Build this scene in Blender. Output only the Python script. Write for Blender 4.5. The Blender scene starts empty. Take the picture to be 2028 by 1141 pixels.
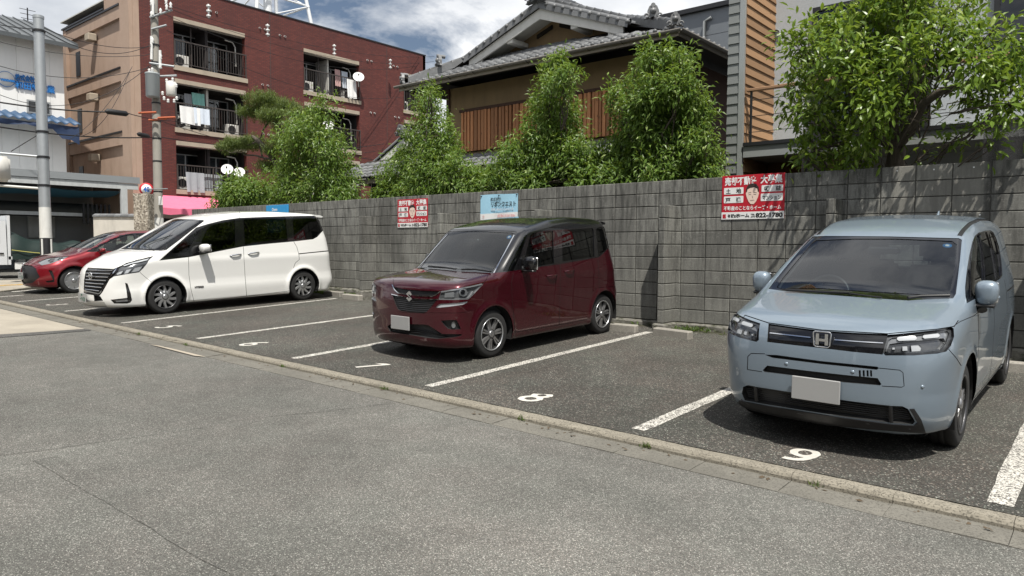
import bpy, bmesh, math, random
import numpy as np
from mathutils import Vector, Matrix
random.seed(7); RS = np.random.RandomState(11)
SC = bpy.context.scene; COL = SC.collection
rad = math.radians

# ---------------------------------------------------------------- camera
FPX, YAW, PITCH, ROLL = 1434.17, 0.6971, -0.0577, 0.0041
CAM = np.array([5.1972, -10.2659, 1.4318])
GB, GC, GD = -0.0159, 0.0304, 5.4855           # ground slope of the lot, distance of the kerb
PW, PH = 2028.0, 1141.0
def cam_axes():
    cy, sy = math.cos(YAW), math.sin(YAW); cp, sp = math.cos(PITCH), math.sin(PITCH)
    fw = np.array([-sy*cp, cy*cp, sp]); r0 = np.array([cy, sy, 0.]); u0 = np.cross(r0, fw)
    return r0*math.cos(ROLL)+u0*math.sin(ROLL), -r0*math.sin(ROLL)+u0*math.cos(ROLL), fw
CR, CU, CF = cam_axes()
cd = bpy.data.cameras.new('camera'); cd.lens = 36*FPX/PW; cd.sensor_width = 36; cd.clip_end = 2000; cd.clip_start = .05
co = bpy.data.objects.new('camera', cd); COL.objects.link(co)
co.matrix_world = Matrix(((CR[0], CU[0], -CF[0], CAM[0]), (CR[1], CU[1], -CF[1], CAM[1]), (CR[2], CU[2], -CF[2], CAM[2]), (0, 0, 0, 1)))
SC.camera = co
def ray(px, py): return CF*FPX + CR*(px-PW/2) - CU*(py-PH/2)
def at(px, py, ax, val):                        # design helper: where a sight line meets a plane of the place
    d = ray(px, py); t = (val-CAM[ax])/d[ax]; return CAM+t*d
def G(x, y): return GB*x+GC*(y+GD)              # ground height in the lot

# ---------------------------------------------------------------- light
SUNV = Vector((0.52, -0.40, 1.31)).normalized()
sl = bpy.data.lights.new('sun', 'SUN'); sl.energy = 5.0; sl.angle = rad(.53); sl.color = (1, .955, .88)
so = bpy.data.objects.new('sun', sl); COL.objects.link(so); so.rotation_euler = SUNV.to_track_quat('Z', 'Y').to_euler()
wd = bpy.data.worlds.new('World'); SC.world = wd; wd.use_nodes = True
N = wd.node_tree.nodes; L = wd.node_tree.links; N.clear()
wo = N.new('ShaderNodeOutputWorld'); bg = N.new('ShaderNodeBackground'); sky = N.new('ShaderNodeTexSky')
sky.sky_type = 'NISHITA'; sky.sun_disc = False; sky.sun_elevation = math.asin(SUNV.z); sky.sun_rotation = math.atan2(SUNV.x, SUNV.y)
sky.air_density = 1.0; sky.dust_density = 4.0; sky.ozone_density = 1.0
bg.inputs['Strength'].default_value = .084
def wn(t, **k):
    n = N.new(t)
    for a, v in k.items(): setattr(n, a, v)
    return n
tc = wn('ShaderNodeTexCoord'); sp_ = wn('ShaderNodeSeparateXYZ'); L.new(tc.outputs['Generated'], sp_.inputs[0])
mz = wn('ShaderNodeMath', operation='MAXIMUM'); L.new(sp_.outputs[2], mz.inputs[0]); mz.inputs[1].default_value = 0
ad = wn('ShaderNodeMath', operation='ADD'); L.new(mz.outputs[0], ad.inputs[0]); ad.inputs[1].default_value = .34
dv = wn('ShaderNodeVectorMath', operation='DIVIDE'); L.new(tc.outputs['Generated'], dv.inputs[0])
cb = wn('ShaderNodeCombineXYZ')
for i in range(3): L.new(ad.outputs[0], cb.inputs[i])
L.new(cb.outputs[0], dv.inputs[1])
mp = wn('ShaderNodeMapping'); L.new(dv.outputs[0], mp.inputs[0]); mp.inputs['Scale'].default_value = (1, 1, .25); mp.inputs['Location'].default_value = (2.2, 9.1, 0)
n1 = wn('ShaderNodeTexNoise'); n1.inputs['Scale'].default_value = 2.0; n1.inputs['Detail'].default_value = 9; n1.inputs['Roughness'].default_value = .58; n1.inputs['Distortion'].default_value = .25
L.new(mp.outputs[0], n1.inputs['Vector'])
r1 = wn('ShaderNodeValToRGB'); r1.color_ramp.elements[0].position = .415; r1.color_ramp.elements[1].position = .51; L.new(n1.outputs[0], r1.inputs[0])
n2 = wn('ShaderNodeTexNoise'); n2.inputs['Scale'].default_value = 3.4; n2.inputs['Detail'].default_value = 7; L.new(mp.outputs[0], n2.inputs['Vector'])
r2 = wn('ShaderNodeValToRGB'); r2.color_ramp.elements[0].position = .36; r2.color_ramp.elements[1].position = .66
r2.color_ramp.elements[0].color = (6.6, 7.0, 7.6, 1); r2.color_ramp.elements[1].color = (11.5, 11.6, 11.7, 1); L.new(n2.outputs[0], r2.inputs[0])
mx = wn('ShaderNodeMix', data_type='RGBA'); L.new(r1.outputs[0], mx.inputs[0]); L.new(sky.outputs[0], mx.inputs[6]); L.new(r2.outputs[0], mx.inputs[7])
L.new(mx.outputs[2], bg.inputs[0]); L.new(bg.outputs[0], wo.inputs[0])
vs = SC.view_settings; vs.view_transform = 'Standard'; vs.look = 'None'; vs.exposure = 0.22; vs.gamma = 1; vs.use_curve_mapping = False
SC.display_settings.display_device = 'sRGB'
SC.cycles.max_bounces = 10; SC.cycles.transparent_max_bounces = 24; SC.cycles.use_denoising = True
SC.cycles.caustics_reflective = False; SC.cycles.caustics_refractive = False

# ---------------------------------------------------------------- materials
MATS = {}
class NT:
    def __init__(s, name):
        s.m = bpy.data.materials.new(name); s.m.use_nodes = True; s.n = s.m.node_tree.nodes; s.l = s.m.node_tree.links
        s.b = s.n['Principled BSDF']
    def add(s, t, ins=None, **k):
        n = s.n.new(t)
        for a, v in k.items(): setattr(n, a, v)
        for a, v in (ins or {}).items(): s.put(n.inputs[a], v)
        return n
    def put(s, sock, v):
        if isinstance(v, bpy.types.NodeSocket): s.l.new(v, sock)
        else: sock.default_value = v
    def pos(s): 
        return s.add('ShaderNodeNewGeometry').outputs['Position']
    def oco(s): return s.add('ShaderNodeTexCoord').outputs['Object']
    def rnd(s): return s.add('ShaderNodeObjectInfo').outputs['Random']
    def noise(s, vec, scale, detail=4, rough=.5, dist=0):
        n = s.add('ShaderNodeTexNoise', {'Vector': vec, 'Scale': scale, 'Detail': detail, 'Roughness': rough, 'Distortion': dist}); return n.outputs[0]
    def vor(s, vec, scale, out=0, feature='F1'):
        return s.add('ShaderNodeTexVoronoi', {'Vector': vec, 'Scale': scale}, feature=feature).outputs[out]
    def map(s, vec, scale=(1, 1, 1), loc=(0, 0, 0), rot=(0, 0, 0)):
        return s.add('ShaderNodeMapping', {'Vector': vec, 'Scale': scale, 'Location': loc, 'Rotation': rot}).outputs[0]
    def ramp(s, fac, *stops):
        n = s.add('ShaderNodeValToRGB', {0: fac}); e = n.color_ramp.elements
        while len(e) < len(stops): e.new(.5)
        for el, (p, c) in zip(e, stops):
            el.position = p; el.color = (c, c, c, 1) if isinstance(c, (int, float)) else tuple(c)+(1,)
        return n.outputs[0]
    def mix(s, fac, a, b, blend='MIX'):
        n = s.add('ShaderNodeMix', data_type='RGBA', blend_type=blend); s.put(n.inputs[0], fac)
        for i, v in ((6, a), (7, b)): s.put(n.inputs[i], tuple(v)+(1,) if isinstance(v, (tuple, list)) and len(v) == 3 else v)
        return n.outputs[2]
    def math(s, op, a, b=0.0):
        n = s.add('ShaderNodeMath', operation=op); s.put(n.inputs[0], a); s.put(n.inputs[1], b); return n.outputs[0]
    def bump(s, h, strength=.3, dist=.01):
        n = s.add('ShaderNodeBump', {'Height': h, 'Strength': strength, 'Distance': dist}); s.l.new(n.outputs[0], s.b.inputs['Normal'])
    def set(s, **k):
        for a, v in k.items():
            key = {'color': 'Base Color', 'rough': 'Roughness', 'metal': 'Metallic', 'coat': 'Coat Weight', 'coatr': 'Coat Roughness', 'spec': 'Specular IOR Level', 'trans': 'Transmission Weight', 'ior': 'IOR', 'alpha': 'Alpha', 'sub': 'Subsurface Weight'}[a]
            if key == 'Base Color' and isinstance(v, (tuple, list)): v = tuple(v)+(1,)
            s.put(s.b.inputs[key], v)
        return s
def plain(name, color, rough=.6, metal=0, coat=0, var=0.0, spec=.5, dirt=0.0, scale=6):
    if name in MATS: return MATS[name]
    t = NT(name); t.set(rough=rough, metal=metal, coat=coat, spec=spec)
    if var or dirt:
        ps = t.pos(); f = t.noise(ps, scale, 5, .6); c = t.mix(f, tuple(x*(1-var) for x in color), tuple(min(1, x*(1+var)) for x in color))
        if dirt:
            d = t.ramp(t.noise(t.map(ps, (2, 2, .5)), scale*.6, 6, .65), (.45, 0.0), (.75, 1.0)); c = t.mix(t.math('MULTIPLY', d, dirt), c, (.07, .065, .055))
        t.set(color=c)
    else: t.set(color=color)
    MATS[name] = t.m; return t.m
def glassmat(name, tint=(.75, .8, .8), ior=1.5, rough=0.0, boost=1.0):
    if name in MATS: return MATS[name]
    t = NT(name); fr = t.add('ShaderNodeFresnel', {'IOR': ior}); f = t.math('MULTIPLY', fr.outputs[0], boost)
    gl = t.add('ShaderNodeBsdfGlossy', {'Color': (1, 1, 1, 1), 'Roughness': rough}); tr = t.add('ShaderNodeBsdfTransparent', {'Color': tuple(tint)+(1,)})
    ms = t.add('ShaderNodeMixShader', {0: f, 1: tr.outputs[0], 2: gl.outputs[0]}); t.l.new(ms.outputs[0], t.n['Material Output'].inputs[0])
    MATS[name] = t.m; return t.m

# ---------------------------------------------------------------- objects
ROOTM = {}
def thing(name, label, cat, loc=(0, 0, 0), rot=None, group=None, kind=None):
    o = bpy.data.objects.new(name, None); COL.objects.link(o); o.empty_display_size = .2
    m = Matrix.Translation(Vector(loc))
    if rot is not None: m = m @ (rot.to_4x4() if isinstance(rot, Matrix) else Matrix.Rotation(rot, 4, 'Z'))
    o.matrix_basis = m; ROOTM[o.name] = m; tag(o, label, cat, group, kind); return o
def tag(o, label=None, cat=None, group=None, kind=None):
    if label: o['label'] = label
    if cat: o['category'] = cat
    if group: o['group'] = group
    if kind: o['kind'] = kind
    return o
def link(name, me, parent=None):
    o = bpy.data.objects.new(name, me); COL.objects.link(o)
    if parent is not None:
        o.parent = parent; ROOTM[o.name] = ROOTM.get(parent.name, Matrix())
    return o
def mesh(name, V, F, mat, smooth=False):
    me = bpy.data.meshes.new(name); me.from_pydata([tuple(v) for v in V], [], F)
    for m in (mat if isinstance(mat, (list, tuple)) else [mat]): me.materials.append(m)
    if smooth: me.polygons.foreach_set('use_smooth', [True]*len(me.polygons))
    me.update(); return me
class MB:
    """collects geometry in world (or local) coordinates and links it as one mesh"""
    def __init__(s): s.V = []; s.F = []; s.sm = []
    def add(s, V, F, smooth=False):
        o = len(s.V); s.V += [tuple(float(c) for c in v) for v in V]; s.F += [tuple(i+o for i in f) for f in F]; s.sm += [smooth]*len(F); return s
    def box(s, a, b):
        x0, y0, z0 = (min(a[i], b[i]) for i in range(3)); x1, y1, z1 = (max(a[i], b[i]) for i in range(3))
        return s.add([(x0, y0, z0), (x1, y0, z0), (x1, y1, z0), (x0, y1, z0), (x0, y0, z1), (x1, y0, z1), (x1, y1, z1), (x0, y1, z1)],
                     [(0, 3, 2, 1), (4, 5, 6, 7), (0, 1, 5, 4), (1, 2, 6, 5), (2, 3, 7, 6), (3, 0, 4, 7)])
    def bbox(s, a, b, r=.01):           # box with chamfered edges
        bm = bmesh.new(); bmesh.ops.create_cube(bm, size=1)
        for v in bm.verts: v.co = Vector([(a[i]+b[i])/2+v.co[i]*abs(b[i]-a[i]) for i in range(3)])
        bmesh.ops.bevel(bm, geom=bm.edges[:], offset=r, segments=1, affect='EDGES'); s.bm(bm); return s
    def bm(s, bm, smooth=False):
        bm.verts.index_update(); s.add([v.co for v in bm.verts], [tuple(v.index for v in f.verts) for f in bm.faces], smooth); bm.free(); return s
    def tube(s, pts, r, n=8, smooth=True, caps=True):
        P = [Vector(q) for q in pts]; R_ = r if isinstance(r, (list, tuple)) else [r]*len(P); V = []; F = []
        prev = None
        for i, q in enumerate(P):
            d = ((P[min(i+1, len(P)-1)]-P[max(i-1, 0)])).normalized()
            if prev is None: a = d.orthogonal().normalized()
            else: a = (prev-d*prev.dot(d)).normalized()
            prev = a; b = d.cross(a)
            for k in range(n):
                t = 2*math.pi*k/n; V.append(q+(a*math.cos(t)+b*math.sin(t))*R_[i])
        for i in range(len(P)-1):
            for k in range(n): F.append((i*n+k, i*n+(k+1) % n, (i+1)*n+(k+1) % n, (i+1)*n+k))
        s.add(V, F, smooth)
        if caps: s.add(V[:n], [tuple(range(n))[::-1]]); s.add(V[-n:], [tuple(range(n))])
        return s
    def prism(s, poly, ax, lo, hi):     # polygon in the two other axes, extruded along ax
        o = [i for i in range(3) if i != ax]; n = len(poly); V = []
        for val in (lo, hi):
            for q in poly:
                c = [0, 0, 0]; c[ax] = val; c[o[0]] = q[0]; c[o[1]] = q[1]; V.append(c)
        return s.add(V, [tuple(range(n))[::-1], tuple(range(n, 2*n))]+[(i, (i+1) % n, n+(i+1) % n, n+i) for i in range(n)])
    def lathe(s, prof, org=(0, 0, 0), ax=2, n=24, smooth=True):
        V = []; F = []; m = len(prof); o = [i for i in range(3) if i != ax]
        for k in range(n):
            t = 2*math.pi*k/n
            for r, h in prof:
                c = [0, 0, 0]; c[ax] = h+org[ax]; c[o[0]] = r*math.cos(t)+org[o[0]]; c[o[1]] = r*math.sin(t)+org[o[1]]; V.append(c)
        for k in range(n):
            for j in range(m-1): F.append((k*m+j, ((k+1) % n)*m+j, ((k+1) % n)*m+j+1, k*m+j+1))
        return s.add(V, F, smooth)
    def mesh(s, name, mat, parent=None, world=True):
        V = s.V
        if world and parent is not None and parent.name in ROOTM:
            im = np.array(ROOTM[parent.name].inverted()); a = np.array(V); V = a@im[:3, :3].T+im[:3, 3]
        me = mesh(name, V, s.F, mat); me.polygons.foreach_set('use_smooth', s.sm); return me
    def build(s, name, mat, parent=None, world=True, kind=None, label=None):
        o = link(name, s.mesh(name, mat, parent, world), parent)
        if kind: o['kind'] = kind
        if label: o['label'] = label
        return o
def place(name, me, parent, M):          # an instance of shared mesh data; M world matrix
    o = link(name, me, parent); o.matrix_basis = (ROOTM[parent.name].inverted() if parent is not None else Matrix()) @ M; return o
_TC = {}
def text_mesh(s, size, bold=0.0, extrude=.002, align='LEFT', sx=1.0, shear=0.0, spacing=1.0):
    key = (s, size, bold, extrude, align, sx, shear, spacing)
    if key in _TC: return _TC[key]
    cu = bpy.data.curves.new('lettering', 'FONT'); cu.body = s; cu.size = size; cu.offset = bold; cu.extrude = extrude; cu.align_x = align; cu.shear = shear; cu.space_character = spacing
    cu.resolution_u = 3
    o = bpy.data.objects.new('lettering', cu); COL.objects.link(o); dg = bpy.context.evaluated_depsgraph_get()
    me = bpy.data.meshes.new_from_object(o.evaluated_get(dg)); bpy.data.objects.remove(o); bpy.data.curves.remove(cu)
    if sx != 1:
        for v in me.vertices: v.co.x *= sx
    me.name = 'lettering'; me.materials.clear(); _TC[key] = me; return me
def text(name, s, mat, parent, M, **k):   # flat lettering standing in the local XY plane of world matrix M
    me = text_mesh(s, **k).copy(); me.materials.append(mat); return place(name, me, parent, M)
def smooth_tab(pts, sig=.05, n=400):
    P = np.array(pts, float); P = P[np.argsort(P[:, 0])]; xs = np.linspace(P[0, 0]-.5, P[-1, 0]+.5, n)
    ys = np.interp(xs, P[:, 0], P[:, 1]); dx = xs[1]-xs[0]; k = max(1, int(3*sig/dx)); g = np.exp(-.5*(np.arange(-k, k+1)*dx/sig)**2); g /= g.sum()
    ys = np.convolve(np.pad(ys, k, mode='edge'), g, 'valid'); return lambda v: np.interp(v, xs, ys)
# ================================================================ cars
def smax(a, b, k):
    h = np.maximum(k-np.abs(a-b), 0)/k; return np.maximum(a, b)+h*h*k*.25
def surface_nets(f, lo, hi, h):
    ax = [np.arange(lo[i], hi[i]+h, h) for i in range(3)]; X, Y, Z = np.meshgrid(*ax, indexing='ij'); v = f(X, Y, Z); s = v < 0
    n = [len(a) for a in ax]; cs = (n[0]-1, n[1]-1, n[2]-1)
    corners = [(i, j, k) for i in (0, 1) for j in (0, 1) for k in (0, 1)]
    sl = lambda A, c: A[c[0]:c[0]+cs[0], c[1]:c[1]+cs[1], c[2]:c[2]+cs[2]]
    cnt = sum(sl(s, c).astype(int) for c in corners); act = (cnt > 0) & (cnt < 8)
    num = np.zeros(cs+(3,)); den = np.zeros(cs)
    for a in corners:
        for b in corners:
            if sum(b)-sum(a) == 1 and all(b[i] >= a[i] for i in range(3)):
                va, vb = sl(v, a), sl(v, b); m = (va < 0) != (vb < 0); t = np.where(m, va/(va-vb+1e-12), 0)
                for i in range(3): num[..., i] += np.where(m, a[i]+t*(b[i]-a[i]), 0)
                den += m
    idx = -np.ones(cs, int); idx[act] = np.arange(act.sum()); I = np.argwhere(act)
    P = (I+num[act]/den[act][:, None])*h+np.array(lo); F = []
    for d in range(3):
        e, g = [(1, 2), (2, 0), (0, 1)][d]
        A = np.take(s, range(n[d]-1), d); B = np.take(s, range(1, n[d]), d)
        Q = np.argwhere(A != B); ok = (Q[:, e] > 0) & (Q[:, g] > 0) & (Q[:, e] < n[e]-1) & (Q[:, g] < n[g]-1); Q = Q[ok]
        ee = np.zeros(3, int); ee[e] = 1; gg = np.zeros(3, int); gg[g] = 1
        q = np.stack([idx[tuple((Q-o).T)] for o in (ee+gg, gg, 0*gg, ee)], 1); flip = A[tuple(Q.T)]
        q[~flip] = q[~flip][:, ::-1]; F.append(q)
    return P, np.concatenate(F)
class Car:
    def __init__(s, name, label, cat, sp, loc, crop, res=.03, zoff=0.0):
        s.sp = sp; x, y = loc; z = G(x, y)+zoff
        ex = Vector((1, 0, GB)).normalized(); ey = Vector((0, 1, GC)).normalized(); ez = ex.cross(ey).normalized(); ey = ez.cross(ex)
        yaw = Matrix.Rotation(rad(sp.get('yaw', 0)), 3, 'Z')
        s.root = thing(name, label, cat, (x, y, z), Matrix((ex, ey, ez)).transposed() @ yaw)
        s.M = np.array(ROOTM[s.root.name]); s.Mi = np.linalg.inv(s.M); s.cam = (s.Mi@np.append(CAM, 1))[:3]
        s.org, s.s = crop; s.hw = sp['hw']
        s.Pw = smooth_tab(sp['plan'], .12); s.So = smooth_tab(sp['sec'], .018, 1500); s.T = smooth_tab(sp['top'], sp.get('tsig', .05), 900)
        s.F = smooth_tab(sp['front'], .03, 600); s.B = smooth_tab(sp['rear'], .04)
        lo = (-s.hw-.12, s.F(.45)-.15, .02); hi = (s.hw+.12, float(max(s.B(z) for z in (.3, .6, .9)))+.12, max(p[1] for p in sp['top'])+.08)
        P, F = surface_nets(lambda x, y, z: s.f(x, y, z), lo, hi, res)
        for _ in range(7):
            v = s.f(*P.T); g = s.grad(P); P = P-np.clip(v/np.maximum((g*g).sum(1), .05), -.03, .03)[:, None]*g
        s.bm = bmesh.new(); vs_ = [s.bm.verts.new(p) for p in P]
        for q in F:
            try: s.bm.faces.new([vs_[i] for i in q])
            except ValueError: pass
        s.bm.normal_update(); s.parts = []; s.reg = {}
        s.fl = list(s.bm.faces); s.C = np.array([f.calc_center_median() for f in s.fl]); s.N = np.array([f.normal for f in s.fl]); s.alive = np.ones(len(s.fl), bool)
        print(name, len(P), len(F))
    def f(s, x, y, z):
        sp = s.sp; x = np.abs(x); xn = np.minimum(x/s.hw, 1.15)
        S = s.Pw(y)+s.So(z)
        for wy in (0, sp['wb']):
            r = np.hypot(y-wy, z-sp['wr']); S = S+sp.get('flare', .012)*np.exp(-((r-sp['wr']-.075)/.045)**2)
        cab = np.clip((z-sp['belt'])/.5, 0, 1)
        fs = (x-S)/np.sqrt(1+.06*cab)
        e = .01; t = s.T(y)-sp['crown']*xn**2; dt = (s.T(y+e)-s.T(y-e))/(2*e); ft = (z-t)/np.sqrt(1+dt*dt)
        zf = z; fr = s.F(zf)+sp['kf']*xn**sp['pf']; df = (s.F(zf+e)-s.F(zf-e))/(2*e); dx = sp['kf']*sp['pf']*xn**(sp['pf']-1)/s.hw
        ff = (fr-y)/np.sqrt(1+df*df+dx*dx)
        bk = s.B(z)-sp['kb']*xn**sp['pb']; db = (s.B(z+e)-s.B(z-e))/(2*e); fb = (y-bk)/np.sqrt(1+db*db+(sp['kb']*sp['pb']*xn**(sp['pb']-1)/s.hw)**2)
        k1 = np.interp(y, [-.5, .1, .5, 1.2], [sp.get('khood', .16), .14, .10, sp.get('kroof', .16)])
        d = smax(fs, ft, k1); d = smax(d, ff, np.interp(z, [.5, .9], [sp.get('knose', .14), sp.get('khn', .10)])); d = smax(d, fb, .14); d = smax(d, sp.get('zb', .17)-z, .05)
        return d
    def grad(s, P, e=.004):
        x, y, z = P.T
        return np.stack([(s.f(x+e, y, z)-s.f(x-e, y, z)), (s.f(x, y+e, z)-s.f(x, y-e, z)), (s.f(x, y, z+e)-s.f(x, y, z-e))], 1)/(2*e)
    def topx(s, P):                     # local points -> picture position
        w = P@s.M[:3, :3].T+s.M[:3, 3]-CAM; d = w@CF; return np.stack([PW/2+FPX*(w@CR)/d, PH/2-FPX*(w@CU)/d], 1)
    def region(s, name, mat, inset=0, rim=None, glass=False, label=None, sub=None):
        if name not in s.reg:
            s.parts.append(dict(name=name.split('#')[0], mat=mat, inset=inset, rim=rim, glass=glass, label=label, sub=sub)); s.reg[name] = len(s.parts)
        return s.reg[name]
    def cut(s, rid, poly, mode='px', mirror=False, only=None, facing=True, yr=(-9, 9), zr=(-9, 9), delete=False, xs=0, nx=0):
        """cut the outline into the body surface and give the faces inside it to region rid"""
        todo = [False, True] if mirror else [False]
        for mir in todo:
            fl = np.array([-1., 1, 1]) if mir else np.ones(3)
            if mode == 'px':
                q = np.array([(s.org[0]+x/s.s, s.org[1]+y/s.s) for x, y in poly]); cam = s.cam*fl
                rays = np.array([ray(*p) for p in q])@s.Mi[:3, :3].T*fl
                proj = lambda C: s.topx(C*fl)
            else:
                q = np.array(poly, float); ax = {'side': (1, 2), 'front': (0, 2), 'top': (0, 1), 'back': (0, 2)}[mode]
                if mode != 'side' and mir: q = q*[-1, 1]
                proj = lambda C: C[:, list(ax)]; cam = None
            C, NN = s.C, s.N
            U = proj(C); lo, hi = q.min(0), q.max(0); mg = (hi-lo).max()*.02+(12 if mode == 'px' else .05)
            m = s.alive & (U > lo-mg).all(1) & (U < hi+mg).all(1) & (C[:, 1] > yr[0]) & (C[:, 1] < yr[1]) & (C[:, 2] > zr[0]) & (C[:, 2] < zr[1])
            if mode == 'px': m &= ((s.cam*fl-C)*NN).sum(1) > 0
            elif mode == 'front' and facing: m &= NN[:, 1] < 0
            elif mode == 'top': m &= NN[:, 2] > 0
            if nx: m &= np.abs(NN[:, 0]) > nx
            if mode == 'back': m &= NN[:, 1] > .3
            if mode == 'side' and xs: m &= (C[:, 0]*(xs*(-1 if mir else 1)) > 0)
            ii = np.nonzero(m)[0]; sel = [s.fl[i] for i in ii]
            if not sel: print('nothing to cut', s.root.name, rid); continue
            geom = list({e for f in sel for e in f.verts})+list({e for f in sel for e in f.edges})+sel
            n = len(q)
            for i in range(n):
                a, b = i, (i+1) % n
                if mode == 'px': no = np.cross(rays[a], rays[b]); pc = cam
                else:
                    d = q[b]-q[a]; no = np.zeros(3); no[ax[0]] = d[1]; no[ax[1]] = -d[0]; pc = np.zeros(3); pc[list(ax)] = q[a]
                ln = np.linalg.norm(no)
                if ln < 1e-12: continue
                r = bmesh.ops.bisect_plane(s.bm, geom=geom, dist=2e-4, plane_co=pc, plane_no=no/ln); geom = r['geom']
            fs = [g for g in geom if isinstance(g, bmesh.types.BMFace) and g.is_valid]
            C = np.array([f.calc_center_median() for f in fs]); U = proj(C)
            for f in fs: f.normal_update()
            s.alive[ii] = False; NN = np.array([f.normal for f in fs]); ins = np.zeros(len(U), bool); j = n-1
            for i in range(n):
                c = ((q[i, 1] > U[:, 1]) != (q[j, 1] > U[:, 1])); xx = (q[j, 0]-q[i, 0])*(U[:, 1]-q[i, 1])/(q[j, 1]-q[i, 1]+1e-12)+q[i, 0]; ins ^= c & (U[:, 0] < xx); j = i
            got = [f for f, k in zip(fs, ins) if k and (only is None or f.material_index in only)]
            if not delete:
                for f in got: f.material_index = rid
                keep = np.ones(len(fs), bool)
            else: keep = ~ins
            s.fl += [f for f, k in zip(fs, keep) if k]; s.C = np.concatenate([s.C, C[keep]]); s.N = np.concatenate([s.N, NN[keep]]); s.alive = np.concatenate([s.alive, np.ones(int(keep.sum()), bool)])
            if delete: bmesh.ops.delete(s.bm, geom=got, context='FACES')
    def stroke(s, rid, pts, w, **k):
        P = np.array(pts, float); d = np.gradient(P, axis=0); d /= np.linalg.norm(d, axis=1)[:, None]; nn = np.stack([-d[:, 1], d[:, 0]], 1)*w/2
        # segment by segment so that bends stay clean
        for i in range(len(P)-1):
            s.cut(rid, [P[i]+nn[i], P[i+1]+nn[i+1], P[i+1]-nn[i+1], P[i]-nn[i]], **k)
    def arch(s, R, wy):
        sp = s.sp; n = 22; pts = [(wy+R*math.cos(t), sp['wr']+R*math.sin(t)) for t in np.linspace(-.25, math.pi+.25, n)]
        pts = [(pts[0][0]*1, -.2)]+pts+[(pts[-1][0], -.2)]
        s.cut(0, pts, 'side', delete=True, only=None)
    def panel(s, faces, inset):
        idx = {}; V = []; Fc = []
        for f in faces:
            q = []
            for v in f.verts:
                if v not in idx: idx[v] = len(V); V.append(v.co[:])
                q.append(idx[v])
            Fc.append(q)
        V = np.array(V); nrm = s.grad(V); nrm /= np.linalg.norm(nrm, axis=1)[:, None]+1e-9; return V, nrm, Fc
    def finish(s, paint, lining, paint_label=None):
        R = s.root; by = {}
        for f in s.bm.faces: by.setdefault(f.material_index, []).append(f)
        s.parts.insert(0, dict(name='body', mat=paint, inset=0, rim=None, glass=False, label=paint_label, sub=None)); objs = {}; s.allo = {}
        jobs = []
        for i, p in enumerate(s.parts):
            if i not in by: continue
            if i == 0 or p['name'] in ('panel_gap', 'side_window_trim'): jobs.append((p, by[i])); continue
            left = set(by[i]); comps = []
            while left:
                st = [left.pop()]; comp = []
                while st:
                    f = st.pop(); comp.append(f)
                    for e in f.edges:
                        for g in e.link_faces:
                            if g in left: left.discard(g); st.append(g)
                comps.append(comp)
            comps = [c for c in comps if sum(f.calc_area() for f in c) > 4e-5]
            jobs += [(p, c) for c in comps]
        for p, fset in jobs:
            V, nr, Fc = s.panel(fset, p['inset']); ins = p['inset']; W = V-nr*ins; F2 = [tuple(q) for q in Fc]; VN = [tuple(v) for v in W]; mats = [p['mat']]
            cn = [tuple(nr[k]) for q in Fc for k in q]; mi = [0]*len(F2); nsurf = len(F2)
            if abs(ins) > 1e-4:
                cnt = {}
                for q in Fc:
                    for a, b in zip(q, q[1:]+q[:1]): cnt[(a, b)] = 1
                o = len(VN); VN += [tuple(v) for v in V+nr*.0005]
                for (a, b) in cnt:
                    if (b, a) not in cnt: F2.append((b, a, o+a, o+b)) ; mi.append(1 if p['rim'] else 0)
                if p['rim']: mats.append(p['rim'])
            me = mesh(p['name'], VN, F2, mats, True); me.polygons.foreach_set('material_index', mi)
            sm = [True]*nsurf+[False]*(len(F2)-nsurf); me.polygons.foreach_set('use_smooth', sm)
            cn += [(0, 0, 0)]*(len(me.loops)-len(cn)); me.normals_split_custom_set(cn)
            par = R; cen = W.mean(0)
            if p['sub'] and p['sub'] in objs: par = min(s.allo[p['sub']], key=lambda t: np.linalg.norm(t[1]-cen))[0]
            o_ = link(p['name'], me, par); objs.setdefault(p['name'], o_); s.allo.setdefault(p['name'], []).append((o_, cen))
            if p['name'] == 'panel_gap': o_['kind'] = 'stuff'
            if p['label']: o_['label'] = p['label']
        # inner lining so that the shell has an inside
        fs = [f for i, l_ in by.items() for f in l_ if not (i and s.parts[i]['glass'])]
        V, nr, Fc = s.panel(fs, 0); me = mesh('interior_lining', V-nr*.045, [tuple(reversed(q)) for q in Fc], lining, True); link('interior_lining', me, R)
        s.bm.free(); s.objs = objs
    # ---- loose pieces, in local coordinates
    def put(s, mb, name, mat, parent=None, label=None): return mb.build(name, mat, parent or s.root, world=False, label=label)
    def on(s, px, py):                  # where a sight line meets the body (local), with its normal
        px, py = s.org[0]+px/s.s, s.org[1]+py/s.s; d = ray(px, py)@s.Mi[:3, :3].T; d /= np.linalg.norm(d); o = s.cam
        t = np.linspace(2, 26, 4000); P = o+t[:, None]*d; v = s.f(*P.T); i = int(np.argmax(v < 0)); a, b = t[max(i-1, 0)], t[i]
        for _ in range(20):
            m = (a+b)/2
            if s.f(*(o+m*d)[:, None].reshape(3, 1))[0] < 0: b = m
            else: a = m
        q = o+b*d; g = s.grad(q[None])[0]; return q, g/np.linalg.norm(g)
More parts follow.
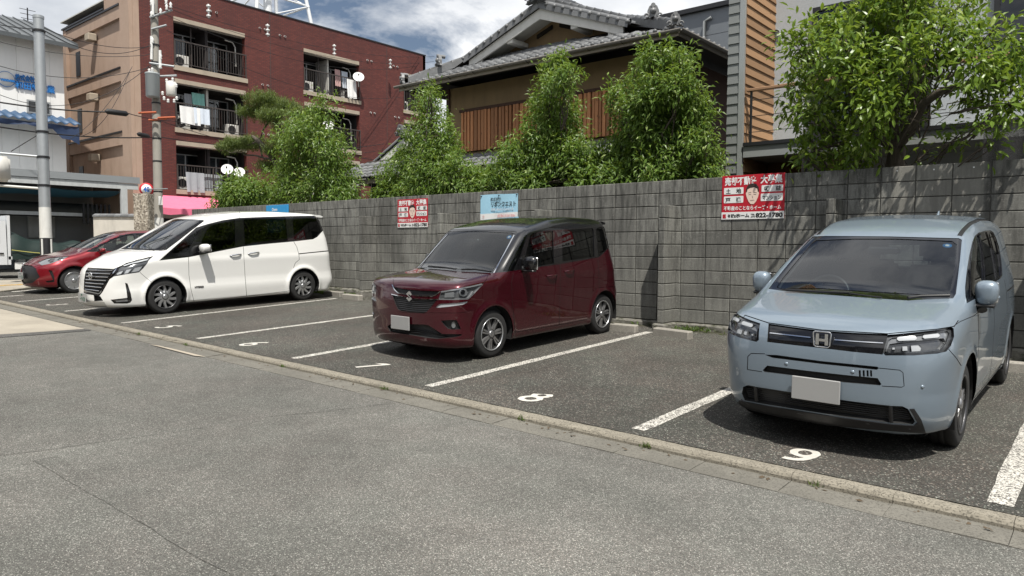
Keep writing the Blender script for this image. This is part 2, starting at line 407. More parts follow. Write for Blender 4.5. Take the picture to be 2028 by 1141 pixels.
    def wheels(s, style):
        sp = s.sp; r = sp['wr']; xo = s.hw-.03+sp.get('wout', 0)
        tw = .185; rr = r*sp.get('rim', .685)
        mb = MB(); mb.lathe([(rr, -tw*.5), (rr+.012, -tw*.5+.002), (r*.86, -tw*.5-.004), (r*.955, -tw*.46), (r, -tw*.33), (r-.004, -tw*.12), (r-.004, -tw*.1), (r, -tw*.09), (r, tw*.09), (r-.004, tw*.1), (r, tw*.12), (r, tw*.33), (r*.955, tw*.46), (r*.86, tw*.5+.004), (rr+.012, tw*.5-.002), (rr, tw*.5)], ax=0, n=48)
        tyre = mb.mesh('wheel', MATS['tyre'])
        rim = MB(); rim.lathe([(rr+.003, tw*.49), (rr+.002, tw*.5+.004), (rr-.007, tw*.5+.003), (rr-.010, tw*.46)], ax=0, n=48)
        lip = rim.mesh('rim', MATS[style['lip']])
        bk = MB(); bk.lathe([(rr-.009, tw*.47), (rr-.016, tw*.30), (rr-.022, -.02), (.05, -.01), (0, -.01)], ax=0, n=36); back = bk.mesh('rim_barrel', MATS['matteblack'])
        bk = MB(); bk.lathe([(rr*.70, .005), (rr*.70, .012), (rr*.25, .014)], ax=0, n=32); disc = bk.mesh('brake_disc', MATS['darkmetal'])
        sk = MB(); ns = style['n']; x1 = tw*.5-.004
        def spoke(a0, a1, w0, w1, x, dz=.02, r0=.055, r1=None):
            r1 = r1 or rr-.008; V = []
            for (rd, aa, w, xx) in ((r0, a0, w0, x+.006), ((r0+r1)/2, (a0+a1)/2, (w0+w1)/2, x-.002), (r1, a1, w1, x)):
                c, sn = math.cos(aa), math.sin(aa)
                for sg in (-1, 1): V.append((xx, rd*c-sg*w*sn, rd*sn+sg*w*c))
                for sg in (-1, 1): V.append((xx-dz, rd*c-sg*w*1.5*sn, rd*sn+sg*w*1.5*c))
            F = []
            for k in (0, 4): F += [(k, k+4, k+5, k+1), (k+2, k+6, k+4, k), (k+1, k+5, k+7, k+3)]
            sk.add(V, F)
        for k in range(ns):
            a = 2*math.pi*k/ns+style.get('ph', .3)
            if style['kind'] == 'twin':
                for sg in (-1, 1): spoke(a+sg*.16, a+sg*style.get('sp', .13), .010, style.get('w', .014), x1-.012)
            elif style['kind'] == 'blade': spoke(a, a+style.get('tw', .25), .022, style.get('w', .038), x1-.012)
            elif style['kind'] == 'cover': spoke(a, a+.12, .03, .062, x1-.008, .03, .05)
            else: spoke(a, a, .026, .04, x1-.012)
        sk.lathe([(.048, x1-.012), (.045, x1), (.03, x1+.004), (0, x1+.004)], ax=0, n=20)
        spk = sk.mesh('spokes', MATS[style['face']])
        if style['kind'] in ('twin', 'blade'):
            s2 = MB(); sk = s2
            for k in range(ns): a = 2*math.pi*(k+.5)/ns+style.get('ph', .3); spoke(a, a, .012, .02, x1-.035, .02)
            under = sk.mesh('under_spokes', MATS['blackplastic'])
        else: under = None
        for sd in (1, -1):
            for wy in (0, sp['wb']):
                o = link('wheel', tyre, s.root); o.location = (sd*(xo-tw/2), wy, r)
                if sd < 0: o.rotation_euler = (0, 0, math.pi)
                for nm, me in (('rim', lip), ('rim_barrel', back), ('brake_disc', disc), ('spokes', spk), ('under_spokes', under)):
                    if me: link(nm, me, o)
        for wy in (0, sp['wb']):         # wheel housings
            for sd in (1, -1):
                R = r+.065; mb = MB(); V = []; F = []; ts = np.linspace(-.3, math.pi+.3, 20)
                for t in ts:
                    for xx in (s.hw-.02, s.hw-.36): V.append((sd*xx, wy+R*math.cos(t), r+R*math.sin(t)))
                n = len(ts)
                for i in range(n-1): F.append((2*i, 2*i+1, 2*i+3, 2*i+2))
                mb.add(V, F); mb.add([V[2*i+1] for i in range(n)], [tuple(range(n))]); s.put(mb, 'wheel_housing', MATS['matteblack'])
    def mirror(s, c, size, mat, arm, base='blackplastic'):
        for sd in (1, -1):
            bm = bmesh.new(); bmesh.ops.create_uvsphere(bm, u_segments=20, v_segments=14, radius=1)
            for v in bm.verts:
                p = v.co; q = Vector([math.copysign(abs(t)**.74, t) for t in p]); 
                if q.y > 0: q.y *= .55
                q.z -= .12*q.x*0; v.co = Vector((sd*(c[0]+q.x*size[0]*(1+.12*q.z)), c[1]+q.y*size[1], c[2]+q.z*size[2]))
            if sd > 0: bmesh.ops.reverse_faces(bm, faces=[]) if False else None
            mb = MB(); mb.bm(bm, True); o = s.put(mb, 'door_mirror', mat)
            b = MB(); b.bbox((sd*(c[0]-size[0]*.9), c[1]+size[1]*.3, c[2]-size[2]*.8), (sd*(c[0]+size[0]*.9), c[1]+size[1]*.60, c[2]+size[2]*.85), .01); s.put(b, 'mirror_glass', MATS['chrome'], o)
            b = MB(); b.tube([(sd*arm[0], arm[1], arm[2]), (sd*(c[0]-size[0]*.5), c[1]+.02, c[2]-size[2]*.8)], [.035, .028], 8); b.bbox((sd*(c[0]-size[0]*.9), c[1]-size[1]*.8, c[2]-size[2]*1.08), (sd*(c[0]+size[0]*.8), c[1]+size[1]*.45, c[2]-size[2]*.8), .012); s.put(b, 'mirror_arm', MATS[base], o)
    def plate(s, c, tilt=0, digits=None, small=None, mat='plateface', w=.33, h=.165):
        mb = MB(); mb.bbox((c[0]-w/2, c[1]-.008, c[2]-h/2), (c[0]+w/2, c[1]+.006, c[2]+h/2), .004); o = s.put(mb, 'number_plate', MATS[mat])
        mb = MB(); mb.box((c[0]-w*.3, c[1], c[2]-h*.4), (c[0]+w*.3, c[1]+.09, c[2]+h*.4)); s.put(mb, 'plate_bracket', MATS['matteblack'], o)
        if digits:
            for tx, size, px, pz, al in ((digits, .098, .025, -.055, 'CENTER'), (small or '', .035, 0, .042, 'CENTER')):
                if not tx: continue
                me = text_mesh(tx, size=size, bold=.0035, extrude=.001, align=al).copy(); me.materials.append(MATS['plateink'])
                q = link('lettering', me, o); q.matrix_basis = Matrix.Translation((c[0]+px, c[1]-.010, c[2]+pz)) @ Matrix.Rotation(rad(90), 4, 'X')
    def cabin(s, y0, zdash, seaty, hip=.62, wheel=True, cloth='seatcloth', shw=None):
        hw = s.hw-.12; mb = MB()
        prof = [(y0-.25, zdash-.10), (y0-.02, zdash-.03), (y0+.30, zdash), (y0+.42, zdash-.05), (y0+.48, zdash-.22), (y0+.40, zdash-.5), (y0-.2, zdash-.5)]
        mb.prism(prof, 0, -hw, hw); d = s.put(mb, 'dashboard', MATS['dash'])
        if wheel:
            mb = MB(); cx = -.36; cen = Vector((cx, y0+.60, zdash-.06)); n = Vector((0, -1, .45)).normalized(); a = Vector((1, 0, 0)); b = n.cross(a)
            mb.tube([cen+(a*math.cos(t)+b*math.sin(t))*.18 for t in np.linspace(0, 2*math.pi, 33)], .017, 8, caps=False)
            mb.tube([cen-a*.17, cen+a*.17], .02, 6); mb.tube([cen, cen-b*.17], .02, 6); mb.tube([cen, cen+n*.25], .035, 8); s.put(mb, 'steering_wheel', MATS['blackplastic'], d)
        for k, yy in enumerate(seaty):
            for sd in (-1, 1):
                bm = bmesh.new(); bmesh.ops.create_cube(bm, size=1); bmesh.ops.subdivide_edges(bm, edges=bm.edges[:], cuts=3, use_grid_fill=True)
                for v in bm.verts:
                    q = v.co*2; v.co = Vector((sd*.36+q.x*.25*(1-.12*(q.z > .5)), yy+q.y*.09+(q.z+1)*.10-.03*abs(q.x), hip+.30+q.z*.32))
                bmesh.ops.bevel(bm, geom=[e for e in bm.edges if len(e.link_faces) == 2 and e.calc_face_angle() > .8], offset=.04, segments=2, affect='EDGES')
                mb = MB(); mb.bm(bm, True); mb.bbox((sd*.36-.25, yy-.48, hip-.12), (sd*.36+.25, yy+.05, hip+.06), .04); o = s.put(mb, 'seat', MATS[cloth])
                bm = bmesh.new(); bmesh.ops.create_cube(bm, size=1)
                for v in bm.verts: v.co = Vector((sd*.36+v.co.x*.26, yy+.19+v.co.y*.11, hip+.76+v.co.z*.19))
                bmesh.ops.bevel(bm, geom=bm.edges[:], offset=.035, segments=2, affect='EDGES'); mb = MB(); mb.bm(bm, True); mb.tube([(sd*.36-.05, yy+.18, hip+.6), (sd*.36-.05, yy+.18, hip+.7)], .008, 5); mb.tube([(sd*.36+.05, yy+.18, hip+.6), (sd*.36+.05, yy+.18, hip+.7)], .008, 5); s.put(mb, 'headrest', MATS[cloth], o)
        mb = MB(); mb.box((-hw, y0, .24), (hw, s.sp['wb']+.35, .30)); s.put(mb, 'cabin_floor', MATS['dash'])
    def rod(s, pts, r, name, mat, lift=.008, n=6, parent=None, taper=None):
        Q = []
        for x, y in pts: q, nn = s.on(x, y); Q.append(q+nn*lift)
        mb = MB(); mb.tube(Q, taper or r, n); return s.put(mb, name, MATS[mat], parent)
    def handle(s, a, b, mat, r=.014, mirror=True):
        qa, na = s.on(*a); qb, nb = s.on(*b)
        for sd in ((1, -1) if mirror else (1,)):
            fl = np.array([sd, 1, 1]); mb = MB(); m = (qa+qb)/2+(na+nb)/2*.035
            mb.tube([(qa+na*.004)*fl, (qa*.8+qb*.2+na*.032)*fl, m*fl, (qa*.2+qb*.8+nb*.032)*fl, (qb+nb*.004)*fl], [r*.8, r, r, r, r*.8], 8); s.put(mb, 'door_handle', MATS[mat])
def paint(name, col, metal=.0, rough=.35, flake=None):
    t = NT(name); c = col
    if flake:
        lw = t.add('ShaderNodeLayerWeight', {'Blend': .35}); c = t.mix(lw.outputs['Facing'], col, flake)
    ps = t.oco(); d = t.noise(ps, 9, 6, .7); t.set(color=c, metal=metal, rough=rough, coat=1.0, coatr=t.ramp(d, (.35, .0), (.75, .035))); MATS[name] = t.m; return t.m
paint('paint_blue', (.20, .25, .30), .25, .32); paint('paint_white', (.80, .80, .775), 0, .4)
paint('paint_burgundy', (.072, .003, .010), .5, .26, (.020, .001, .003)); paint('paint_red', (.23, .006, .014), .45, .33, (.10, .002, .005)); paint('paint_black', (.006, .006, .007), 0, .25)
plain('tyre', (.018, .018, .018), .78, var=.3, scale=40); plain('chrome', (.75, .76, .78), .08, 1); plain('silver', (.48, .49, .50), .3, .8); plain('darkmetal', (.035, .035, .037), .5, .7)
plain('wheel_grey', (.33, .33, .335), .3, .8); plain('gunmetal', (.10, .10, .105), .38, .8); plain('blackplastic', (.012, .012, .013), .42); plain('matteblack', (.008, .008, .008), .85); plain('gloss_black', (.006, .006, .007), .08, coat=.5)
plain('dash', (.02, .021, .023), .7); plain('seatcloth', (.028, .029, .032), .9); plain('beigecloth', (.20, .19, .17), .9); plain('headliner', (.30, .30, .285), .95); plain('lining', (.055, .055, .054), .9)
plain('plateface', (.33, .33, .325), .5); plain('plateink', (.02, .10, .06), .5); plain('lampclear', (.20, .21, .22), .12, .35, coat=1); plain('lampdark', (.085, .09, .096), .18, .3, coat=1)
plain('lampwhite', (.40, .42, .44), .2, coat=1); plain('lampred', (.16, .006, .006), .1, coat=1); plain('gap', (.006, .006, .006), .9); plain('sticker', (.02, .22, .55), .5); plain('stickerwhite', (.8, .8, .8), .6)
plain('visor', (.01, .011, .012), .1, coat=1); plain('badgeblue', (.02, .08, .25), .15, .3, coat=1)
glassmat('windscreen', (.52, .58, .59), 1.52, boost=1.25); glassmat('tint', (.08, .085, .085), 1.52, boost=1.3); glassmat('doorglass', (.42, .47, .46), 1.52); glassmat('rearglass', (.35, .38, .38), 1.5); glassmat('lens', (.86, .88, .90), 1.45)

def car_freed():
    sp = dict(hw=.82, wb=2.70, wr=.315, belt=1.05, crown=.055, kf=.23, pf=2.9, kb=.12, pb=3, flare=.010, zb=.19, kroof=.14, khood=.20, knose=.26, khn=.12, tsig=.045,
        plan=[(-.9, .785), (-.5, .805), (0, .82), (1, .82), (2.6, .815), (3.1, .795), (3.5, .75)],
        sec=[(.1, -.07), (.22, -.035), (.34, -.008), (.5, .0), (.75, .002), (.86, -.004), (1.0, -.014), (1.08, -.03), (1.3, -.085), (1.6, -.16), (1.8, -.23)],
        top=[(-1.0, .84), (-.86, .91), (-.74, .955), (-.5, 1.01), (-.25, 1.062), (-.06, 1.10), (.1, 1.155), (.5, 1.345), (.96, 1.555), (1.1, 1.605), (1.4, 1.675), (1.9, 1.715), (2.5, 1.715), (3.0, 1.685), (3.3, 1.63)],
        front=[(.15, -.74), (.22, -.80), (.30, -.845), (.42, -.868), (.56, -.872), (.68, -.868), (.80, -.85), (.90, -.825), (.96, -.79), (1.05, -.70)],
        rear=[(.2, 3.33), (.35, 3.42), (.7, 3.44), (1.0, 3.42), (1.3, 3.33), (1.7, 3.18)])
    c = Car('parked_minivan', 'pale blue grey minivan parked nose out beside the painted number 9', 'minivan', sp, (3.565, -4.10), ((1400, 400), 2.194), .034)
    A = c.region
    c.arch(.385, 0); c.arch(.385, 2.70)
    ws = A('windscreen', MATS['windscreen'], .004, MATS['gloss_black'], True)
    bd = A('windscreen_border', MATS['gloss_black'], .003)
    wsp = [(268, 378), (300, 335), (380, 238), (440, 168), (462, 150), (520, 148), (790, 150), (1095, 158), (1108, 165), (1100, 250), (1082, 400), (1070, 419), (1040, 420), (860, 428), (660, 414), (480, 400), (340, 388)]
    c.cut(bd, wsp); 
    c.cut(ws, [(303, 370), (330, 330), (455, 180), (475, 167), (640, 160), (820, 160), (1065, 170), (1086, 185), (1078, 270), (1058, 385), (1046, 402), (980, 404), (860, 398), (640, 385), (480, 374), (330, 378)])
    sg = A('side_window_trim', MATS['gloss_black'], .004); dg = A('door_window', MATS['doorglass'], .008, MATS['gloss_black'], True); rg = A('door_window#2', MATS['tint'], .008, MATS['gloss_black'], True)
    def SV(*p): return [((1850+x/3.258-1400)*2.194, (430+y/3.258-400)*2.194) for x, y in p]
    S = dict(mirror=True, zr=(.95, 2), yr=(-.1, 3.6))
    c.cut(sg, SV((212, 556), (202, 510), (200, 450), (210, 350), (226, 250), (246, 160), (262, 122), (284, 102), (330, 88), (362, 86), (382, 98), (402, 140), (420, 200), (432, 270), (438, 340), (440, 376), (428, 396), (398, 414), (340, 464), (270, 524)), **S)
    c.cut(dg, SV((214, 540), (206, 500), (204, 455), (214, 370), (226, 330), (232, 380), (236, 440), (238, 518)), **S)
    c.cut(dg, SV((242, 514), (240, 430), (234, 330), (238, 250), (252, 175), (268, 130), (286, 112), (296, 150), (308, 220), (318, 330), (322, 440)), **S)
    c.cut(rg, SV((332, 434), (328, 330), (316, 220), (302, 140), (304, 104), (340, 96), (352, 130), (372, 200), (390, 300), (404, 398)), **S); c.cut(rg, SV((412, 392), (400, 310), (384, 210), (358, 110), (366, 96), (380, 108), (400, 160), (418, 240), (428, 320), (432, 376)), **S)
    gr = A('grille_panel', MATS['gloss_black'], .012, MATS['matteblack'])
    c.cut(gr, [(268, 529), (380, 545), (500, 560), (640, 569), (786, 575), (776, 620), (764, 663), (640, 652), (500, 635), (380, 622), (262, 608)])
    hl = A('headlamp', MATS['lampdark'], .02, MATS['gloss_black'])
    c.cut(hl, [(786, 577), (860, 571), (1000, 556), (1062, 544), (1072, 550), (1074, 585), (1060, 625), (1040, 650), (1000, 659), (900, 667), (776, 667), (764, 655)], mirror=True)
    l2 = A('headlamp_reflector', MATS['lampclear'], .012, MATS['lampdark'], sub='headlamp')
    c.cut(l2, [(776, 648), (790, 600), (806, 590), (880, 583), (1045, 561), (1054, 570), (1040, 615), (1016, 644), (930, 655), (785, 660)], mirror=True)
    l4 = A('headlamp_unit', MATS['lampdark'], .02, MATS['lampclear'], sub='headlamp')
    c.cut(l4, [(782, 645), (794, 618), (830, 612), (1028, 592), (1036, 606), (1010, 638), (930, 649), (790, 656)], mirror=True)
    l3 = A('running_lamp', MATS['lampwhite'], .004, MATS['lampclear'], sub='headlamp')
    c.cut(l3, [(826, 588), (836, 583), (905, 579), (914, 586), (912, 596), (904, 601), (834, 604), (826, 598)], mirror=True); c.cut(l3, [(938, 580), (946, 576), (1006, 569), (1015, 576), (1012, 584), (1004, 589), (946, 594), (938, 589)], mirror=True)
    c.cut(l3, [(886, 622), (920, 620), (932, 632), (928, 648), (890, 650)], mirror=True); c.cut(l3, [(806, 630), (818, 629), (818, 641), (806, 642)], mirror=True); c.cut(l3, [(850, 625), (872, 624), (874, 646), (850, 647)], mirror=True)
    ch = A('grille_trim', MATS['chrome'], .004, sub='grille_panel')
    c.stroke(ch, [(272, 568), (360, 578), (450, 588)], 5.5); c.stroke(ch, [(555, 598), (660, 606), (766, 612)], 5.5)
    em = A('emblem_plate', MATS['gloss_black'], .0, sub='grille_panel'); c.cut(em, [(470, 575), (476, 570), (530, 573), (538, 580), (533, 615), (526, 621), (476, 619), (469, 612)])
    bk = A('bumper_slot', MATS['matteblack'], .05)
    c.cut(bk, [(252, 664), (300, 665), (500, 692), (740, 716), (748, 722), (738, 729), (500, 704), (285, 677)])
    c.cut(bk, [(243, 731), (262, 711), (440, 734), (600, 752), (742, 766), (758, 792), (752, 797), (600, 784), (440, 762), (250, 738)])
    for x in (664, 681, 698, 713): c.cut(bk, [(x-4, 731), (x+4, 732), (x+5, 759), (x-3, 758)])
    gp = A('panel_gap', MATS['gap'], .006)
    c.stroke(gp, [(176, 728), (178, 672), (192, 658), (252, 660)], 3); c.stroke(gp, [(748, 722), (838, 731), (852, 742), (857, 800), (846, 805), (760, 800)], 3); c.stroke(gp, [(176, 728), (240, 738)], 2.5)
    lg = A('lower_grille', MATS['matteblack'], .06)
    c.cut(lg, [(152, 832), (158, 804), (178, 796), (212, 803), (500, 848), (640, 868), (800, 886), (850, 888), (874, 900), (905, 955), (895, 966), (800, 960), (600, 934), (400, 902), (250, 878), (165, 862)])
    sk = A('skid_lip', MATS['blackplastic'], -.006)
    c.cut(sk, [(140, 862), (165, 866), (250, 883), (400, 907), (600, 939), (800, 965), (898, 971), (914, 958), (880, 900), (900, 898), (930, 945), (950, 1003), (880, 1000), (700, 985), (500, 965), (300, 930), (170, 900), (140, 880)], only=(0,))
    c.stroke(gp, [(136, 545), (165, 492), (268, 526), (500, 557), (786, 573), (1000, 553), (1075, 541), (1092, 515)], 4, only=(0,)); c.stroke(gp, [(1072, 540), (1100, 520), (1160, 495), (1190, 470)], 2.6, mirror=True, only=(0,)); c.stroke(gp, [(1050, 640), (1085, 680), (1105, 712)], 2.6, mirror=True, only=(0,))
    SG = dict(mode='side', only=(0,), zr=(.2, 1.3))
    c.stroke(gp, [(.40, 1.06), (.37, .9), (.42, .45), (.48, .27)], .010, **SG); c.stroke(gp, [(1.26, 1.07), (1.28, .28)], .010, **SG); c.stroke(gp, [(2.16, 1.10), (2.22, .85), (2.2, .75)], .010, **SG); c.stroke(gp, [(2.25, .98), (3.2, .98)], .016, **SG); c.stroke(gp, [(.45, .26), (2.3, .26)], .012, **SG)
    dr = A('roof_ditch', MATS['blackplastic'], .006)
    c.cut(dr, [(.555, .97), (.59, .97), (.60, 1.4), (.60, 2.9), (.57, 2.9), (.57, 1.4)], mode='top', mirror=True, zr=(1.45, 2), only=(0,))
    c.cut(A('rear_window', MATS['rearglass'], .004, MATS['gloss_black'], True), [(-.58, 1.12), (.58, 1.12), (.54, 1.5), (-.54, 1.5)], 'back')
    c.finish(MATS['paint_blue'], MATS['lining'])
    c.wheels(dict(kind='twin', n=5, lip='gunmetal', face='wheel_grey', w=.018, sp=.12, ph=.2))
    c.mirror((.86, .36, 1.11), (.078, .08, .098), MATS['paint_blue'], (.84, .33, .98))
    c.cabin(-.02, 1.06, (1.05, 1.95), .64)
    c.plate((.02, -.895, .47)); R = c.root
    # emblem: bent H on the black plate
    q, n = c.on(503, 596); mb = MB(); y = q[1]-.014; x0, z0 = q[0], q[2]
    def bar(a, b, w0, w1): 
        (xa, za), (xb, zb) = a, b; mb.prism([(x0+xa-w0, z0+za), (x0+xa+w0, z0+za), (x0+xb+w1, z0+zb), (x0+xb-w1, z0+zb)], 1, y-.006, y+.004)
    bar((-.030, .040), (-.032, -.040), .010, .012); bar((.030, .040), (.032, -.040), .010, .012); mb.box((x0-.026, y-.0055, z0-.014), (x0+.026, y+.004, z0+.004))
    pts = [(x0+a*.060, z0+b*.054) for a, b in ((-1, .8), (-.8, 1), (.8, 1), (1, .8), (.9, -.8), (.7, -1), (-.7, -1), (-.9, -.8))]
    mb.tube([(a, y-.002, b) for a, b in pts+[pts[0]]], .005, 6, caps=False); c.put(mb, 'emblem', MATS['chrome'], c.objs.get('grille_panel'))
    for i in range(5):
        mb = MB(); lo = [(158+3*i, 812+10*i), (420+3*i, 856+8.5*i), (640+3*i, 884+10*i), (880+3*i, 912+10*i)]
        Q = [c.on(*p) for p in lo]; mb.tube([q+n*-.03 for q, n in Q], .006, 5); c.put(mb, 'grille_slat', MATS['blackplastic'], c.objs.get('lower_grille'))
    for a in ((208, 803, 213, 866), (798, 886, 800, 960)):
        Q = [c.on(a[0], a[1]), c.on((a[0]+a[2])/2, (a[1]+a[3])/2), c.on(a[2], a[3])]; mb = MB(); mb.tube([q-n*.012 for q, n in Q], .016, 6); c.put(mb, 'grille_post', MATS['blackplastic'], c.objs.get('lower_grille'))
    c.rod([(150, 858), (180, 876), (400, 918), (700, 962), (880, 985), (945, 1000)], .008, 'lip_trim', 'gunmetal', .0)
    c.rod([(345, 392), (470, 400), (620, 406)], .010, 'wiper', 'blackplastic', .02); c.rod([(620, 406), (760, 424)], .006, 'wiper', 'blackplastic', .015); c.rod([(872, 428), (930, 420), (1052, 417)], .012, 'wiper', 'blackplastic', .02)
    for x, z in ((345, 703), (633, 739), (937, 804)):
        q, n = c.on(x, z); mb = MB(); mb.lathe([(.013, -.004), (.013, .002), (0, .003)], n=14); o = c.put(mb, 'parking_sensor', MATS['paint_blue']); o.matrix_basis = Matrix.Translation(q) @ Vector(n).to_track_quat('Z', 'Y').to_matrix().to_4x4()
    q, n = c.on(1045, 181); mb = MB(); mb.lathe([(.034, -.003), (.034, .003), (0, .003)], n=24); o = c.put(mb, 'inspection_sticker', MATS['sticker']); o.matrix_basis = Matrix.Translation(q-n*.02) @ Vector(n).to_track_quat('Z', 'Y').to_matrix().to_4x4()
    mb = MB(); mb.lathe([(.016, .001), (0, .001)], n=18); link('sticker_centre', mb.mesh('sticker_centre', MATS['stickerwhite']), o).location = (0, 0, .003)
    mb = MB(); mb.bm(_fin((.1, 2.75, 1.68))); c.put(mb, 'roof_aerial', MATS['paint_blue'])
    mb = MB(); q, n = c.on(765, 170); q = q-n*.09; mb.bbox(q-np.array([.12, .05, .03]), q+np.array([.12, .06, .03]), .015); c.put(mb, 'inner_mirror', MATS['blackplastic'])
    c.handle((1222, 432), (1232, 424), 'paint_blue', .016); c.handle((1240, 420), (1250, 410), 'paint_blue', .016)
def _fin(c):
    bm = bmesh.new(); bmesh.ops.create_cone(bm, segments=12, radius1=.05, radius2=.012, depth=.09, cap_ends=True)
    for v in bm.verts: v.co = Vector((c[0]+v.co.x*.5, c[1]+v.co.y*1.5+(v.co.z+.04)*.9, c[2]+v.co.z+.035))
    return bm

def car_solio():
    sp = dict(hw=.81, wb=2.47, wr=.292, belt=1.05, crown=.05, kf=.17, pf=2.8, kb=.08, pb=3, flare=.012, zb=.17, kroof=.10, khood=.09, knose=.16, khn=.055, tsig=.035,
        plan=[(-.8, .775), (-.5, .80), (0, .81), (2.4, .81), (2.8, .80), (3.0, .77)],
        sec=[(.1, -.05), (.2, -.025), (.3, -.005), (.5, -.004), (.72, .0), (.93, .0), (1.0, -.008), (1.08, -.02), (1.3, -.05), (1.55, -.09), (1.7, -.15)],
        top=[(-.9, .92), (-.74, .955), (-.62, .978), (-.4, 1.015), (-.1, 1.048), (.08, 1.07), (.2, 1.13), (.45, 1.36), (.66, 1.545), (.76, 1.60), (.95, 1.645), (1.3, 1.71), (1.8, 1.745), (2.4, 1.73), (2.7, 1.70), (2.9, 1.67)],
        front=[(.15, -.69), (.2, -.735), (.28, -.765), (.42, -.765), (.55, -.77), (.70, -.765), (.82, -.752), (.90, -.735), (.96, -.70), (1.02, -.62)],
        rear=[(.2, 2.90), (.3, 2.97), (.62, 2.99), (.72, 2.94), (1.0, 2.89), (1.3, 2.80), (1.7, 2.71)])
    c = Car('parked_compact_van', 'dark burgundy boxy car with black roof parked nose out beside the painted number 7', 'car', sp, (-1.42, -3.66), ((730, 370), 3.26), .036)
    A = c.region; k6 = 6.0045
    def SF(*p): return [((740+x/k6-730)*3.26, (520+y/k6-370)*3.26) for x, y in p]
    c.arch(.355, 0); c.arch(.355, 2.47)
    rf = A('roof', MATS['paint_black'], 0, label='gloss black roof and pillars')
    c.cut(rf, [(.02, 1.03), (.49, 1.052), (1.35, 1.083), (2.24, 1.132), (2.36, 1.14), (2.45, 1.18), (2.66, 1.31), (2.80, 1.42), (3.2, 1.5), (3.2, 2), (.0, 2)], 'side', zr=(.98, 2), yr=(.08, 9))
    ws = A('windscreen', MATS['windscreen'], .004, MATS['gloss_black'], True); bd = A('windscreen_border', MATS['gloss_black'], .003)
    c.cut(bd, [(318, 530), (400, 420), (512, 280), (530, 274), (730, 279), (940, 287), (957, 292), (900, 390), (800, 558), (690, 552), (560, 546), (430, 536)])
    c.cut(ws, [(334, 522), (408, 424), (518, 290), (535, 284), (730, 288), (925, 297), (942, 304), (890, 395), (795, 545), (690, 535), (560, 529), (430, 522)])
    dg = A('door_window', MATS['doorglass'], .008, MATS['gloss_black'], True); tg = A('door_window#2', MATS['tint'], .008, MATS['gloss_black'], True)
    Z = dict(mirror=True, zr=(1.0, 2))
    c.cut(dg, [(866, 546), (940, 410), (1010, 312), (1024, 310), (985, 445), (938, 542)], **Z); c.cut(dg, [(998, 528), (1008, 460), (1044, 312), (1056, 300), (1190, 284), (1196, 495)], **Z)
    c.cut(tg, [(1252, 482), (1249, 285), (1258, 280), (1445, 266), (1452, 280), (1458, 452)], **Z); c.cut(tg, [(1483, 446), (1466, 275), (1478, 264), (1545, 255), (1556, 270), (1570, 372), (1520, 425), (1498, 445)], **Z)
    ch = A('bright_trim', MATS['chrome'], .0); c.stroke(ch, [(808, 556), (940, 310)], 6, mirror=True, zr=(1.0, 2))
    gu = A('grille', MATS['blackplastic'], .02, MATS['matteblack'])
    c.cut(gu, SF((238, 290), (300, 310), (420, 326), (600, 338), (790, 345), (765, 380), (700, 402), (500, 396), (400, 381), (292, 362), (252, 325)))
    c.cut(gu, SF((225, 385), (300, 402), (400, 418), (480, 430), (600, 438), (755, 444), (700, 510), (630, 588), (590, 600), (450, 592), (322, 576), (285, 552), (250, 470)))
    cg = A('grille_trim', MATS['chrome'], -.006)
    for L_ in (((222, 262), (250, 322), (290, 360), (395, 381)), ((495, 394), (600, 400), (698, 403), (745, 383), (792, 346))): c.stroke(cg, SF(*L_), 9*3.26/k6)
    for L_ in (((212, 376), (300, 397), (392, 412)), ((488, 428), (600, 435), (772, 440))): c.stroke(cg, SF(*L_), 9*3.26/k6)
    hl = A('headlamp', MATS['lampdark'], .018, MATS['silver']); c.cut(hl, SF((772, 440), (800, 345), (900, 328), (1010, 309), (1180, 275), (1312, 244), (1270, 292), (1215, 350), (1170, 400), (1125, 438), (950, 443)), mirror=True)
    h1 = A('lamp_surround', MATS['lampclear'], .0, MATS['silver'], sub='headlamp'); c.stroke(h1, SF((800, 350), (900, 334), (1010, 316), (1180, 282), (1290, 256)), 17*3.26/k6, mirror=True); c.stroke(h1, SF((775, 436), (950, 438), (1122, 432), (1160, 395), (1192, 345)), 16*3.26/k6, mirror=True)
    h2 = A('headlamp_unit', MATS['lampclear'], .006, MATS['lampdark'], sub='headlamp'); c.cut(h2, SF((848, 355), (955, 340), (960, 415), (840, 418)), mirror=True); c.cut(h2, SF(*[(1068+52*math.cos(t), 352+52*math.sin(t)) for t in np.linspace(0, 6.28, 15)[:-1]]), mirror=True)
    h3 = A('projector', MATS['gloss_black'], .0, MATS['chrome'], sub='headlamp'); c.cut(h3, SF(*[(1060+28*math.cos(t), 350+30*math.sin(t)) for t in np.linspace(0, 6.28, 13)[:-1]]), mirror=True)
    dl = A('turn_lamp', MATS['lampwhite'], .008, MATS['lampclear']); c.cut(dl, SF((735, 536), (760, 512), (795, 491), (900, 486), (1000, 480), (1122, 460), (1105, 480), (1060, 502), (900, 525), (780, 537)), mirror=True)
    li = A('lower_grille', MATS['matteblack'], .05)
    c.cut(li, SF((160, 758), (250, 706), (300, 728), (600, 738), (655, 748), (740, 800), (815, 850), (1052, 852), (1035, 872), (980, 886), (760, 908), (620, 895), (480, 868), (300, 842), (195, 822)))
    fr = A('fog_recess', MATS['blackplastic'], .03, MATS['gunmetal']); c.cut(fr, SF((800, 692), (900, 684), (985, 684), (1012, 730), (1038, 792), (930, 797), (880, 785), (840, 745)), mirror=True)
    fl = A('fog_lamp', MATS['lampclear'], .01, MATS['chrome']); c.cut(fl, SF(*[(950+26*math.cos(t), 742+40*math.sin(t)) for t in np.linspace(0, 6.28, 15)[:-1]]), mirror=True)
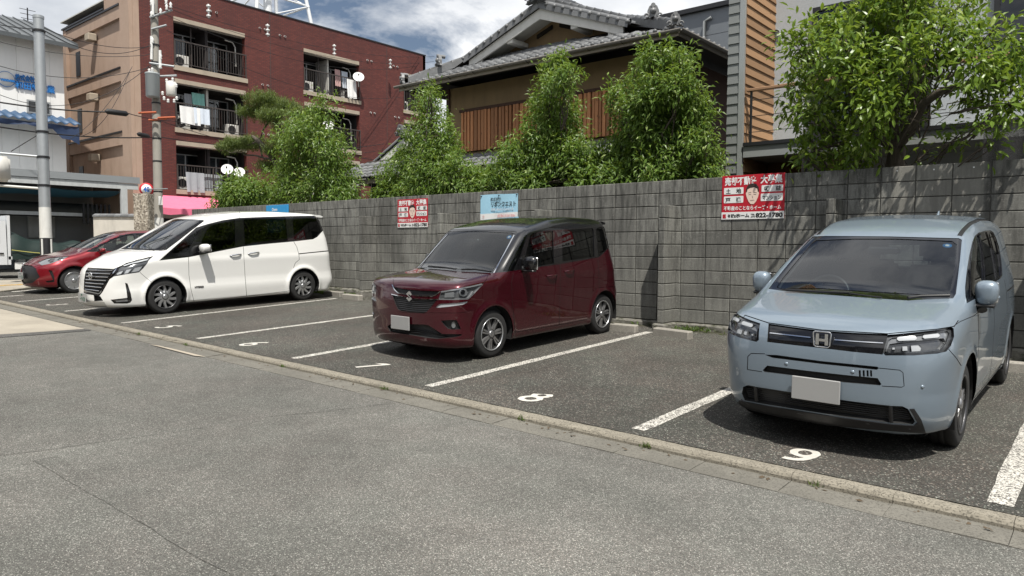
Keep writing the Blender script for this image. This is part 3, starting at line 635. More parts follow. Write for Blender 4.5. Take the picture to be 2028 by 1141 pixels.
    gp = A('panel_gap', MATS['gap'], .006); O = dict(only=(0,))
    c.stroke(gp, SF((232, 195), (240, 285), (300, 308), (430, 326), (600, 337), (800, 344), (1010, 308), (1312, 243)), 2.2, **O)
    c.stroke(gp, SF((300, 578), (330, 590), (600, 603), (640, 598), (1000, 600), (1090, 590), (1190, 560)), 2, **O)
    c.stroke(gp, [(770, 572), (760, 600), (735, 628)], 2.5, mirror=True, **O); c.stroke(gp, [(935, 560), (922, 620), (930, 760), (946, 935)], 2.6, mirror=True, **O); c.stroke(gp, [(1240, 500), (1236, 700), (1230, 895)], 2.6, mirror=True, **O)
    c.stroke(gp, [(1480, 460), (1488, 600), (1490, 665), (1470, 720), (1448, 790), (1438, 850)], 2.6, mirror=True, **O); c.stroke(gp, [(946, 938), (1230, 893), (1438, 850)], 2.6, mirror=True, **O); c.stroke(gp, [(1490, 652), (1560, 645), (1622, 648)], 2.2, mirror=True, **O)
    tl = A('tail_lamp', MATS['lampclear'], -.004); c.cut(tl, [(2.70, 1.33), (2.80, 1.33), (2.90, 1.0), (2.8, .98), (2.76, 1.0)], 'side', only=(0, 1))
    c.cut(A('rear_window', MATS['rearglass'], .004, MATS['gloss_black'], True), [(-.62, 1.12), (.62, 1.12), (.58, 1.5), (-.58, 1.5)], 'back')
    c.finish(MATS['paint_burgundy'], MATS['lining'])
    c.wheels(dict(kind='twin', n=7, lip='silver', face='wheel_grey', w=.011, sp=.10, ph=.1))
    c.mirror((.90, .60, 1.13), (.10, .07, .095), MATS['paint_black'], (.79, .55, 1.07))
    c.cabin(.16, 1.02, (.95, 1.75), .66, shw=.3)
    c.plate((-.005, -.79, .45)); 
    q, n = c.on(*SF((441, 400))[0]); mb = MB(); x0, y0, z0 = q[0], q[1]-.02, q[2]; k = .092
    P = [(-.02, .62), (.60, .12), (.60, -.05), (.02, -.02), (.55, -.32), (.02, -.66), (-.60, -.14), (-.60, .03), (-.05, .0), (-.55, .32)]
    P = [(0, .68), (.55, .27), (.28, .10), (.0, .30), (-.18, .18), (.55, -.28), (0, -.68), (-.55, -.27), (-.28, -.10), (0, -.30), (.18, -.18), (-.55, .28)]
    mb.prism([(x0+a*k, z0+b*k) for a, b in P], 1, y0-.008, y0+.006); c.put(mb, 'emblem', MATS['chrome'], c.objs.get('grille'))
    c.rod([(388, 522), (470, 528), (565, 541)], .012, 'wiper', 'blackplastic', .02); c.rod([(600, 543), (690, 543), (790, 557)], .012, 'wiper', 'blackplastic', .02)
    for i in range(7):
        Q = [c.on(*SF((240+8*i, 410+24*i))[0]), c.on(*SF((450, 440+23*i))[0]), c.on(*SF((735-17*i, 458+21*i))[0])]; mb = MB(); mb.tube([q-n*.012 for q, n in Q], .006, 5); c.put(mb, 'grille_slat', MATS['gunmetal'], c.objs.get('grille'))
    for i in range(3):
        Q = [c.on(*SF((200+30*i, 775+22*i))[0]), c.on(*SF((500, 790+25*i))[0]), c.on(*SF((760+60*i, 850+16*i))[0])]; mb = MB(); mb.tube([q-n*.03 for q, n in Q], .007, 5); c.put(mb, 'grille_slat', MATS['blackplastic'], c.objs.get('lower_grille'))
    q, n = c.on(903, 318); mb = MB(); mb.lathe([(.034, -.003), (.034, .003), (0, .003)], n=24); o = c.put(mb, 'inspection_sticker', MATS['sticker']); o.matrix_basis = Matrix.Translation(q-n*.02) @ Vector(n).to_track_quat('Z', 'Y').to_matrix().to_4x4()
    mb = MB(); mb.lathe([(.016, .001), (0, .001)], n=18); link('sticker_centre', mb.mesh('sticker_centre', MATS['stickerwhite']), o).location = (0, 0, .003)
    c.handle((1150, 577), (1216, 566), 'paint_burgundy', .012); c.handle((1264, 547), (1326, 538), 'paint_burgundy', .012)
    mb = MB(); q, n = c.on(655, 315); q = q-n*.10; mb.bbox(q-np.array([.13, .05, .03]), q+np.array([.13, .06, .03]), .015); c.put(mb, 'inner_mirror', MATS['blackplastic'])
    mb = MB(); mb.prism([(2.45, 1.665), (2.70, 1.66), (2.79, 1.64), (2.79, 1.612), (2.45, 1.605)], 0, -.60, .60); c.put(mb, 'rear_spoiler', MATS['paint_black'])

def car_serena():
    sp = dict(hw=.87, wb=2.92, wr=.315, belt=1.08, crown=.06, kf=.36, pf=2.2, kb=.10, pb=3, flare=.022, zb=.17, kroof=.13, khood=.18, knose=.20, khn=.09, tsig=.05,
        plan=[(-1.1, .80), (-.6, .845), (0, .87), (1, .87), (3, .87), (3.5, .855), (3.85, .81)],
        sec=[(.1, -.05), (.2, -.02), (.36, .0), (.44, .004), (.52, -.006), (.6, -.012), (.8, -.006), (.94, .0), (.99, -.006), (1.02, -.014), (1.1, -.024), (1.3, -.05), (1.75, -.135), (1.9, -.19)],
        top=[(-1.3, .75), (-1.08, .845), (-.95, .915), (-.8, .99), (-.55, 1.08), (-.3, 1.15), (-.14, 1.205), (0, 1.285), (.4, 1.52), (.78, 1.735), (.92, 1.785), (1.2, 1.84), (1.7, 1.89), (2.4, 1.905), (3.1, 1.88), (3.5, 1.85), (3.7, 1.82)],
        front=[(.15, -1.0), (.2, -1.045), (.3, -1.075), (.5, -1.07), (.65, -1.055), (.78, -1.03), (.86, -.985), (.95, -.88), (1.05, -.7)],
        rear=[(.2, 3.70), (.34, 3.80), (.5, 3.79), (.7, 3.75), (1.0, 3.73), (1.3, 3.68), (1.8, 3.52)])
    c = Car('parked_minivan', 'large white minivan with dark side glass parked nose out next to the red hatchback', 'minivan', sp, (-8.97, -4.20), ((140, 390), 3.6214), .044)
    A = c.region; c.arch(.375, 0); c.arch(.375, 2.92)
    ws = A('windscreen', MATS['windscreen'], .004, MATS['gloss_black'], True); bd = A('windscreen_border', MATS['gloss_black'], .003)
    c.cut(bd, [(360, 374), (480, 308), (640, 218), (738, 162), (760, 158), (880, 161), (952, 166), (958, 174), (880, 232), (770, 318), (690, 378), (640, 387), (500, 383)]); c.cut(ws, [(385, 368), (480, 316), (640, 228), (742, 172), (760, 168), (880, 170), (930, 174), (936, 180), (870, 230), (770, 308), (685, 368), (640, 374), (500, 371)])
    tr = A('side_window_trim', MATS['gloss_black'], .004); Z = dict(mirror=True, zr=(.93, 2))
    c.cut(tr, [(634, 457), (730, 372), (900, 220), (985, 194), (1090, 168), (1205, 151), (1400, 143), (1580, 138), (1832, 133), (1848, 180), (1862, 224), (1832, 226), (1815, 236), (1768, 288), (1738, 304), (1600, 320), (1420, 336), (1235, 356), (1040, 394), (850, 432)], **Z)
    dg = A('door_window', MATS['doorglass'], .008, MATS['gloss_black'], True); tg = A('door_window#2', MATS['tint'], .008, MATS['gloss_black'], True)
    c.cut(dg, [(722, 402), (730, 385), (895, 246), (915, 240), (908, 268), (838, 385), (828, 396)], **Z); c.cut(tg, [(925, 392), (930, 335), (975, 235), (1010, 208), (1090, 182), (1178, 164), (1182, 350), (1005, 392)], **Z)
    c.cut(tg, [(1250, 342), (1240, 165), (1250, 158), (1535, 146), (1545, 160), (1556, 312), (1400, 326)], **Z); c.cut(tg, [(1604, 308), (1590, 150), (1600, 144), (1815, 140), (1835, 180), (1846, 216), (1806, 236), (1766, 276), (1735, 296)], **Z)
    gu = A('grille', MATS['matteblack'], .03); c.cut(gu, [(96, 600), (108, 530), (122, 511), (200, 513), (309, 518), (270, 580), (225, 650), (202, 686), (140, 676), (94, 660)])
    gb = A('grille_surround', MATS['gloss_black'], .004); c.cut(gb, [(309, 518), (348, 502), (330, 545), (280, 590), (230, 680), (205, 712), (120, 698), (94, 690), (94, 660), (140, 676), (202, 686), (225, 650), (270, 580)], only=(0,))
    gt = A('grille_trim', MATS['chrome'], -.006); c.stroke(gt, [(330, 512), (275, 588), (232, 655), (210, 692), (195, 694), (94, 672)], 6, only=(0, 1, 2, 3, 4, 5, 6, 7)); 
    hl = A('headlamp', MATS['lampdark'], .02, MATS['gloss_black']); c.cut(hl, [(345, 503), (400, 473), (500, 448), (586, 428), (560, 456), (548, 478), (520, 512), (490, 541), (400, 555), (310, 571), (278, 592), (310, 552), (335, 530)], mirror=True)
    h1 = A('running_lamp', MATS['lampwhite'], .005, MATS['lampclear'], sub='headlamp'); c.cut(h1, [(372, 490), (420, 474), (568, 437), (548, 455), (430, 482), (385, 497)], mirror=True); c.cut(h1, [(330, 548), (352, 535), (380, 528), (360, 554), (330, 560)], mirror=True); c.cut(h1, [(400, 522), (440, 513), (410, 548), (380, 552)], mirror=True); c.cut(h1, [(460, 508), (520, 492), (490, 532), (430, 543)], mirror=True)
    fg = A('fog_recess', MATS['gloss_black'], .02, MATS['blackplastic']); c.cut(fg, [(390, 616), (408, 622), (430, 690), (440, 740), (428, 758), (405, 765), (312, 765), (300, 752), (286, 738), (406, 724), (400, 670)], mirror=True)
    fl = A('fog_lamp', MATS['lampclear'], .006, MATS['lampdark'], sub='fog_recess'); c.cut(fl, [(318, 742), (408, 732), (408, 750), (326, 756)], mirror=True)
    lw = A('lower_grille', MATS['matteblack'], .04); c.cut(lw, [(165, 705), (212, 712), (232, 745), (170, 748)]); c.cut(lw, [(94, 700), (106, 700), (106, 740), (94, 735)])
    lp = A('front_lip', MATS['silver'], -.006); c.cut(lp, [(78, 728), (110, 740), (240, 752), (262, 790), (200, 790), (110, 775), (78, 764)], only=(0,))
    gp = A('panel_gap', MATS['gap'], .006); O = dict(only=(0,), mirror=True)
    c.stroke(gp, [(845, 432), (848, 560), (862, 660), (886, 756)], 2.6, **O); c.stroke(gp, [(1238, 356), (1250, 560), (1262, 712)], 2.6, **O); c.stroke(gp, [(1600, 322), (1622, 360), (1636, 410), (1640, 450), (1610, 475), (1598, 510)], 2.6, **O)
    c.stroke(gp, [(604, 397), (590, 425), (575, 440)], 2.4, **O); c.stroke(gp, [(496, 541), (540, 580), (580, 612)], 2.4, **O); c.stroke(gp, [(350, 385), (480, 390), (604, 397), (690, 380)], 2.4, only=(0,)); c.stroke(gp, [(120, 508), (200, 511), (312, 515), (348, 500), (480, 450), (590, 425)], 2.4, only=(0,))
    rl = A('door_rail', MATS['blackplastic'], .008); c.stroke(rl, [(1634, 409), (1760, 396), (1862, 386)], 7, **O); c.stroke(gp, [(886, 756), (1262, 712), (1585, 672)], 2.4, **O); c.stroke(gp, [(1210, 92), (1212, 150)], 2.2, **O)
    tl = A('tail_lamp', MATS['lampdark'], -.006); c.cut(tl, [(1856, 226), (1872, 224), (1896, 350), (1898, 420), (1860, 412), (1858, 350), (1880, 345)], mirror=True, yr=(3.2, 9))
    c.cut(A('rear_window', MATS['rearglass'], .004, MATS['gloss_black'], True), [(-.62, 1.2), (.62, 1.2), (.57, 1.65), (-.57, 1.65)], 'back')
    c.finish(MATS['paint_white'], MATS['lining'])
    c.wheels(dict(kind='blade', n=10, lip='gunmetal', face='silver', w=.017, tw=.28, ph=.1))
    c.mirror((.985, .72, 1.185), (.13, .10, .08), MATS['paint_white'], (.86, .66, 1.10))
    c.cabin(-.10, 1.14, (1.15, 2.1), .72)
    c.plate((.02, -1.10, .335), digits='・9 31', small='500')
    for i in range(7):
        a = i/6; Q = [c.on(112-14*a, 522+140*a), c.on(180-20*a, 523+146*a), c.on(298-96*a, 527+148*a)]; mb = MB(); mb.tube([q-n*.010 for q, n in Q], .009, 6); c.put(mb, 'grille_slat', MATS['chrome' if i < 9 else 'silver'], c.objs.get('grille'))
    q, n = c.on(150, 566); mb = MB(); V = [(q[0]+.058*math.cos(t), q[1]-.02, q[2]+.058*math.sin(t)) for t in np.linspace(0, 2*math.pi, 25)]; mb.tube(V, .010, 6, caps=False); mb.bbox((q[0]-.075, q[1]-.032, q[2]-.014), (q[0]+.075, q[1]-.01, q[2]+.014), .004); c.put(mb, 'emblem', MATS['silver'], c.objs.get('grille'))
    c.handle((1140, 423), (1222, 412), 'chrome', .016); c.handle((1270, 408), (1350, 398), 'chrome', .016)
    c.rod([(385, 377), (500, 380), (600, 386)], .012, 'wiper', 'blackplastic', .02); 
    mb = MB(); mb.prism([(3.32, 1.83), (3.52, 1.815), (3.60, 1.79), (3.58, 1.765), (3.35, 1.78)], 0, -.64, .64); c.put(mb, 'rear_spoiler', MATS['paint_white'])
    for y, tx in ((.56, 'HYBRID'),):
        me = text_mesh(tx, size=.05, bold=.002, extrude=.002, align='LEFT').copy(); me.materials.append(MATS['gunmetal']); q, n = c.on(890, 655); o = link('badge', me, c.root); o.matrix_basis = Matrix.Translation(q+n*.003) @ Matrix(((0, 0, 1, 0), (1, 0, 0, 0), (0, 1, 0, 0), (0, 0, 0, 1)))

def car_yaris():
    sp = dict(hw=.84, wb=2.55, wr=.30, belt=.93, crown=.05, kf=.34, pf=2.2, kb=.15, pb=3, flare=.02, zb=.16, kroof=.18, khood=.22, knose=.26, khn=.16, tsig=.06,
        plan=[(-.85, .76), (-.4, .82), (0, .84), (2.5, .84), (2.9, .80), (3.15, .72)],
        sec=[(.1, -.05), (.2, -.02), (.4, 0), (.7, .0), (.85, -.012), (.95, -.04), (1.2, -.13), (1.45, -.24)],
        top=[(-1.0, .62), (-.83, .705), (-.7, .76), (-.4, .86), (0, .95), (.25, 1.005), (.5, 1.11), (.9, 1.30), (1.2, 1.41), (1.5, 1.465), (2.0, 1.475), (2.6, 1.43), (2.9, 1.34), (3.2, 1.1)],
        front=[(.15, -.74), (.22, -.79), (.35, -.83), (.5, -.83), (.62, -.815), (.7, -.78), (.8, -.68)], rear=[(.2, 3.02), (.4, 3.10), (.8, 3.08), (1.1, 2.98), (1.4, 2.7)])
    c = Car('parked_hatchback', 'bright red hatchback partly hidden behind the white minivan', 'car', sp, (-14.62, -3.76), ((0, 380), 4.7556), .05)
    A = c.region; c.arch(.355, 0); c.arch(.355, 2.55)
    ws = A('windscreen', MATS['windscreen'], .004, MATS['gloss_black'], True); c.cut(ws, [(650, 520), (740, 462), (870, 395), (940, 372), (1080, 372), (1086, 380), (960, 462), (866, 526), (760, 528)])
    dg = A('door_window', MATS['doorglass'], .006, MATS['gloss_black'], True); tr = A('side_window_trim', MATS['gloss_black'], .003)
    S = dict(mode='side', zr=(.85, 2), nx=.5); c.cut(tr, [(.28, .965), (.7, 1.17), (1.0, 1.31), (1.35, 1.40), (1.9, 1.41), (2.4, 1.35), (2.62, 1.18), (2.3, 1.03), (1.3, .975)], **S); c.cut(dg, [(.40, .985), (.75, 1.16), (1.05, 1.29), (1.38, 1.375), (1.48, 1.38), (1.5, 1.0)], **S); c.cut(dg, [(1.58, 1.005), (1.56, 1.38), (1.9, 1.38), (2.3, 1.32), (2.45, 1.15), (2.25, 1.05)], **S)
    gr = A('grille', MATS['blackplastic'], .02); c.cut(gr, [(207, 690), (240, 688), (300, 695), (338, 722), (352, 760), (376, 802), (330, 838), (306, 858), (230, 866), (206, 845)])
    hl = A('headlamp', MATS['lampclear'], .012, MATS['gloss_black']); c.cut(hl, [(352, 664), (400, 642), (450, 624), (560, 612), (655, 603), (600, 636), (540, 656), (460, 680), (392, 692)], mirror=True)
    h2 = A('headlamp_unit', MATS['lampdark'], .012, MATS['chrome'], sub='headlamp'); c.cut(h2, [(450, 650), (480, 632), (520, 628), (500, 656), (470, 664)], mirror=True); c.cut(h2, [(540, 640), (560, 622), (596, 618), (570, 644)], mirror=True)
    fg = A('fog_recess', MATS['blackplastic'], .02); c.cut(fg, [(455, 735), (490, 742), (512, 800), (512, 850), (442, 855), (430, 842), (500, 830)], mirror=True)
    gp = A('panel_gap', MATS['gap'], .006); c.stroke(gp, [(240, 655), (352, 690), (400, 695)], 2.5, only=(0,)); c.stroke(gp, [(930, 560), (935, 620)], 2.5, only=(0,), mirror=True); c.stroke(gp, [(655, 520), (760, 535), (880, 530)], 2.5, only=(0,))
    c.cut(A('rear_window', MATS['rearglass'], .004, MATS['gloss_black'], True), [(-.5, 1.0), (.5, 1.0), (.45, 1.3), (-.45, 1.3)], 'back')
    c.finish(MATS['paint_red'], MATS['lining'])
    c.wheels(dict(kind='cover', n=8, lip='silver', face='silver'))
    c.mirror((.95, .62, 1.0), (.105, .075, .06), MATS['paint_red'], (.80, .62, .95)); c.cabin(.28, .95, (1.15, 2.0), .52, cloth='seatcloth')
    c.plate((0, -.86, .43), digits='・・15', small='50')
    mb = MB(); mb.tube([(.06*math.cos(t), -.80, .70+.04*math.sin(t)) for t in np.linspace(0, 2*math.pi, 21)], .007, 6, caps=False); mb.tube([(.025*math.cos(t), -.80, .70+.038*math.sin(t)) for t in np.linspace(0, 2*math.pi, 21)], .005, 6, caps=False); c.put(mb, 'emblem', MATS['chrome'])
    c.handle((1290, 480), (1370, 470), 'paint_red', .014)
CARS = [car_freed, car_solio, car_serena, car_yaris]
for fn in CARS: fn()
# ================================================================ ground
def asphalt(name, base, spec_amt, light, scale=150, warm=(1, .985, .95), patch=.25, moss=False):
    t = NT(name); ps = t.pos(); v = t.add('ShaderNodeTexVoronoi', {'Vector': ps, 'Scale': scale}); cell = v.outputs['Color']
    sx = t.add('ShaderNodeSeparateColor', {0: cell}).outputs[0]; sy = t.add('ShaderNodeSeparateColor', {0: cell}).outputs[1]
    g = t.ramp(sx, (0, base*.45), (.5, base*.92), (.88, base*1.25), (1, light)); c = t.mix(1.0, g, warm, 'MULTIPLY')
    hue = t.ramp(t.math('ADD', t.math('MULTIPLY', sy, .4), t.math('MULTIPLY', t.noise(ps, 1.3, 4, .6), .6)), (.32, (1.10, .97, .90)), (.5, (1, 1, 1)), (.68, (.92, 1.02, .93))); c = t.mix(spec_amt, c, t.mix(1.0, c, hue, 'MULTIPLY'))
    lg = t.noise(ps, .35, 5, .6); c = t.mix(1.0, c, t.ramp(lg, (.3, 1-patch), (.7, 1+patch*.7)), 'MULTIPLY')
    md = t.noise(ps, 3.0, 6, .65); c = t.mix(1.0, c, t.ramp(md, (.3, .86), (.7, 1.12)), 'MULTIPLY')
    if moss:
        y = t.add('ShaderNodeSeparateXYZ', {0: ps}).outputs[1]; edge = t.math('MULTIPLY', t.ramp(t.math('ADD', t.math('MULTIPLY', y, 1.0), t.math('MULTIPLY', md, .5)), (0, 0.0), (.22, 1.0)), .8); c = t.mix(edge, c, (.04, .042, .016))
        st = t.ramp(t.noise(t.map(ps, (1.4, .5, 1)), .9, 5, .6), (.45, 0.0), (.8, .45)); c = t.mix(st, c, (.055, .048, .04))
    cr = t.add('ShaderNodeTexVoronoi', {'Vector': t.mix(.12, ps, t.add('ShaderNodeTexNoise', {'Vector': ps, 'Scale': 1.2, 'Detail': 5}).outputs['Color']), 'Scale': .42}, feature='DISTANCE_TO_EDGE').outputs[0]
    crk = t.math('MULTIPLY', t.ramp(cr, (0, 1.0), (.006, 0.0)), t.ramp(lg, (.50, 0.0), (.64, .22))); c = t.mix(crk, c, (.03, .028, .025))
    t.set(color=c, rough=.88, spec=.3); t.bump(t.math('ADD', sx, md), .5, .004); MATS[name] = t.m; return t.m
asphalt('road_asphalt', .134, .35, .40, 200, (1, .98, .90), .27); asphalt('lot_asphalt', .070, 1.0, .34, 125, (1, .965, .88), .34, True)
def concrete(name, col, dark=.5, scale=5, speck=.5, rough=.9, streak=None):
    t = NT(name); ps = t.pos(); a = t.noise(ps, scale, 7, .65); c = t.mix(a, tuple(x*(1-dark*.6) for x in col), tuple(x*(1+dark*.35) for x in col))
    v = t.vor(ps, 120, 1); sv = t.add('ShaderNodeSeparateColor', {0: v}).outputs[0]; c = t.mix(t.math('MULTIPLY', t.ramp(sv, (.55, 0.0), (1, 1.0)), speck), c, tuple(x*.35 for x in col))
    c = t.mix(t.math('MULTIPLY', t.ramp(t.noise(ps, 1.1, 5, .6), (.42, 0.0), (.7, 1.0)), .55), c, tuple(x*.55 for x in col))
    t.set(color=c, rough=rough, spec=.25); t.bump(a, .4, .006); MATS[name] = t.m; return t.m
concrete('kerb_stone', (.29, .265, .215), .8, 18, .95); concrete('gutter_concrete', (.185, .176, .152), .6, 7, .7); concrete('pavement_concrete', (.37, .335, .275), .3, 3, .2); concrete('stop_concrete', (.36, .34, .30), .6, 14, .4)
concrete('fresh_concrete', (.42, .37, .30), .2, 4, .1)
def line_paint(name, wear):
    t = NT(name); ps = t.pos(); v = t.add('ShaderNodeTexVoronoi', {'Vector': ps, 'Scale': 105}); cell = t.add('ShaderNodeSeparateColor', {0: v.outputs['Color']}).outputs[0]
    n = t.math('ADD', t.math('MULTIPLY', cell, .55), t.math('MULTIPLY', t.noise(ps, 5, 6, .7), .45)); f = t.ramp(n, (wear-.05, 1.0), (wear+.05, 0.0)) if wear < 1 else 1.0
    white = t.mix(t.noise(ps, 18, 4), (.46, .44, .39), (.62, .60, .55)); c = t.mix(f, (.085, .08, .072), white) if False else t.mix(t.math('SUBTRACT', 1.0, f) if wear < 1 else 0.0, white, (.10, .095, .085))
    t.set(color=c, rough=.8); t.bump(cell, .4, .003); MATS[name] = t.m; return t.m
line_paint('worn_paint', .555); line_paint('fresh_paint', .80)

def zr(x, y):                             # street level
    return GB*max(min(x, 14), -42)-.055-(.012*max(0, -y-5.6) if False else 0)
# one big sheet for the street and everything beyond
xs = [-400, -120, -60, -42, -30, -20, -10, 0, 8, 14, 40, 400]; ys = [-400, -60, -20, -10, -5.75, 0, 20, 60, 400]
V = [(x, y, zr(x, y)) for y in ys for x in xs]; nx = len(xs)
F = [(j*nx+i, j*nx+i+1, (j+1)*nx+i+1, (j+1)*nx+i) for j in range(len(ys)-1) for i in range(nx-1)]
g = MB().add(V, F).build('road', MATS['road_asphalt']); tag(g, 'grey asphalt road in front of the parking lot', kind='structure')
# parking lot sheet
LX0, LX1 = -15.6, 9.0
xs = np.linspace(LX0, LX1, 30); V = []; F = []
for x in xs:
    for y in (-5.36, -2.7, .05): V.append((x, y, G(x, y)))
for i in range(len(xs)-1):
    for j in range(2): F.append((i*3+j, (i+1)*3+j, (i+1)*3+j+1, i*3+j+1))
lot = MB().add(V, F).build('parking_lot_ground', MATS['lot_asphalt']); tag(lot, 'dark worn asphalt of the parking lot with numbered bays', kind='structure')
mb = MB(); mb.add([(LX0, -5.4, -.5), (LX1, -5.4, -.5), (LX1, 0, -.5), (LX0, 0, -.5), (LX0, -5.36, G(LX0, -5.36)-.004), (LX1, -5.36, G(LX1, -5.36)-.004), (LX1, 0, G(LX1, 0)-.004), (LX0, 0, G(LX0, 0)-.004)], [(0, 4, 7, 3), (0, 1, 5, 4), (1, 2, 6, 5)]); mb.build('lot_edge', MATS['lot_asphalt'], lot)
# kerb stones and gutter slabs, each a piece of its own
kerb = thing('kerb', None, None, (0, -5.43, 0), kind='structure'); gut = thing('gutter', None, None, (0, -5.62, 0), kind='structure')
def stone(seed, L, prof, jit):
    r = random.Random(seed); n = 7; V = []; m = len(prof)
    for i in range(n):
        x = -L/2+L*i/(n-1)
        for y, z in prof: V.append((x, y+r.uniform(-jit, jit), z+(r.uniform(-jit, jit) if z > -.05 else 0)))
    F = [(i*m+j, (i+1)*m+j, (i+1)*m+j+1, i*m+j+1) for i in range(n-1) for j in range(m-1)]+[tuple(range(m)), tuple(range((n-1)*m, n*m))[::-1]]
    me = mesh('kerb_stone', V, F, MATS['kerb_stone']); return me
KM = [stone(i, .602, [(-.062, -.25), (-.061, -.024), (-.052, -.008), (-.040, .001), (0, .004), (.055, .003), (.068, -.002), (.068, -.25)], .0022) for i in range(6)]
KM += [stone(20+i, .598, [(-.062, -.25), (-.058, -.034), (-.046, -.018), (-.034, .0), (0, .002), (.055, .003), (.066, -.004), (.066, -.25)], .005) for i in range(2)]
def gslab(seed):
    r = random.Random(seed); V = []; n = 5
    for i in range(n):
        x = -.3005+.601*i/(n-1)
        for y, z in ((-.125, -.2), (-.124, .0), (-.03, .004), (.125, .006), (.125, -.2)): V.append((x, y+r.uniform(-.002, .002), z+r.uniform(-.002, .002)))
    return mesh('gutter_slab', V, [(i*5+j, (i+1)*5+j, (i+1)*5+j+1, i*5+j+1) for i in range(n-1) for j in range(4)]+[(0, 1, 2, 3, 4), (24, 23, 22, 21, 20)], MATS['gutter_concrete'])
GM = [gslab(i) for i in range(4)]
tilt = Matrix.Rotation(-math.atan(GB), 4, 'Y')
def tx(M): return M
x = 8.14; i = 0
while x > -17.4:
    M = Matrix.Translation((x, -5.43, GB*x+.0)) @ Matrix.Rotation(math.atan(-GB), 4, 'Y') @ Matrix.Rotation(random.uniform(-.004, .004), 4, 'X')
    place('kerb_stone', KM[random.choice([0, 1, 2, 3, 4, 5, 6 if i % 7 == 0 else 0, 7 if i % 9 == 4 else 1])], kerb, M)
    place('gutter_slab', GM[i % 4], gut, Matrix.Translation((x, -5.617, GB*x-.050+random.uniform(-.003, .003))) @ Matrix.Rotation(math.atan(-GB), 4, 'Y')); x -= .605; i += 1
# pale paving beside the lot, cut off by a dark seam
def sheet(name, pts, mat, dz, label=None, kind='structure', zf=zr, parent=None):
    mb = MB().add([(x, y, zf(x, y)+dz) for x, y in pts], [tuple(range(len(pts)))]); o = mb.build(name, mat, parent)
    if parent is None: tag(o, label, kind=kind)
    return o
sheet('pavement', [(-7.55, -5.77), (-7.60, -6.4), (-7.72, -7.2), (-7.9, -8.6), (-20.5, -8.6), (-20.5, -5.77)], MATS['pavement_concrete'], .006)
asphalt('seam_asphalt', .085, .6, .2, 150)
sheet('road_seam', [(-7.29, -5.77), (-7.28, -6.5), (-7.30, -7.2), (-7.4, -8.6), (-7.90, -8.6), (-7.72, -7.2), (-7.60, -6.4), (-7.55, -5.77)], MATS['seam_asphalt'], .008)
sheet('concrete_patch', [(-5.15, -5.80), (-3.80, -5.83), (-3.62, -5.765), (-4.1, -5.757), (-4.95, -5.757)], MATS['fresh_concrete'], .014)
def gp_(px, py):
    z = 0.0
    for _ in range(6): p = at(px, py, 2, z); z = zr(p[0], p[1])
    return (p[0], p[1])
asphalt('patch_asphalt', .126, .35, .38, 190, (1, .98, .90), .2); asphalt('trench_asphalt', .122, .35, .34, 190, (1, .98, .90), .1)
rr_ = random.Random(12); sm_ = [gp_(-60, 911), gp_(120, 888), gp_(384, 851), gp_(500, 829), gp_(640, 816), gp_(804, 796)]; den = []
for (a, b) in zip(sm_[:-1], sm_[1:]):
    for i in range(6): u = i/6; den.append((a[0]+(b[0]-a[0])*u+rr_.uniform(-.012, .012), a[1]+(b[1]-a[1])*u+rr_.uniform(-.012, .012)))
sheet('road_patch', den+[sm_[-1], (-1.3, -5.77), (-7.27, -5.77), (-7.27, -6.6), (-7.4, -8.7)], MATS['patch_asphalt'], .002)
c0, c1 = np.array(gp_(89, 908)), np.array(gp_(520, 1150)); dd_ = (c1-c0)/np.linalg.norm(c1-c0); nn2 = np.array([-dd_[1], dd_[0]]); L1, L2 = [], []
for i in range(15): q = c0+(c1-c0)*i/14; L1.append(tuple(q+nn2*(.07+rr_.uniform(-.01, .01)))); L2.append(tuple(q-nn2*(.07+rr_.uniform(-.01, .01))))
sheet('road_trench', L1+L2[::-1], MATS['trench_asphalt'], .0035)
# paving of the pavement across the lot's far side with a tactile strip
sheet('pavement', [(-15.9, -5.77), (-15.62, -5.3), (-17.2, -3.6), (-19.2, -1.4), (-19.2, 6), (-21.6, 6), (-21.6, -5.77)], MATS['pavement_concrete'], .012)
plain('tactile_yellow', (.50, .34, .13), .8, var=.25, dirt=.3); plain('road_white', (.62, .61, .57), .7, var=.15)
tp = thing('tactile_strip', 'row of faded yellow tactile paving tiles beyond the red hatchback', 'paving', (-18.6, -4.2, zr(-18.6, -4)))
for k in range(13):
    y = -5.9+k*.42; x = -18.55-.10*k
    mb = MB(); mb.box((x-.15, y, zr(x, y)+.012), (x+.15, y+.40, zr(x, y)+.022))
    for a in range(4):
        for b in range(4): mb.box((x-.12+a*.07, y+.04+b*.09, zr(x, y)+.022), (x-.09+a*.07, y+.08+b*.09, zr(x, y)+.027))
    mb.build('tactile_tile', MATS['tactile_yellow'], tp)
for k in range(7): sheet('crossing_stripe', [(-22.6-.0*k, -9+k*.95), (-22.6, -8.55+k*.95), (-25.2, -8.55+k*.95), (-25.2, -9+k*.95)], MATS['road_white'], .006)
lk = thing('kerb', None, None, (-16, -4, 0), kind='structure')
for k in range(7):
    a = np.array([-15.25, -5.15])+np.array([-.62, .57])*k*.72; b = a+np.array([-.62, .57])*.70; n = np.array([.57, .62])*.07
    mb = MB(); z0 = zr(*a)+.0; mb.add([(*(a-n), -.2+z0), (*(b-n), -.2+z0), (*(b+n), -.2+z0), (*(a+n), -.2+z0), (*(a-n), z0+.10), (*(b-n), z0+.10), (*(b+n), z0+.10), (*(a+n), z0+.10)], [(4, 5, 6, 7), (0, 1, 5, 4), (1, 2, 6, 5), (2, 3, 7, 6), (3, 0, 4, 7)]); mb.build('kerb_stone', MATS['kerb_stone'], lk)
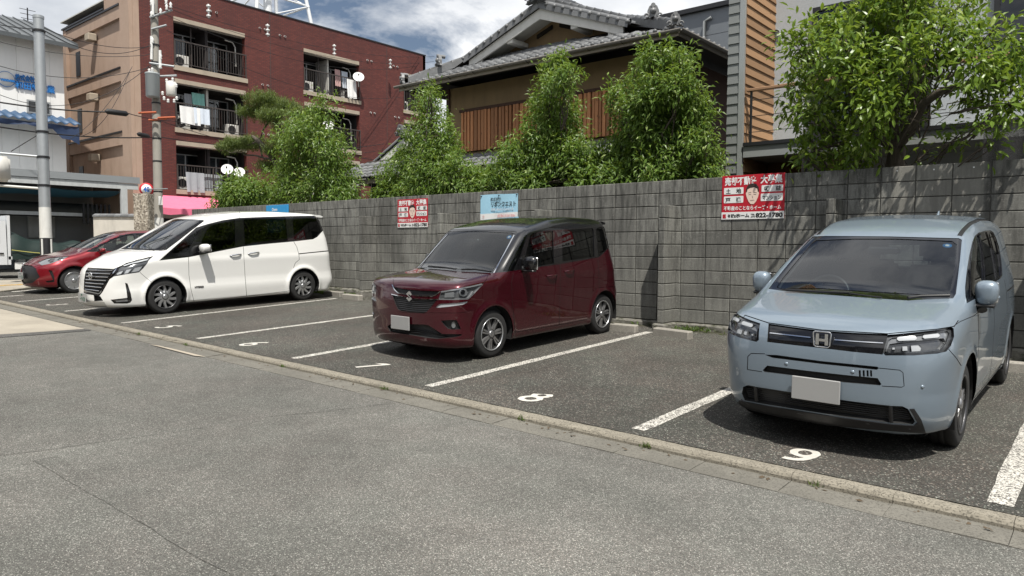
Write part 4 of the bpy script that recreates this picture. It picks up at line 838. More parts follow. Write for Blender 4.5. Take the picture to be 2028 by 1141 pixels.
# painted bay lines and numbers
def lot_strip(x0, x1, ya, yb, mat, name, dz=.004, xa=0.0):
    n = 24; V = []; r = random.Random(int(x0*1000)); F = []
    for i in range(n+1):
        y = ya+(yb-ya)*i/n
        for x in (x0+r.uniform(-.006, .006)+xa*i/n, x1+r.uniform(-.006, .006)+xa*i/n): V.append((x, y, G(x, y)+dz))
    for i in range(n): F.append((2*i, 2*i+1, 2*i+3, 2*i+2))
    o = MB().add(V, F).build(name, mat, lot); return o
for X, w, fr in ((-7.47, .11, -.42), (-4.90, .12, -.1), (-2.50, .12, -.15), (-.11, .12, -.06), (2.31, .125, .03), (4.72, .14, .0), (-10.03, .11, -.1), (-12.7, .11, -.3)): lot_strip(X-w/2, X+w/2, -5.24, -.62, MATS['worn_paint'], 'bay_line', xa=fr)
lot_strip(-14.25, -14.14, -5.2, -4.7, MATS['worn_paint'], 'bay_line'); lot_strip(-15.5, -15.3, -4.6, -4.0, MATS['worn_paint'], 'bay_line', xa=-.2)
GT = Matrix(((1, 0, 0, 0), (0, 1, 0, 0), (GB, GC, 1, 0), (0, 0, 0, 1)))
def arc(cx, cy, rx, ry, a0, a1, n=16): return [(cx+rx*math.cos(rad(a0+(a1-a0)*i/n)), cy+ry*math.sin(rad(a0+(a1-a0)*i/n))) for i in range(n+1)]
DIG = {'9': [arc(.11, .27, .085, .10, 0, 360), arc(.075, .26, .12, .225, 8, -78, 12)+[(.06, .035), (.015, .04)]], '8': [arc(.11, .29, .075, .08, 0, 360), arc(.11, .115, .09, .09, 0, 360)], '7': [[(-.06, .34), (.10, .345), (.235, .35)], [(-.05, .30), (-.045, .34), (-.04, .37)], [(.21, .36), (.13, .18), (.06, .0)]], '6': [arc(.11, .11, .085, .095, 0, 360), [(.17, .37), (.09, .32), (.04, .22), (.028, .11)]],
       '5': [[(.20, .345), (.12, .345), (.03, .345)], [(.05, .36), (.045, .28), (.04, .21)]+arc(.10, .125, .09, .105, 100, -140, 10)], '4': [[(.15, .0), (.15, .2), (.15, .37)], [(.15, .36), (.08, .22), (.01, .11)], [(.01, .12), (.1, .12), (.21, .12)]], '3': [arc(.10, .28, .08, .085, 150, -80, 10), arc(.10, .11, .09, .095, 85, -150, 10)]}
def ribbon(pts, w):
    P = np.array(pts); d = np.gradient(P, axis=0); d /= np.linalg.norm(d, axis=1)[:, None]+1e-9; n = np.stack([-d[:, 1], d[:, 0]], 1)*w/2; k = len(P); R = np.random.RandomState(3); j = R.normal(0, .0025, (k, 2))
    return [(*q, 0) for q in P+n+j]+[(*q, 0) for q in P-n+j], [(i+1, i, k+i, k+i+1) for i in range(k-1)]
for s, X, Y0, h in (('9', 3.43, -5.225, .88), ('8', .90, -5.10, 1.0), ('7', -1.52, -5.10, 1.0), ('6', -3.98, -5.15, 1.0), ('5', -6.56, -5.13, 1.0), ('4', -8.92, -5.10, 1.0), ('3', -11.55, -5.09, 1.0)):
    mb = MB()
    for q in DIG[s]: V, F = ribbon(q, .064); mb.add([(x*h, y*h, z+.0006*len(mb.V)/40) for x, y, z in V], F)
    o = mb.build('bay_number', MATS['fresh_paint'], lot); o.matrix_basis = Matrix.Translation((X, Y0, G(X, Y0)+.0045)) @ GT
# wheel stops
SB = MB().bbox((-.31, -.065, -.05), (.31, .065, .105), .014).mesh('wheel_stop', MATS['stop_concrete'])
for k, (X, Y, r, lb) in enumerate(((.30, -.80, -9, 'concrete wheel stop in empty bay 8 beside the wall pillar'), (1.95, -.85, 2, 'concrete wheel stop in bay 8 close to the blue minivan'), (-.62, -.78, 3, 'concrete wheel stop behind the burgundy car at its near rear wheel'), (-2.0, -.75, 0, 'concrete wheel stop behind the burgundy car at its far rear wheel'), (-7.48, -.50, -4, 'concrete wheel stop in bay 5 next to the white minivan'), (-8.42, -.30, 0, 'concrete wheel stop behind the near rear wheel of the white minivan'), (4.42, -.62, 4, 'concrete wheel stop behind the near rear wheel of the blue minivan'), (5.3, -.62, 0, 'concrete wheel stop at the right edge of the picture'))):
    o = link('wheel_stop', SB); o.matrix_basis = Matrix.Translation((X, Y, G(X, Y))) @ GT.to_3x3().to_4x4() @ Matrix.Rotation(rad(r), 4, 'Z'); tag(o, lb, 'wheel stop', 'wheel stops in the parking bays')
# ================================================================ block wall
Z0 = .268
def blockmat(name):
    t = NT(name); ps = t.pos(); rn = t.rnd()
    base = t.mix(t.noise(ps, 22, 6, .7), (.16, .159, .145), (.285, .283, .257)); base = t.mix(1.0, base, t.ramp(rn, (0, .82), (.5, 1.0), (1, 1.17)), 'MULTIPLY')
    st = t.noise(t.map(ps, (9, 9, 1.3)), 1.3, 8, .7); z = t.add('ShaderNodeSeparateXYZ', {0: ps}).outputs[2]
    up = t.ramp(t.math('ADD', t.math('MULTIPLY', z, .4), 0.0), (.15, .18), (.95, .70)); f = t.math('MULTIPLY', t.ramp(st, (.44, 0.0), (.60, 1.0)), up); c = t.mix(f, base, (.026, .026, .025)); c = t.mix(1.0, c, t.ramp(t.noise(ps, 55, 5, .75), (.3, .72), (.7, 1.25)), 'MULTIPLY')
    big = t.ramp(t.noise(ps, .8, 4, .6), (.42, 0.0), (.70, .6)); c = t.mix(big, c, (.065, .063, .058))
    fl = t.noise(t.map(ps, (9, 9, 30)), 1.6, 6, .75); band = t.ramp(t.noise(t.map(ps, (.6, .6, 5.0), (0, 0, .5)), 1.0, 2), (.52, 0.0), (.60, 1.0)); c = t.mix(t.math('MULTIPLY', t.math('MULTIPLY', t.ramp(fl, (.58, 0.0), (.72, 1.0)), band), .8), c, (.48, .47, .44))
    xyz = t.add('ShaderNodeSeparateXYZ', {0: ps}); px_ = xyz.outputs[0]; wob = t.math('MULTIPLY', t.noise(ps, 6, 3), .05)
    inb = t.math('MULTIPLY', t.math('MULTIPLY', t.ramp(t.math('SUBTRACT', t.math('ADD', px_, wob), 2.97), (0, 0.0), (.02, 1.0)), t.ramp(t.math('SUBTRACT', 3.94, px_), (0, 0.0), (.02, 1.0))), t.ramp(t.math('SUBTRACT', z, 1.83), (0, 0.0), (.02, 1.0)))
    c = t.mix(t.math('MULTIPLY', inb, .5), c, (.27, .26, .23))
    t.set(color=c, rough=.93, spec=.2); t.bump(t.math('ADD', t.noise(ps, 90, 5, .7), t.math('MULTIPLY', fl, .4)), .35, .004); MATS[name] = t.m; return t.m
blockmat('block'); concrete('mortar', (.13, .126, .114), .5, 12, .2)
t = NT('plinth'); ps = t.pos(); c = t.mix(t.noise(ps, 9, 7, .7), (.09, .088, .08), (.30, .285, .25)); c = t.mix(t.ramp(t.noise(t.map(ps, (3, 3, 6)), 2.2, 6, .7), (.46, 0.0), (.62, .9)), c, (.035, .042, .014)); t.set(color=c, rough=.95); t.bump(t.noise(ps, 14, 6), .6, .02); MATS['plinth'] = t.m
wall = thing('block_wall', 'long weathered grey concrete block wall behind the parked cars', 'wall', (0, .05, .1))
WX0, WX1 = -15.6, 8.0
MB().box((WX0, .016, -.4), (WX1, .100, Z0+2.196)).build('mortar_core', MATS['mortar'], wall)
def blk(L, D, H, r=.006):
    bm = bmesh.new(); bmesh.ops.create_cube(bm, size=1)
    for v in bm.verts: v.co = Vector((v.co.x*L, v.co.y*D, v.co.z*H))
    bmesh.ops.bevel(bm, geom=[e for e in bm.edges if min(v.co.y for v in e.verts) < 0 and max(v.co.y for v in e.verts) < 0], offset=r, segments=1, affect='EDGES'); m = MB().bm(bm); return m
BLK = blk(.389, .106, .1895).mesh('block', MATS['block'])
cells = [(x, i) for x in np.arange(WX0+.2, WX1, .4) for i in range(11)]
def vis(c):
    P = np.array([c[0], 0, Z0+.2*c[1]+.1]); w = P-CAM; d = w@CF; px = PW/2+FPX*(w@CR)/d; py = PH/2-FPX*(w@CU)/d
    hid = (2.3 < c[0] < 3.9 and c[1] < 7) or (-2.9 < c[0] < -.9 and c[1] < 7)
    return (0 if not (0 < px < PW and 0 < py < PH) or P[2] < G(c[0], 0) else 1/d**2)*(0.05 if hid else 1)
order = sorted(cells, key=vis, reverse=True); rest = MB(); rb = blk(.389, .106, .1895, .005)
for k, (x, i) in enumerate(order):
    r = random.Random(k); M = Matrix.Translation((x+r.uniform(-.0015, .0015), .053+r.uniform(-.0025, .0025), Z0+.2*i+.1)) @ Matrix.Rotation(r.uniform(-.004, .004), 4, 'Y') @ Matrix.Rotation(r.uniform(-.004, .004), 4, 'Z')
    if k < 300: place('block', BLK, wall, M)
    else: rest.add([M @ Vector(v) for v in rb.V], rb.F)
rest.build('far_blocks', MATS['block'], wall, kind='stuff')
PB = blk(.105, .40, .193).mesh('pillar_block', MATS['block'])
pv = MB().bm((lambda b: (bmesh.ops.create_cube(b, size=1), [setattr(v, 'co', Vector((v.co.x*.10, v.co.y*.398, v.co.z*.1895))) for v in b.verts], bmesh.ops.bevel(b, geom=b.edges[:], offset=.007, segments=1, affect='EDGES'), b)[-1])(bmesh.new())).mesh('pillar_block', MATS['block'])
for X in (4.79, 2.30, -.125, -2.52, -4.92, -7.32, -9.7, -12.1):
    for i in range(9):
        if Z0+.2*i+.19 < G(X, 0): continue
        place('pillar_block', pv, wall, Matrix.Translation((X+random.uniform(-.002, .002), -.2, Z0+.2*i+.1)) @ Matrix.Rotation(random.uniform(-.006, .006), 4, 'Z'))
    MB().box((X-.042, -.385, -.2), (X+.042, .02, Z0+1.79)).build('pillar_core', MATS['mortar'], wall)
    zt = (Z0 if X > -3.6 else Z0+.2)-.004; mb = MB(); mb.bbox((X-.11, -.46, -.3), (X+.11, .0, zt), .02); mb.build('pillar_footing', MATS['plinth'], wall)
for x0, x1, zt in ((-3.8, WX1, Z0-.006), (WX0, -3.8, Z0+.2-.006)):
    n = int((x1-x0)/.25); V = []; F = []; r = random.Random(3)
    for i in range(n+1):
        x = x0+(x1-x0)*i/n; a = r.uniform(-.012, .012); V += [(x, -.05+a, -.3), (x, -.045+a, zt-.03+r.uniform(-.012, .006)), (x, -.02+a*.5, zt+r.uniform(-.008, 0)), (x, .03, zt)]
    for i in range(n):
        for j in range(3): F.append((i*4+j, (i+1)*4+j, (i+1)*4+j+1, i*4+j+1))
    MB().add(V, F).build('plinth', MATS['plinth'], wall)
# stub wall behind the lot's far corner closes the wall off
MB().box((WX0-.1, .0, -.2), (WX0-.006, 2.0, Z0+2.0)).build('return_wall', MATS['block'], wall)

# ---------------------------------------------------------------- boards on the wall
plain('board_red', (.46, .012, .025), .45, var=.1); plain('board_white', (.78, .78, .76), .5, var=.06); plain('ink_black', (.012, .012, .012), .6); plain('ink_white', (.82, .82, .80), .5); plain('skin_print', (.78, .60, .50), .6); plain('hair_print', (.03, .018, .014), .6)
t = NT('board_blue'); ps = t.pos(); t.set(color=t.mix(t.noise(ps, 6, 5), (.30, .56, .72), (.40, .66, .80)), rough=.6); MATS['board_blue'] = t.m
plain('print_pink', (.72, .42, .42), .7, var=.2, scale=40); plain('print_faded', (.52, .60, .66), .7, var=.1, scale=40); plain('board_sky', (.03, .30, .62), .45)
VERT = Matrix.Rotation(rad(90), 4, 'X')
def on_wall(x, z, y=-.012): return Matrix.Translation((x, y, z)) @ VERT
def estate_sign(x0, x1, z0, z1, label, tilt=0.0):
    w, h = x1-x0, z1-z0; t = thing('estate_sign', label, 'sign', ((x0+x1)/2, -.01, z0), group='red property boards on the block wall'); Rt = ROOTM[t.name]
    ROOTM[t.name] = Rt
    MB().bbox((x0, -.010, z0), (x1, -.001, z1), .002).build('board', MATS['board_red'], t)
    def bx(a, b, c, d, m, nm, y=-.0125, r=.010):
        n = 4; P = []
        for cx, cz, t0 in ((b-r, d-r, 0), (a+r, d-r, 90), (a+r, c+r, 180), (b-r, c+r, 270)):
            for k in range(n+1): tt = rad(t0+90*k/n); P.append((cx+r*math.cos(tt), cz+r*math.sin(tt)))
        return MB().prism(P, 1, y, -.0095).build(nm, m, t)
    X = lambda u: x0+w*u
    Zf = lambda v: z0+h*v
    bx(X(0)-x0+x0, X(1), Zf(0), Zf(.165), MATS['board_white'], 'white_strip', -.0122, .002)
    for a, b, c, d in ((.035, .355, .575, .725), (.035, .355, .375, .53), (.645, .975, .60, .745), (.635, .975, .395, .56)): bx(X(a), X(b), Zf(c), Zf(d), MATS['board_white'], 'white_panel')
    def tx(s, u, v, size, mat, wd, bold=.002, al='LEFT', y=-.0135, **k):
        me = text_mesh(s, size=size, bold=bold, extrude=.0004, align='LEFT', **k); xs_ = [q.co.x for q in me.vertices]; W0 = max(xs_)-min(xs_); m2 = me.copy(); m2.materials.append(MATS[mat]); sc = wd*w/W0
        for q in m2.vertices: q.co.x = (q.co.x-min(xs_))*sc
        place('lettering', m2, t, Matrix.Translation((X(u), y, Zf(v))) @ VERT)
    tx('売却不動産', .045, .795, .118*h/.6, 'ink_white', .52, .004, y=-.0115); tx('大募集', .625, .805, .118*h/.6, 'ink_white', .34, .004, y=-.0115)
    tx('土', .07, .60, .075, 'ink_black', .075); tx('地', .235, .60, .075, 'ink_black', .085); tx('戸', .06, .40, .075, 'ink_black', .085); tx('建', .235, .40, .075, 'ink_black', .085)
    tx('収', .685, .625, .075, 'ink_black', .085); tx('益', .86, .625, .075, 'ink_black', .085); tx('マンション', .66, .425, .07, 'ink_black', .29)
    tx('不動産のことならイーズ・ホーム', .035, .215, .065, 'ink_white', .92, .0018, y=-.0115)
    tx('E', .02, .035, .07, 'board_red', .055, .006); tx('有', .105, .05, .05, 'ink_black', .045, .002); tx("E'zホーム", .16, .045, .062, 'ink_black', .30, .003); tx('TEL', .48, .085, .028, 'ink_black', .07, .001); tx('.075', .48, .035, .028, 'ink_black', .07, .001); tx('822-1780', .56, .035, .085, 'ink_black', .42, .004)
    f = MB().prism([(X(.50)+a*w*.105, Zf(.545)+b*h*.21) for a, b in ((-.62, 1.0), (.62, 1.0), (.9, .55), (.98, .1), (.85, -.3), (.6, -.72), (.25, -1.0), (-.2, -1.0), (-.55, -.72), (-.82, -.3), (-.98, .1), (-.9, .55))], 1, -.0145, -.0095).build('face_print', MATS['skin_print'], t)
    MB().prism([(X(.50)+a*w*.105, Zf(.545)+b*h*.21) for a, b in ((-.98, .28), (-.92, .75), (-.6, 1.12), (0, 1.22), (.6, 1.12), (.95, .75), (1.0, .28), (.84, .3), (.76, .62), (.3, .78), (-.3, .74), (-.74, .6), (-.84, .3))], 1, -.0155, -.0145).build('hair_print', MATS['hair_print'], f)
    mb = MB()
    for a, b, c, d in ((-.62, .22, -.15, .27), (.2, .25, .68, .2), (-.55, .02, -.2, .06), (.2, .05, .6, .02), (-.02, -.1, .1, -.36), (-.3, -.60, .32, -.58)):
        mb.tube([(X(.5)+a*w*.105, -.0147, Zf(.545)+b*h*.21), (X(.5)+c*w*.105, -.0147, Zf(.545)+d*h*.21)], .0028, 4, False)
    mb.build('face_lines', MATS['hair_print'], f); return t
estate_sign(.655, 1.575, 1.838, 2.475, 'red and white property sign with a drawn face above the gap by the blue minivan')
estate_sign(-6.56, -5.64, 1.815, 2.40, 'smaller looking red and white property sign between the white minivan and the burgundy car')
cs = thing('company_board', 'pale blue sun-faded company board hung above the burgundy car', 'sign', (-3.72, -.01, 1.9))
n = 12; V = []; F = []
for i in range(n+1):
    u = i/n; x = -4.185+.925*u; yb = -.006-.010*math.sin(u*9)*math.sin(u*3.1); V += [(x, yb-.004, 1.925+.02*u), (x, yb-.002, 2.12), (x, -.006, 2.398+.006*math.sin(u*5))]
for i in range(n):
    for j in range(2): F.append((i*3+j, (i+1)*3+j, (i+1)*3+j+1, i*3+j+1))
MB().add(V, F).build('board', MATS['board_blue'], cs)
mb = MB().add([(v[0], v[1]-.0015, v[2]) for i, v in enumerate(V) if i % 3 == 0]+[(v[0], v[1]*.3-.0045-.005, v[2]+.115) for i, v in enumerate(V) if i % 3 == 0], [(i, i+1, n+2+i, n+1+i) for i in range(n)]); mb.build('white_strip', MATS['board_white'], cs)
for s, x, z, sz, wd, b, m in (('株式会社', -3.92, 2.29, .06, .26, .001, 'ink_black'), ('リボンクエスト', -3.92, 2.175, .105, .60, .002, 'ink_black')):
    me = text_mesh(s, size=sz, bold=b, extrude=.0004); q = [v.co.x for v in me.vertices]; m2 = me.copy(); m2.materials.append(MATS[m]); k = wd/(max(q)-min(q))
    for v in m2.vertices: v.co.x *= k
    place('lettering', m2, cs, on_wall(x, z, -.0195))
mb = MB(); r = random.Random(5)
for k in range(16): mb.box((-3.90+k*.034, -.0205, 2.095), (-3.90+k*.034+r.uniform(.012, .028), -.0195, 2.095+r.uniform(.03, .05)))
mb.build('faded_print', MATS['print_faded'], cs, kind='stuff'); mb = MB()
for k in range(12): mb.box((-3.74+k*.037, -.0215, 1.97+r.uniform(0, .01)), (-3.74+k*.037+r.uniform(.016, .032), -.0205, 2.02+r.uniform(-.01, .005)))
mb.box((-4.13, -.0215, 1.985), (-4.07, -.0205, 1.993)); mb.box((-4.104, -.0215, 1.955), (-4.096, -.0205, 2.02)); mb.build('faded_print', MATS['print_pink'], cs, kind='stuff')
for x in (-4.16, -3.72, -3.285): MB().lathe([(0, -.022), (.012, -.020), (.012, -.006)], (x, 0, 2.375), ax=1, n=10).build('screw', MATS['darkmetal'], cs)
bb = thing('notice_board', 'bright blue notice board peeking over the white minivan roof', 'sign', (-11.1, -.01, 1.7)); MB().bbox((-11.60, -.03, 1.75), (-10.62, -.002, 2.44), .004).build('board', MATS['board_sky'], bb)
for s, x, z, sz in (('∞', -11.56, 2.16, .2), ('Oooo', -11.33, 2.30, .10)):
    me = text_mesh(s, size=sz, bold=.003, extrude=.0004).copy(); me.materials.append(MATS['ink_white']); place('lettering', me, bb, on_wall(x, z, -.032))
mb = MB(); r = random.Random(8)   # fixing holes left in the wall face
for x, z in ((2.99, 2.41), (3.82, 2.40), (2.98, 1.83), (3.90, 1.83), (3.4, 2.40)): mb.lathe([(.010, -.006), (.006, -.004), (0, -.004)], (x, 0, z), ax=1, n=8)
mb.build('anchor_plugs', MATS['board_white'], wall, kind='stuff')
# ================================================================ buildings
def Pd(px, py, dep): return CAM+dep*(CF+CR*(px-PW/2)/FPX-CU*(py-PH/2)/FPX)
def fast_mesh(name, V, F, mat, smooth=False):
    V = np.asarray(V, np.float32); F = np.asarray(F, np.int32); me = bpy.data.meshes.new(name); k = F.shape[1]
    me.vertices.add(len(V)); me.vertices.foreach_set('co', V.ravel()); me.loops.add(F.size); me.loops.foreach_set('vertex_index', F.ravel()); me.polygons.add(len(F)); me.polygons.foreach_set('loop_start', np.arange(0, F.size, k, dtype=np.int32))
    me.polygons.foreach_set('use_smooth', np.full(len(F), smooth)); me.materials.append(mat); me.update(); me.validate(); return me
t = NT('roof_tile'); ps = t.pos(); rn = t.rnd(); c = t.mix(t.noise(ps, 7, 6, .65), (.085, .088, .09), (.235, .24, .245)); c = t.mix(1.0, c, t.ramp(rn, (0, .72), (1, 1.2)), 'MULTIPLY'); c = t.mix(t.ramp(t.noise(ps, 2.2, 5, .7), (.5, 0.0), (.75, .6)), c, (.10, .10, .098)); t.set(color=c, rough=.42, spec=.5); t.bump(t.noise(ps, 40, 4), .15, .004); MATS['roof_tile'] = t.m
def woodmat(name, a, b, dark, scale=(14, 14, 1.2), knots=True, rough=.7):
    t = NT(name); ps = t.pos(); rn = t.rnd(); off = t.add('ShaderNodeCombineXYZ', {0: t.math('MULTIPLY', rn, 37.0), 1: t.math('MULTIPLY', rn, 17.0), 2: t.math('MULTIPLY', rn, 53.0)}).outputs[0]; vv = t.add('ShaderNodeVectorMath', {0: ps, 1: off}, operation='ADD').outputs[0]
    g_ = t.noise(t.map(vv, scale), 2.0, 7, .65, .6); c = t.mix(g_, a, b); c = t.mix(t.ramp(g_, (.55, 0.0), (.8, .7)), c, dark); c = t.mix(1.0, c, t.ramp(rn, (0, .62), (1, 1.25)), 'MULTIPLY')
    if knots: k = t.vor(t.map(vv, tuple(6 if s > 5 else 2.2 for s in scale)), 1.3, 0); c = t.mix(t.ramp(k, (.05, .85), (.12, 0.0)), c, (.03, .012, .006))
    t.set(color=c, rough=rough); t.bump(g_, .25, .004); MATS[name] = t.m; return t.m
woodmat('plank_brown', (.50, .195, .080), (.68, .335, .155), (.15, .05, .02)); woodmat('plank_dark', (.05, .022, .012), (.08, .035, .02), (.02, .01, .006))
woodmat('cedar', (.25, .14, .070), (.36, .22, .118), (.12, .058, .026), (1.2, 1.2, 16)); woodmat('handrail_wood', (.36, .20, .11), (.46, .27, .15), (.2, .1, .05), (1, 8, 8), False)
plain('ochre_plaster', (.30, .21, .115), .95, var=.12, dirt=.25, scale=3); plain('soffit', (.018, .014, .010), .9, var=.3); plain('verge_white', (.66, .65, .61), .7, var=.08, dirt=.12); plain('gutter_brown', (.20, .185, .165), .5, var=.15); plain('fascia_wood', (.30, .265, .215), .8, var=.2)  # soffit colour taken near black to carry the deep shade under the eaves
glassmat('window_glass', (.30, .34, .36), 1.5, boost=1.6); plain('dark_room', (.02, .02, .022), .9); plain('frame_silver', (.45, .46, .46), .4, .6); plain('frame_dark', (.018, .018, .02), .4); plain('curtain', (.45, .47, .47), .9, var=.2)

house = thing('tiled_house', 'two-storey traditional house with grey tiled gable roof and brown plank upper wall', 'house', (-6.28, 8, .3))
EX0, EX1, EY, EZ, PIT, PS = -10.60, -1.95, 3.60, 5.93, .37, .51; RXc = (EX0+EX1)/2; GX0, GX1, GYW = -8.7, -3.85, 5.20
WXa, WXb, WY, BY = -9.7, -2.85, 4.60, 12.4
RZ = EZ+PIT*(RXc-EX0)
MB().box((WXa, WY+.02, .2), (WXb, BY, EZ-.05)).build('wall', MATS['ochre_plaster'], house)
# plank cladding: alternating wide boards and battens
x = -9.08; k = 0
cl = MB().box((-9.12, WY-.012, 4.05), (-3.40, WY+.018, 5.20)).build('cladding', MATS['plank_dark'], house)
while x < -3.45:
    w = random.uniform(.07, .12); MB().bbox((x, WY-.06-random.uniform(0, .02), 4.06), (min(x+w, -3.42), WY-.014, 5.15+random.uniform(-.004, .004)), .005).build('plank', MATS['plank_brown'], cl); x += w+random.uniform(.014, .05)
MB().box((-9.15, WY-.07, 5.155), (-3.38, WY-.013, 5.23)).build('cladding_rail', MATS['plank_dark'], cl)
for xx in (WXa, -3.30, WXb-.12): MB().box((xx, WY-.03, 3.9), (xx+.12, WY+.03, EZ-.06)).build('post', MATS['plank_dark'], house)
# soffit, fascia, gutter
rf = MB()
def roofz(x, y):                       # tile bed of the hip skirt and the two main slopes
    return min(EZ+PIT*(y-EY), EZ+PIT*(x-EX0), EZ+PIT*(EX1-x))
sof = MB(); ins = .02
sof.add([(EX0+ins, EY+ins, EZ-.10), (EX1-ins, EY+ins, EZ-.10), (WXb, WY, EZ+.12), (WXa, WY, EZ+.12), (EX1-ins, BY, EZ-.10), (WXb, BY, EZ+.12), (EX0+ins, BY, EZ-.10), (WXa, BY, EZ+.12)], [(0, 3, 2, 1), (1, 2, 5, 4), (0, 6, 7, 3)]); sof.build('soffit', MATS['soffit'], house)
MB().box((WXb-.003, WY+.12, .25), (WXb+.02, BY-.01, EZ-.06)).build('side_shade_panel', MATS['plank_dark'], house)  # dark panel laid over the plaster to stand for deep eave shade
MB().box((EX0-.0, EY-.012, EZ-.15), (EX1, EY+.012, EZ-.02)).build('fascia', MATS['fascia_wood'], house); MB().box((EX1-.012, EY+.014, EZ-.15), (EX1+.012, BY, EZ-.02)).build('fascia', MATS['fascia_wood'], house)
def gutter(a, b, r=.06):
    mb = MB(); a, b = Vector(a), Vector(b); d = (b-a).normalized(); s_ = Vector((d.y, -d.x, 0)); V = []; F = []; n = 9
    for q in (a, b):
        for k in range(n): tt = math.pi*k/(n-1); V.append(q+s_*r*math.cos(tt)-Vector((0, 0, 1))*r*math.sin(tt))
        for k in range(n): tt = math.pi*k/(n-1); V.append(q+s_*(r-.006)*math.cos(tt)-Vector((0, 0, 1))*(r-.006)*math.sin(tt))
    for k in range(n-1): F += [(k, k+1, 2*n+k+1, 2*n+k), (n+k, 3*n+k, 3*n+k+1, n+k+1)]
    F += [(0, 2*n, 3*n, n), (n-1, 2*n-1, 4*n-1, 3*n-1)]
    return mb.add(V, F, True)
gt = gutter((EX0-.1, EY-.08, EZ-.01), (EX1+.1, EY-.08, EZ-.03)).build('rain_gutter', MATS['gutter_brown'], house); gutter((EX1+.08, EY-.1, EZ-.03), (EX1+.08, BY, EZ-.01)).build('rain_gutter', MATS['gutter_brown'], house)
x = EX0+.3
while x < EX1:
    MB().tube([(x, EY+.01, EZ-.005), (x, EY-.01, EZ-.10), (x, EY-.08, EZ-.088), (x, EY-.145, EZ-.05)], .008, 5).build('gutter_bracket', MATS['frame_dark'], gt); x += .88
# pantile
def tile_mesh(W=.268, L=.29, th=.022):
    n = 9; prof = [(-W/2+W*i/(n-1), .034*math.sin(math.pi*(i/(n-1)*1.9-.45))*.8+(.018 if i/(n-1) > .72 else 0)) for i in range(n)]; V = []
    for yy, dz in ((-L/2, .012), (L/2+.03, -.012)):
        for x_, z_ in prof: V.append((x_, yy, z_+dz))
    for x_, z_ in prof: V.append((x_, -L/2, z_+.012-th))
    F = [(i, i+1, n+i+1, n+i) for i in range(n-1)]+[(i+1, i, 2*n+i, 2*n+i+1) for i in range(n-1)]; return MB().add(V, F, True)
TILE = tile_mesh(); TM = TILE.mesh('roof_tile', MATS['roof_tile'])
CAP = MB().lathe([(0, -.035), (.032, -.030), (.046, -.012), (.046, .02), (.040, .03)], ax=1, n=14).mesh('eave_cap', MATS['roof_tile'])
ang = math.atan(PS); rowl = .25*math.cos(ang); angr = math.atan(PIT)
roof = MB()                            # bed under the tiles, both main slopes and the skirts
def quad(a): roof.add(a, [tuple(range(len(a)))])
dz = -.045; SK = 1.6; HX = SK*PS/PIT
quad([(EX0, EY, EZ+dz), (EX1, EY, EZ+dz), (EX1-HX, EY+SK, EZ+PS*SK+dz), (EX0+HX, EY+SK, EZ+PS*SK+dz)])
VY = 4.42                              # front edge of the gable's roof
for s, e in ((1, EX1), (-1, EX0)):
    hx = (VY-EY)*PS/PIT; quad([(e, EY, EZ+dz), (e-s*hx, VY, EZ+PIT*hx+dz), (RXc, VY, RZ+dz), (RXc, BY, RZ+dz), (e, BY, EZ+dz)])
roofo = roof.build('roof', MATS['soffit'], house)
nr = 7
for j in range(nr):
    y = EY-.05+j*rowl; xs0 = EX0+max(0, (y-EY)*PS/PIT)+.16; xs1 = EX1-max(0, (y-EY)*PS/PIT)-.16; n = int((xs1-xs0)/.262); 
    for i in range(n+1):
        x = EX0+.16+.262*i+(0 if True else .13)
        if x < xs0-.1 or x > xs1+.1: continue
        place('roof_tile', TM, roofo, Matrix.Translation((x, y+.13, EZ+PS*(y-EY+.13)+random.uniform(-.003, .003))) @ Matrix.Rotation(ang+random.uniform(-.012, .012), 4, 'X') @ Matrix.Rotation(random.uniform(-.012, .012), 4, 'Z'))
        if j == 0: place('eave_cap', CAP, roofo, Matrix.Translation((x+.105, y-.01, EZ+.028)))
# the side slopes as corrugated sheets of tile (edge-on from here), plus upper slopes
def slope_sheet(e, s, y0, y1, up):
    V = []; F = []; cols = int((y1-y0)/.033); rows = 6
    for i in range(cols+1):
        yy = y0+(y1-y0)*i/cols; bump = .030*math.sin(2*math.pi*(yy/.265))
        for j in range(rows+1):
            q = up[0]+(up[1]-up[0])*j/rows; V.append((e-s*q, yy, EZ+PIT*q+bump+.01))
    for i in range(cols):
        for j in range(rows): F.append((i*(rows+1)+j, (i+1)*(rows+1)+j, (i+1)*(rows+1)+j+1, i*(rows+1)+j+1))
    return MB().add(V, F, True)
for s, e in ((1, EX1), (-1, EX0)):
    slope_sheet(e, s, VY+.12, BY, (0, abs(RXc-EX0))).build('side_tiles', MATS['roof_tile'], roofo, kind='stuff')
    y = EY+.3
    while y < BY: place('eave_cap', CAP, roofo, Matrix.Translation((e+s*.03, y, EZ+.03)) @ Matrix.Rotation(rad(90), 4, 'Z')); y += .265
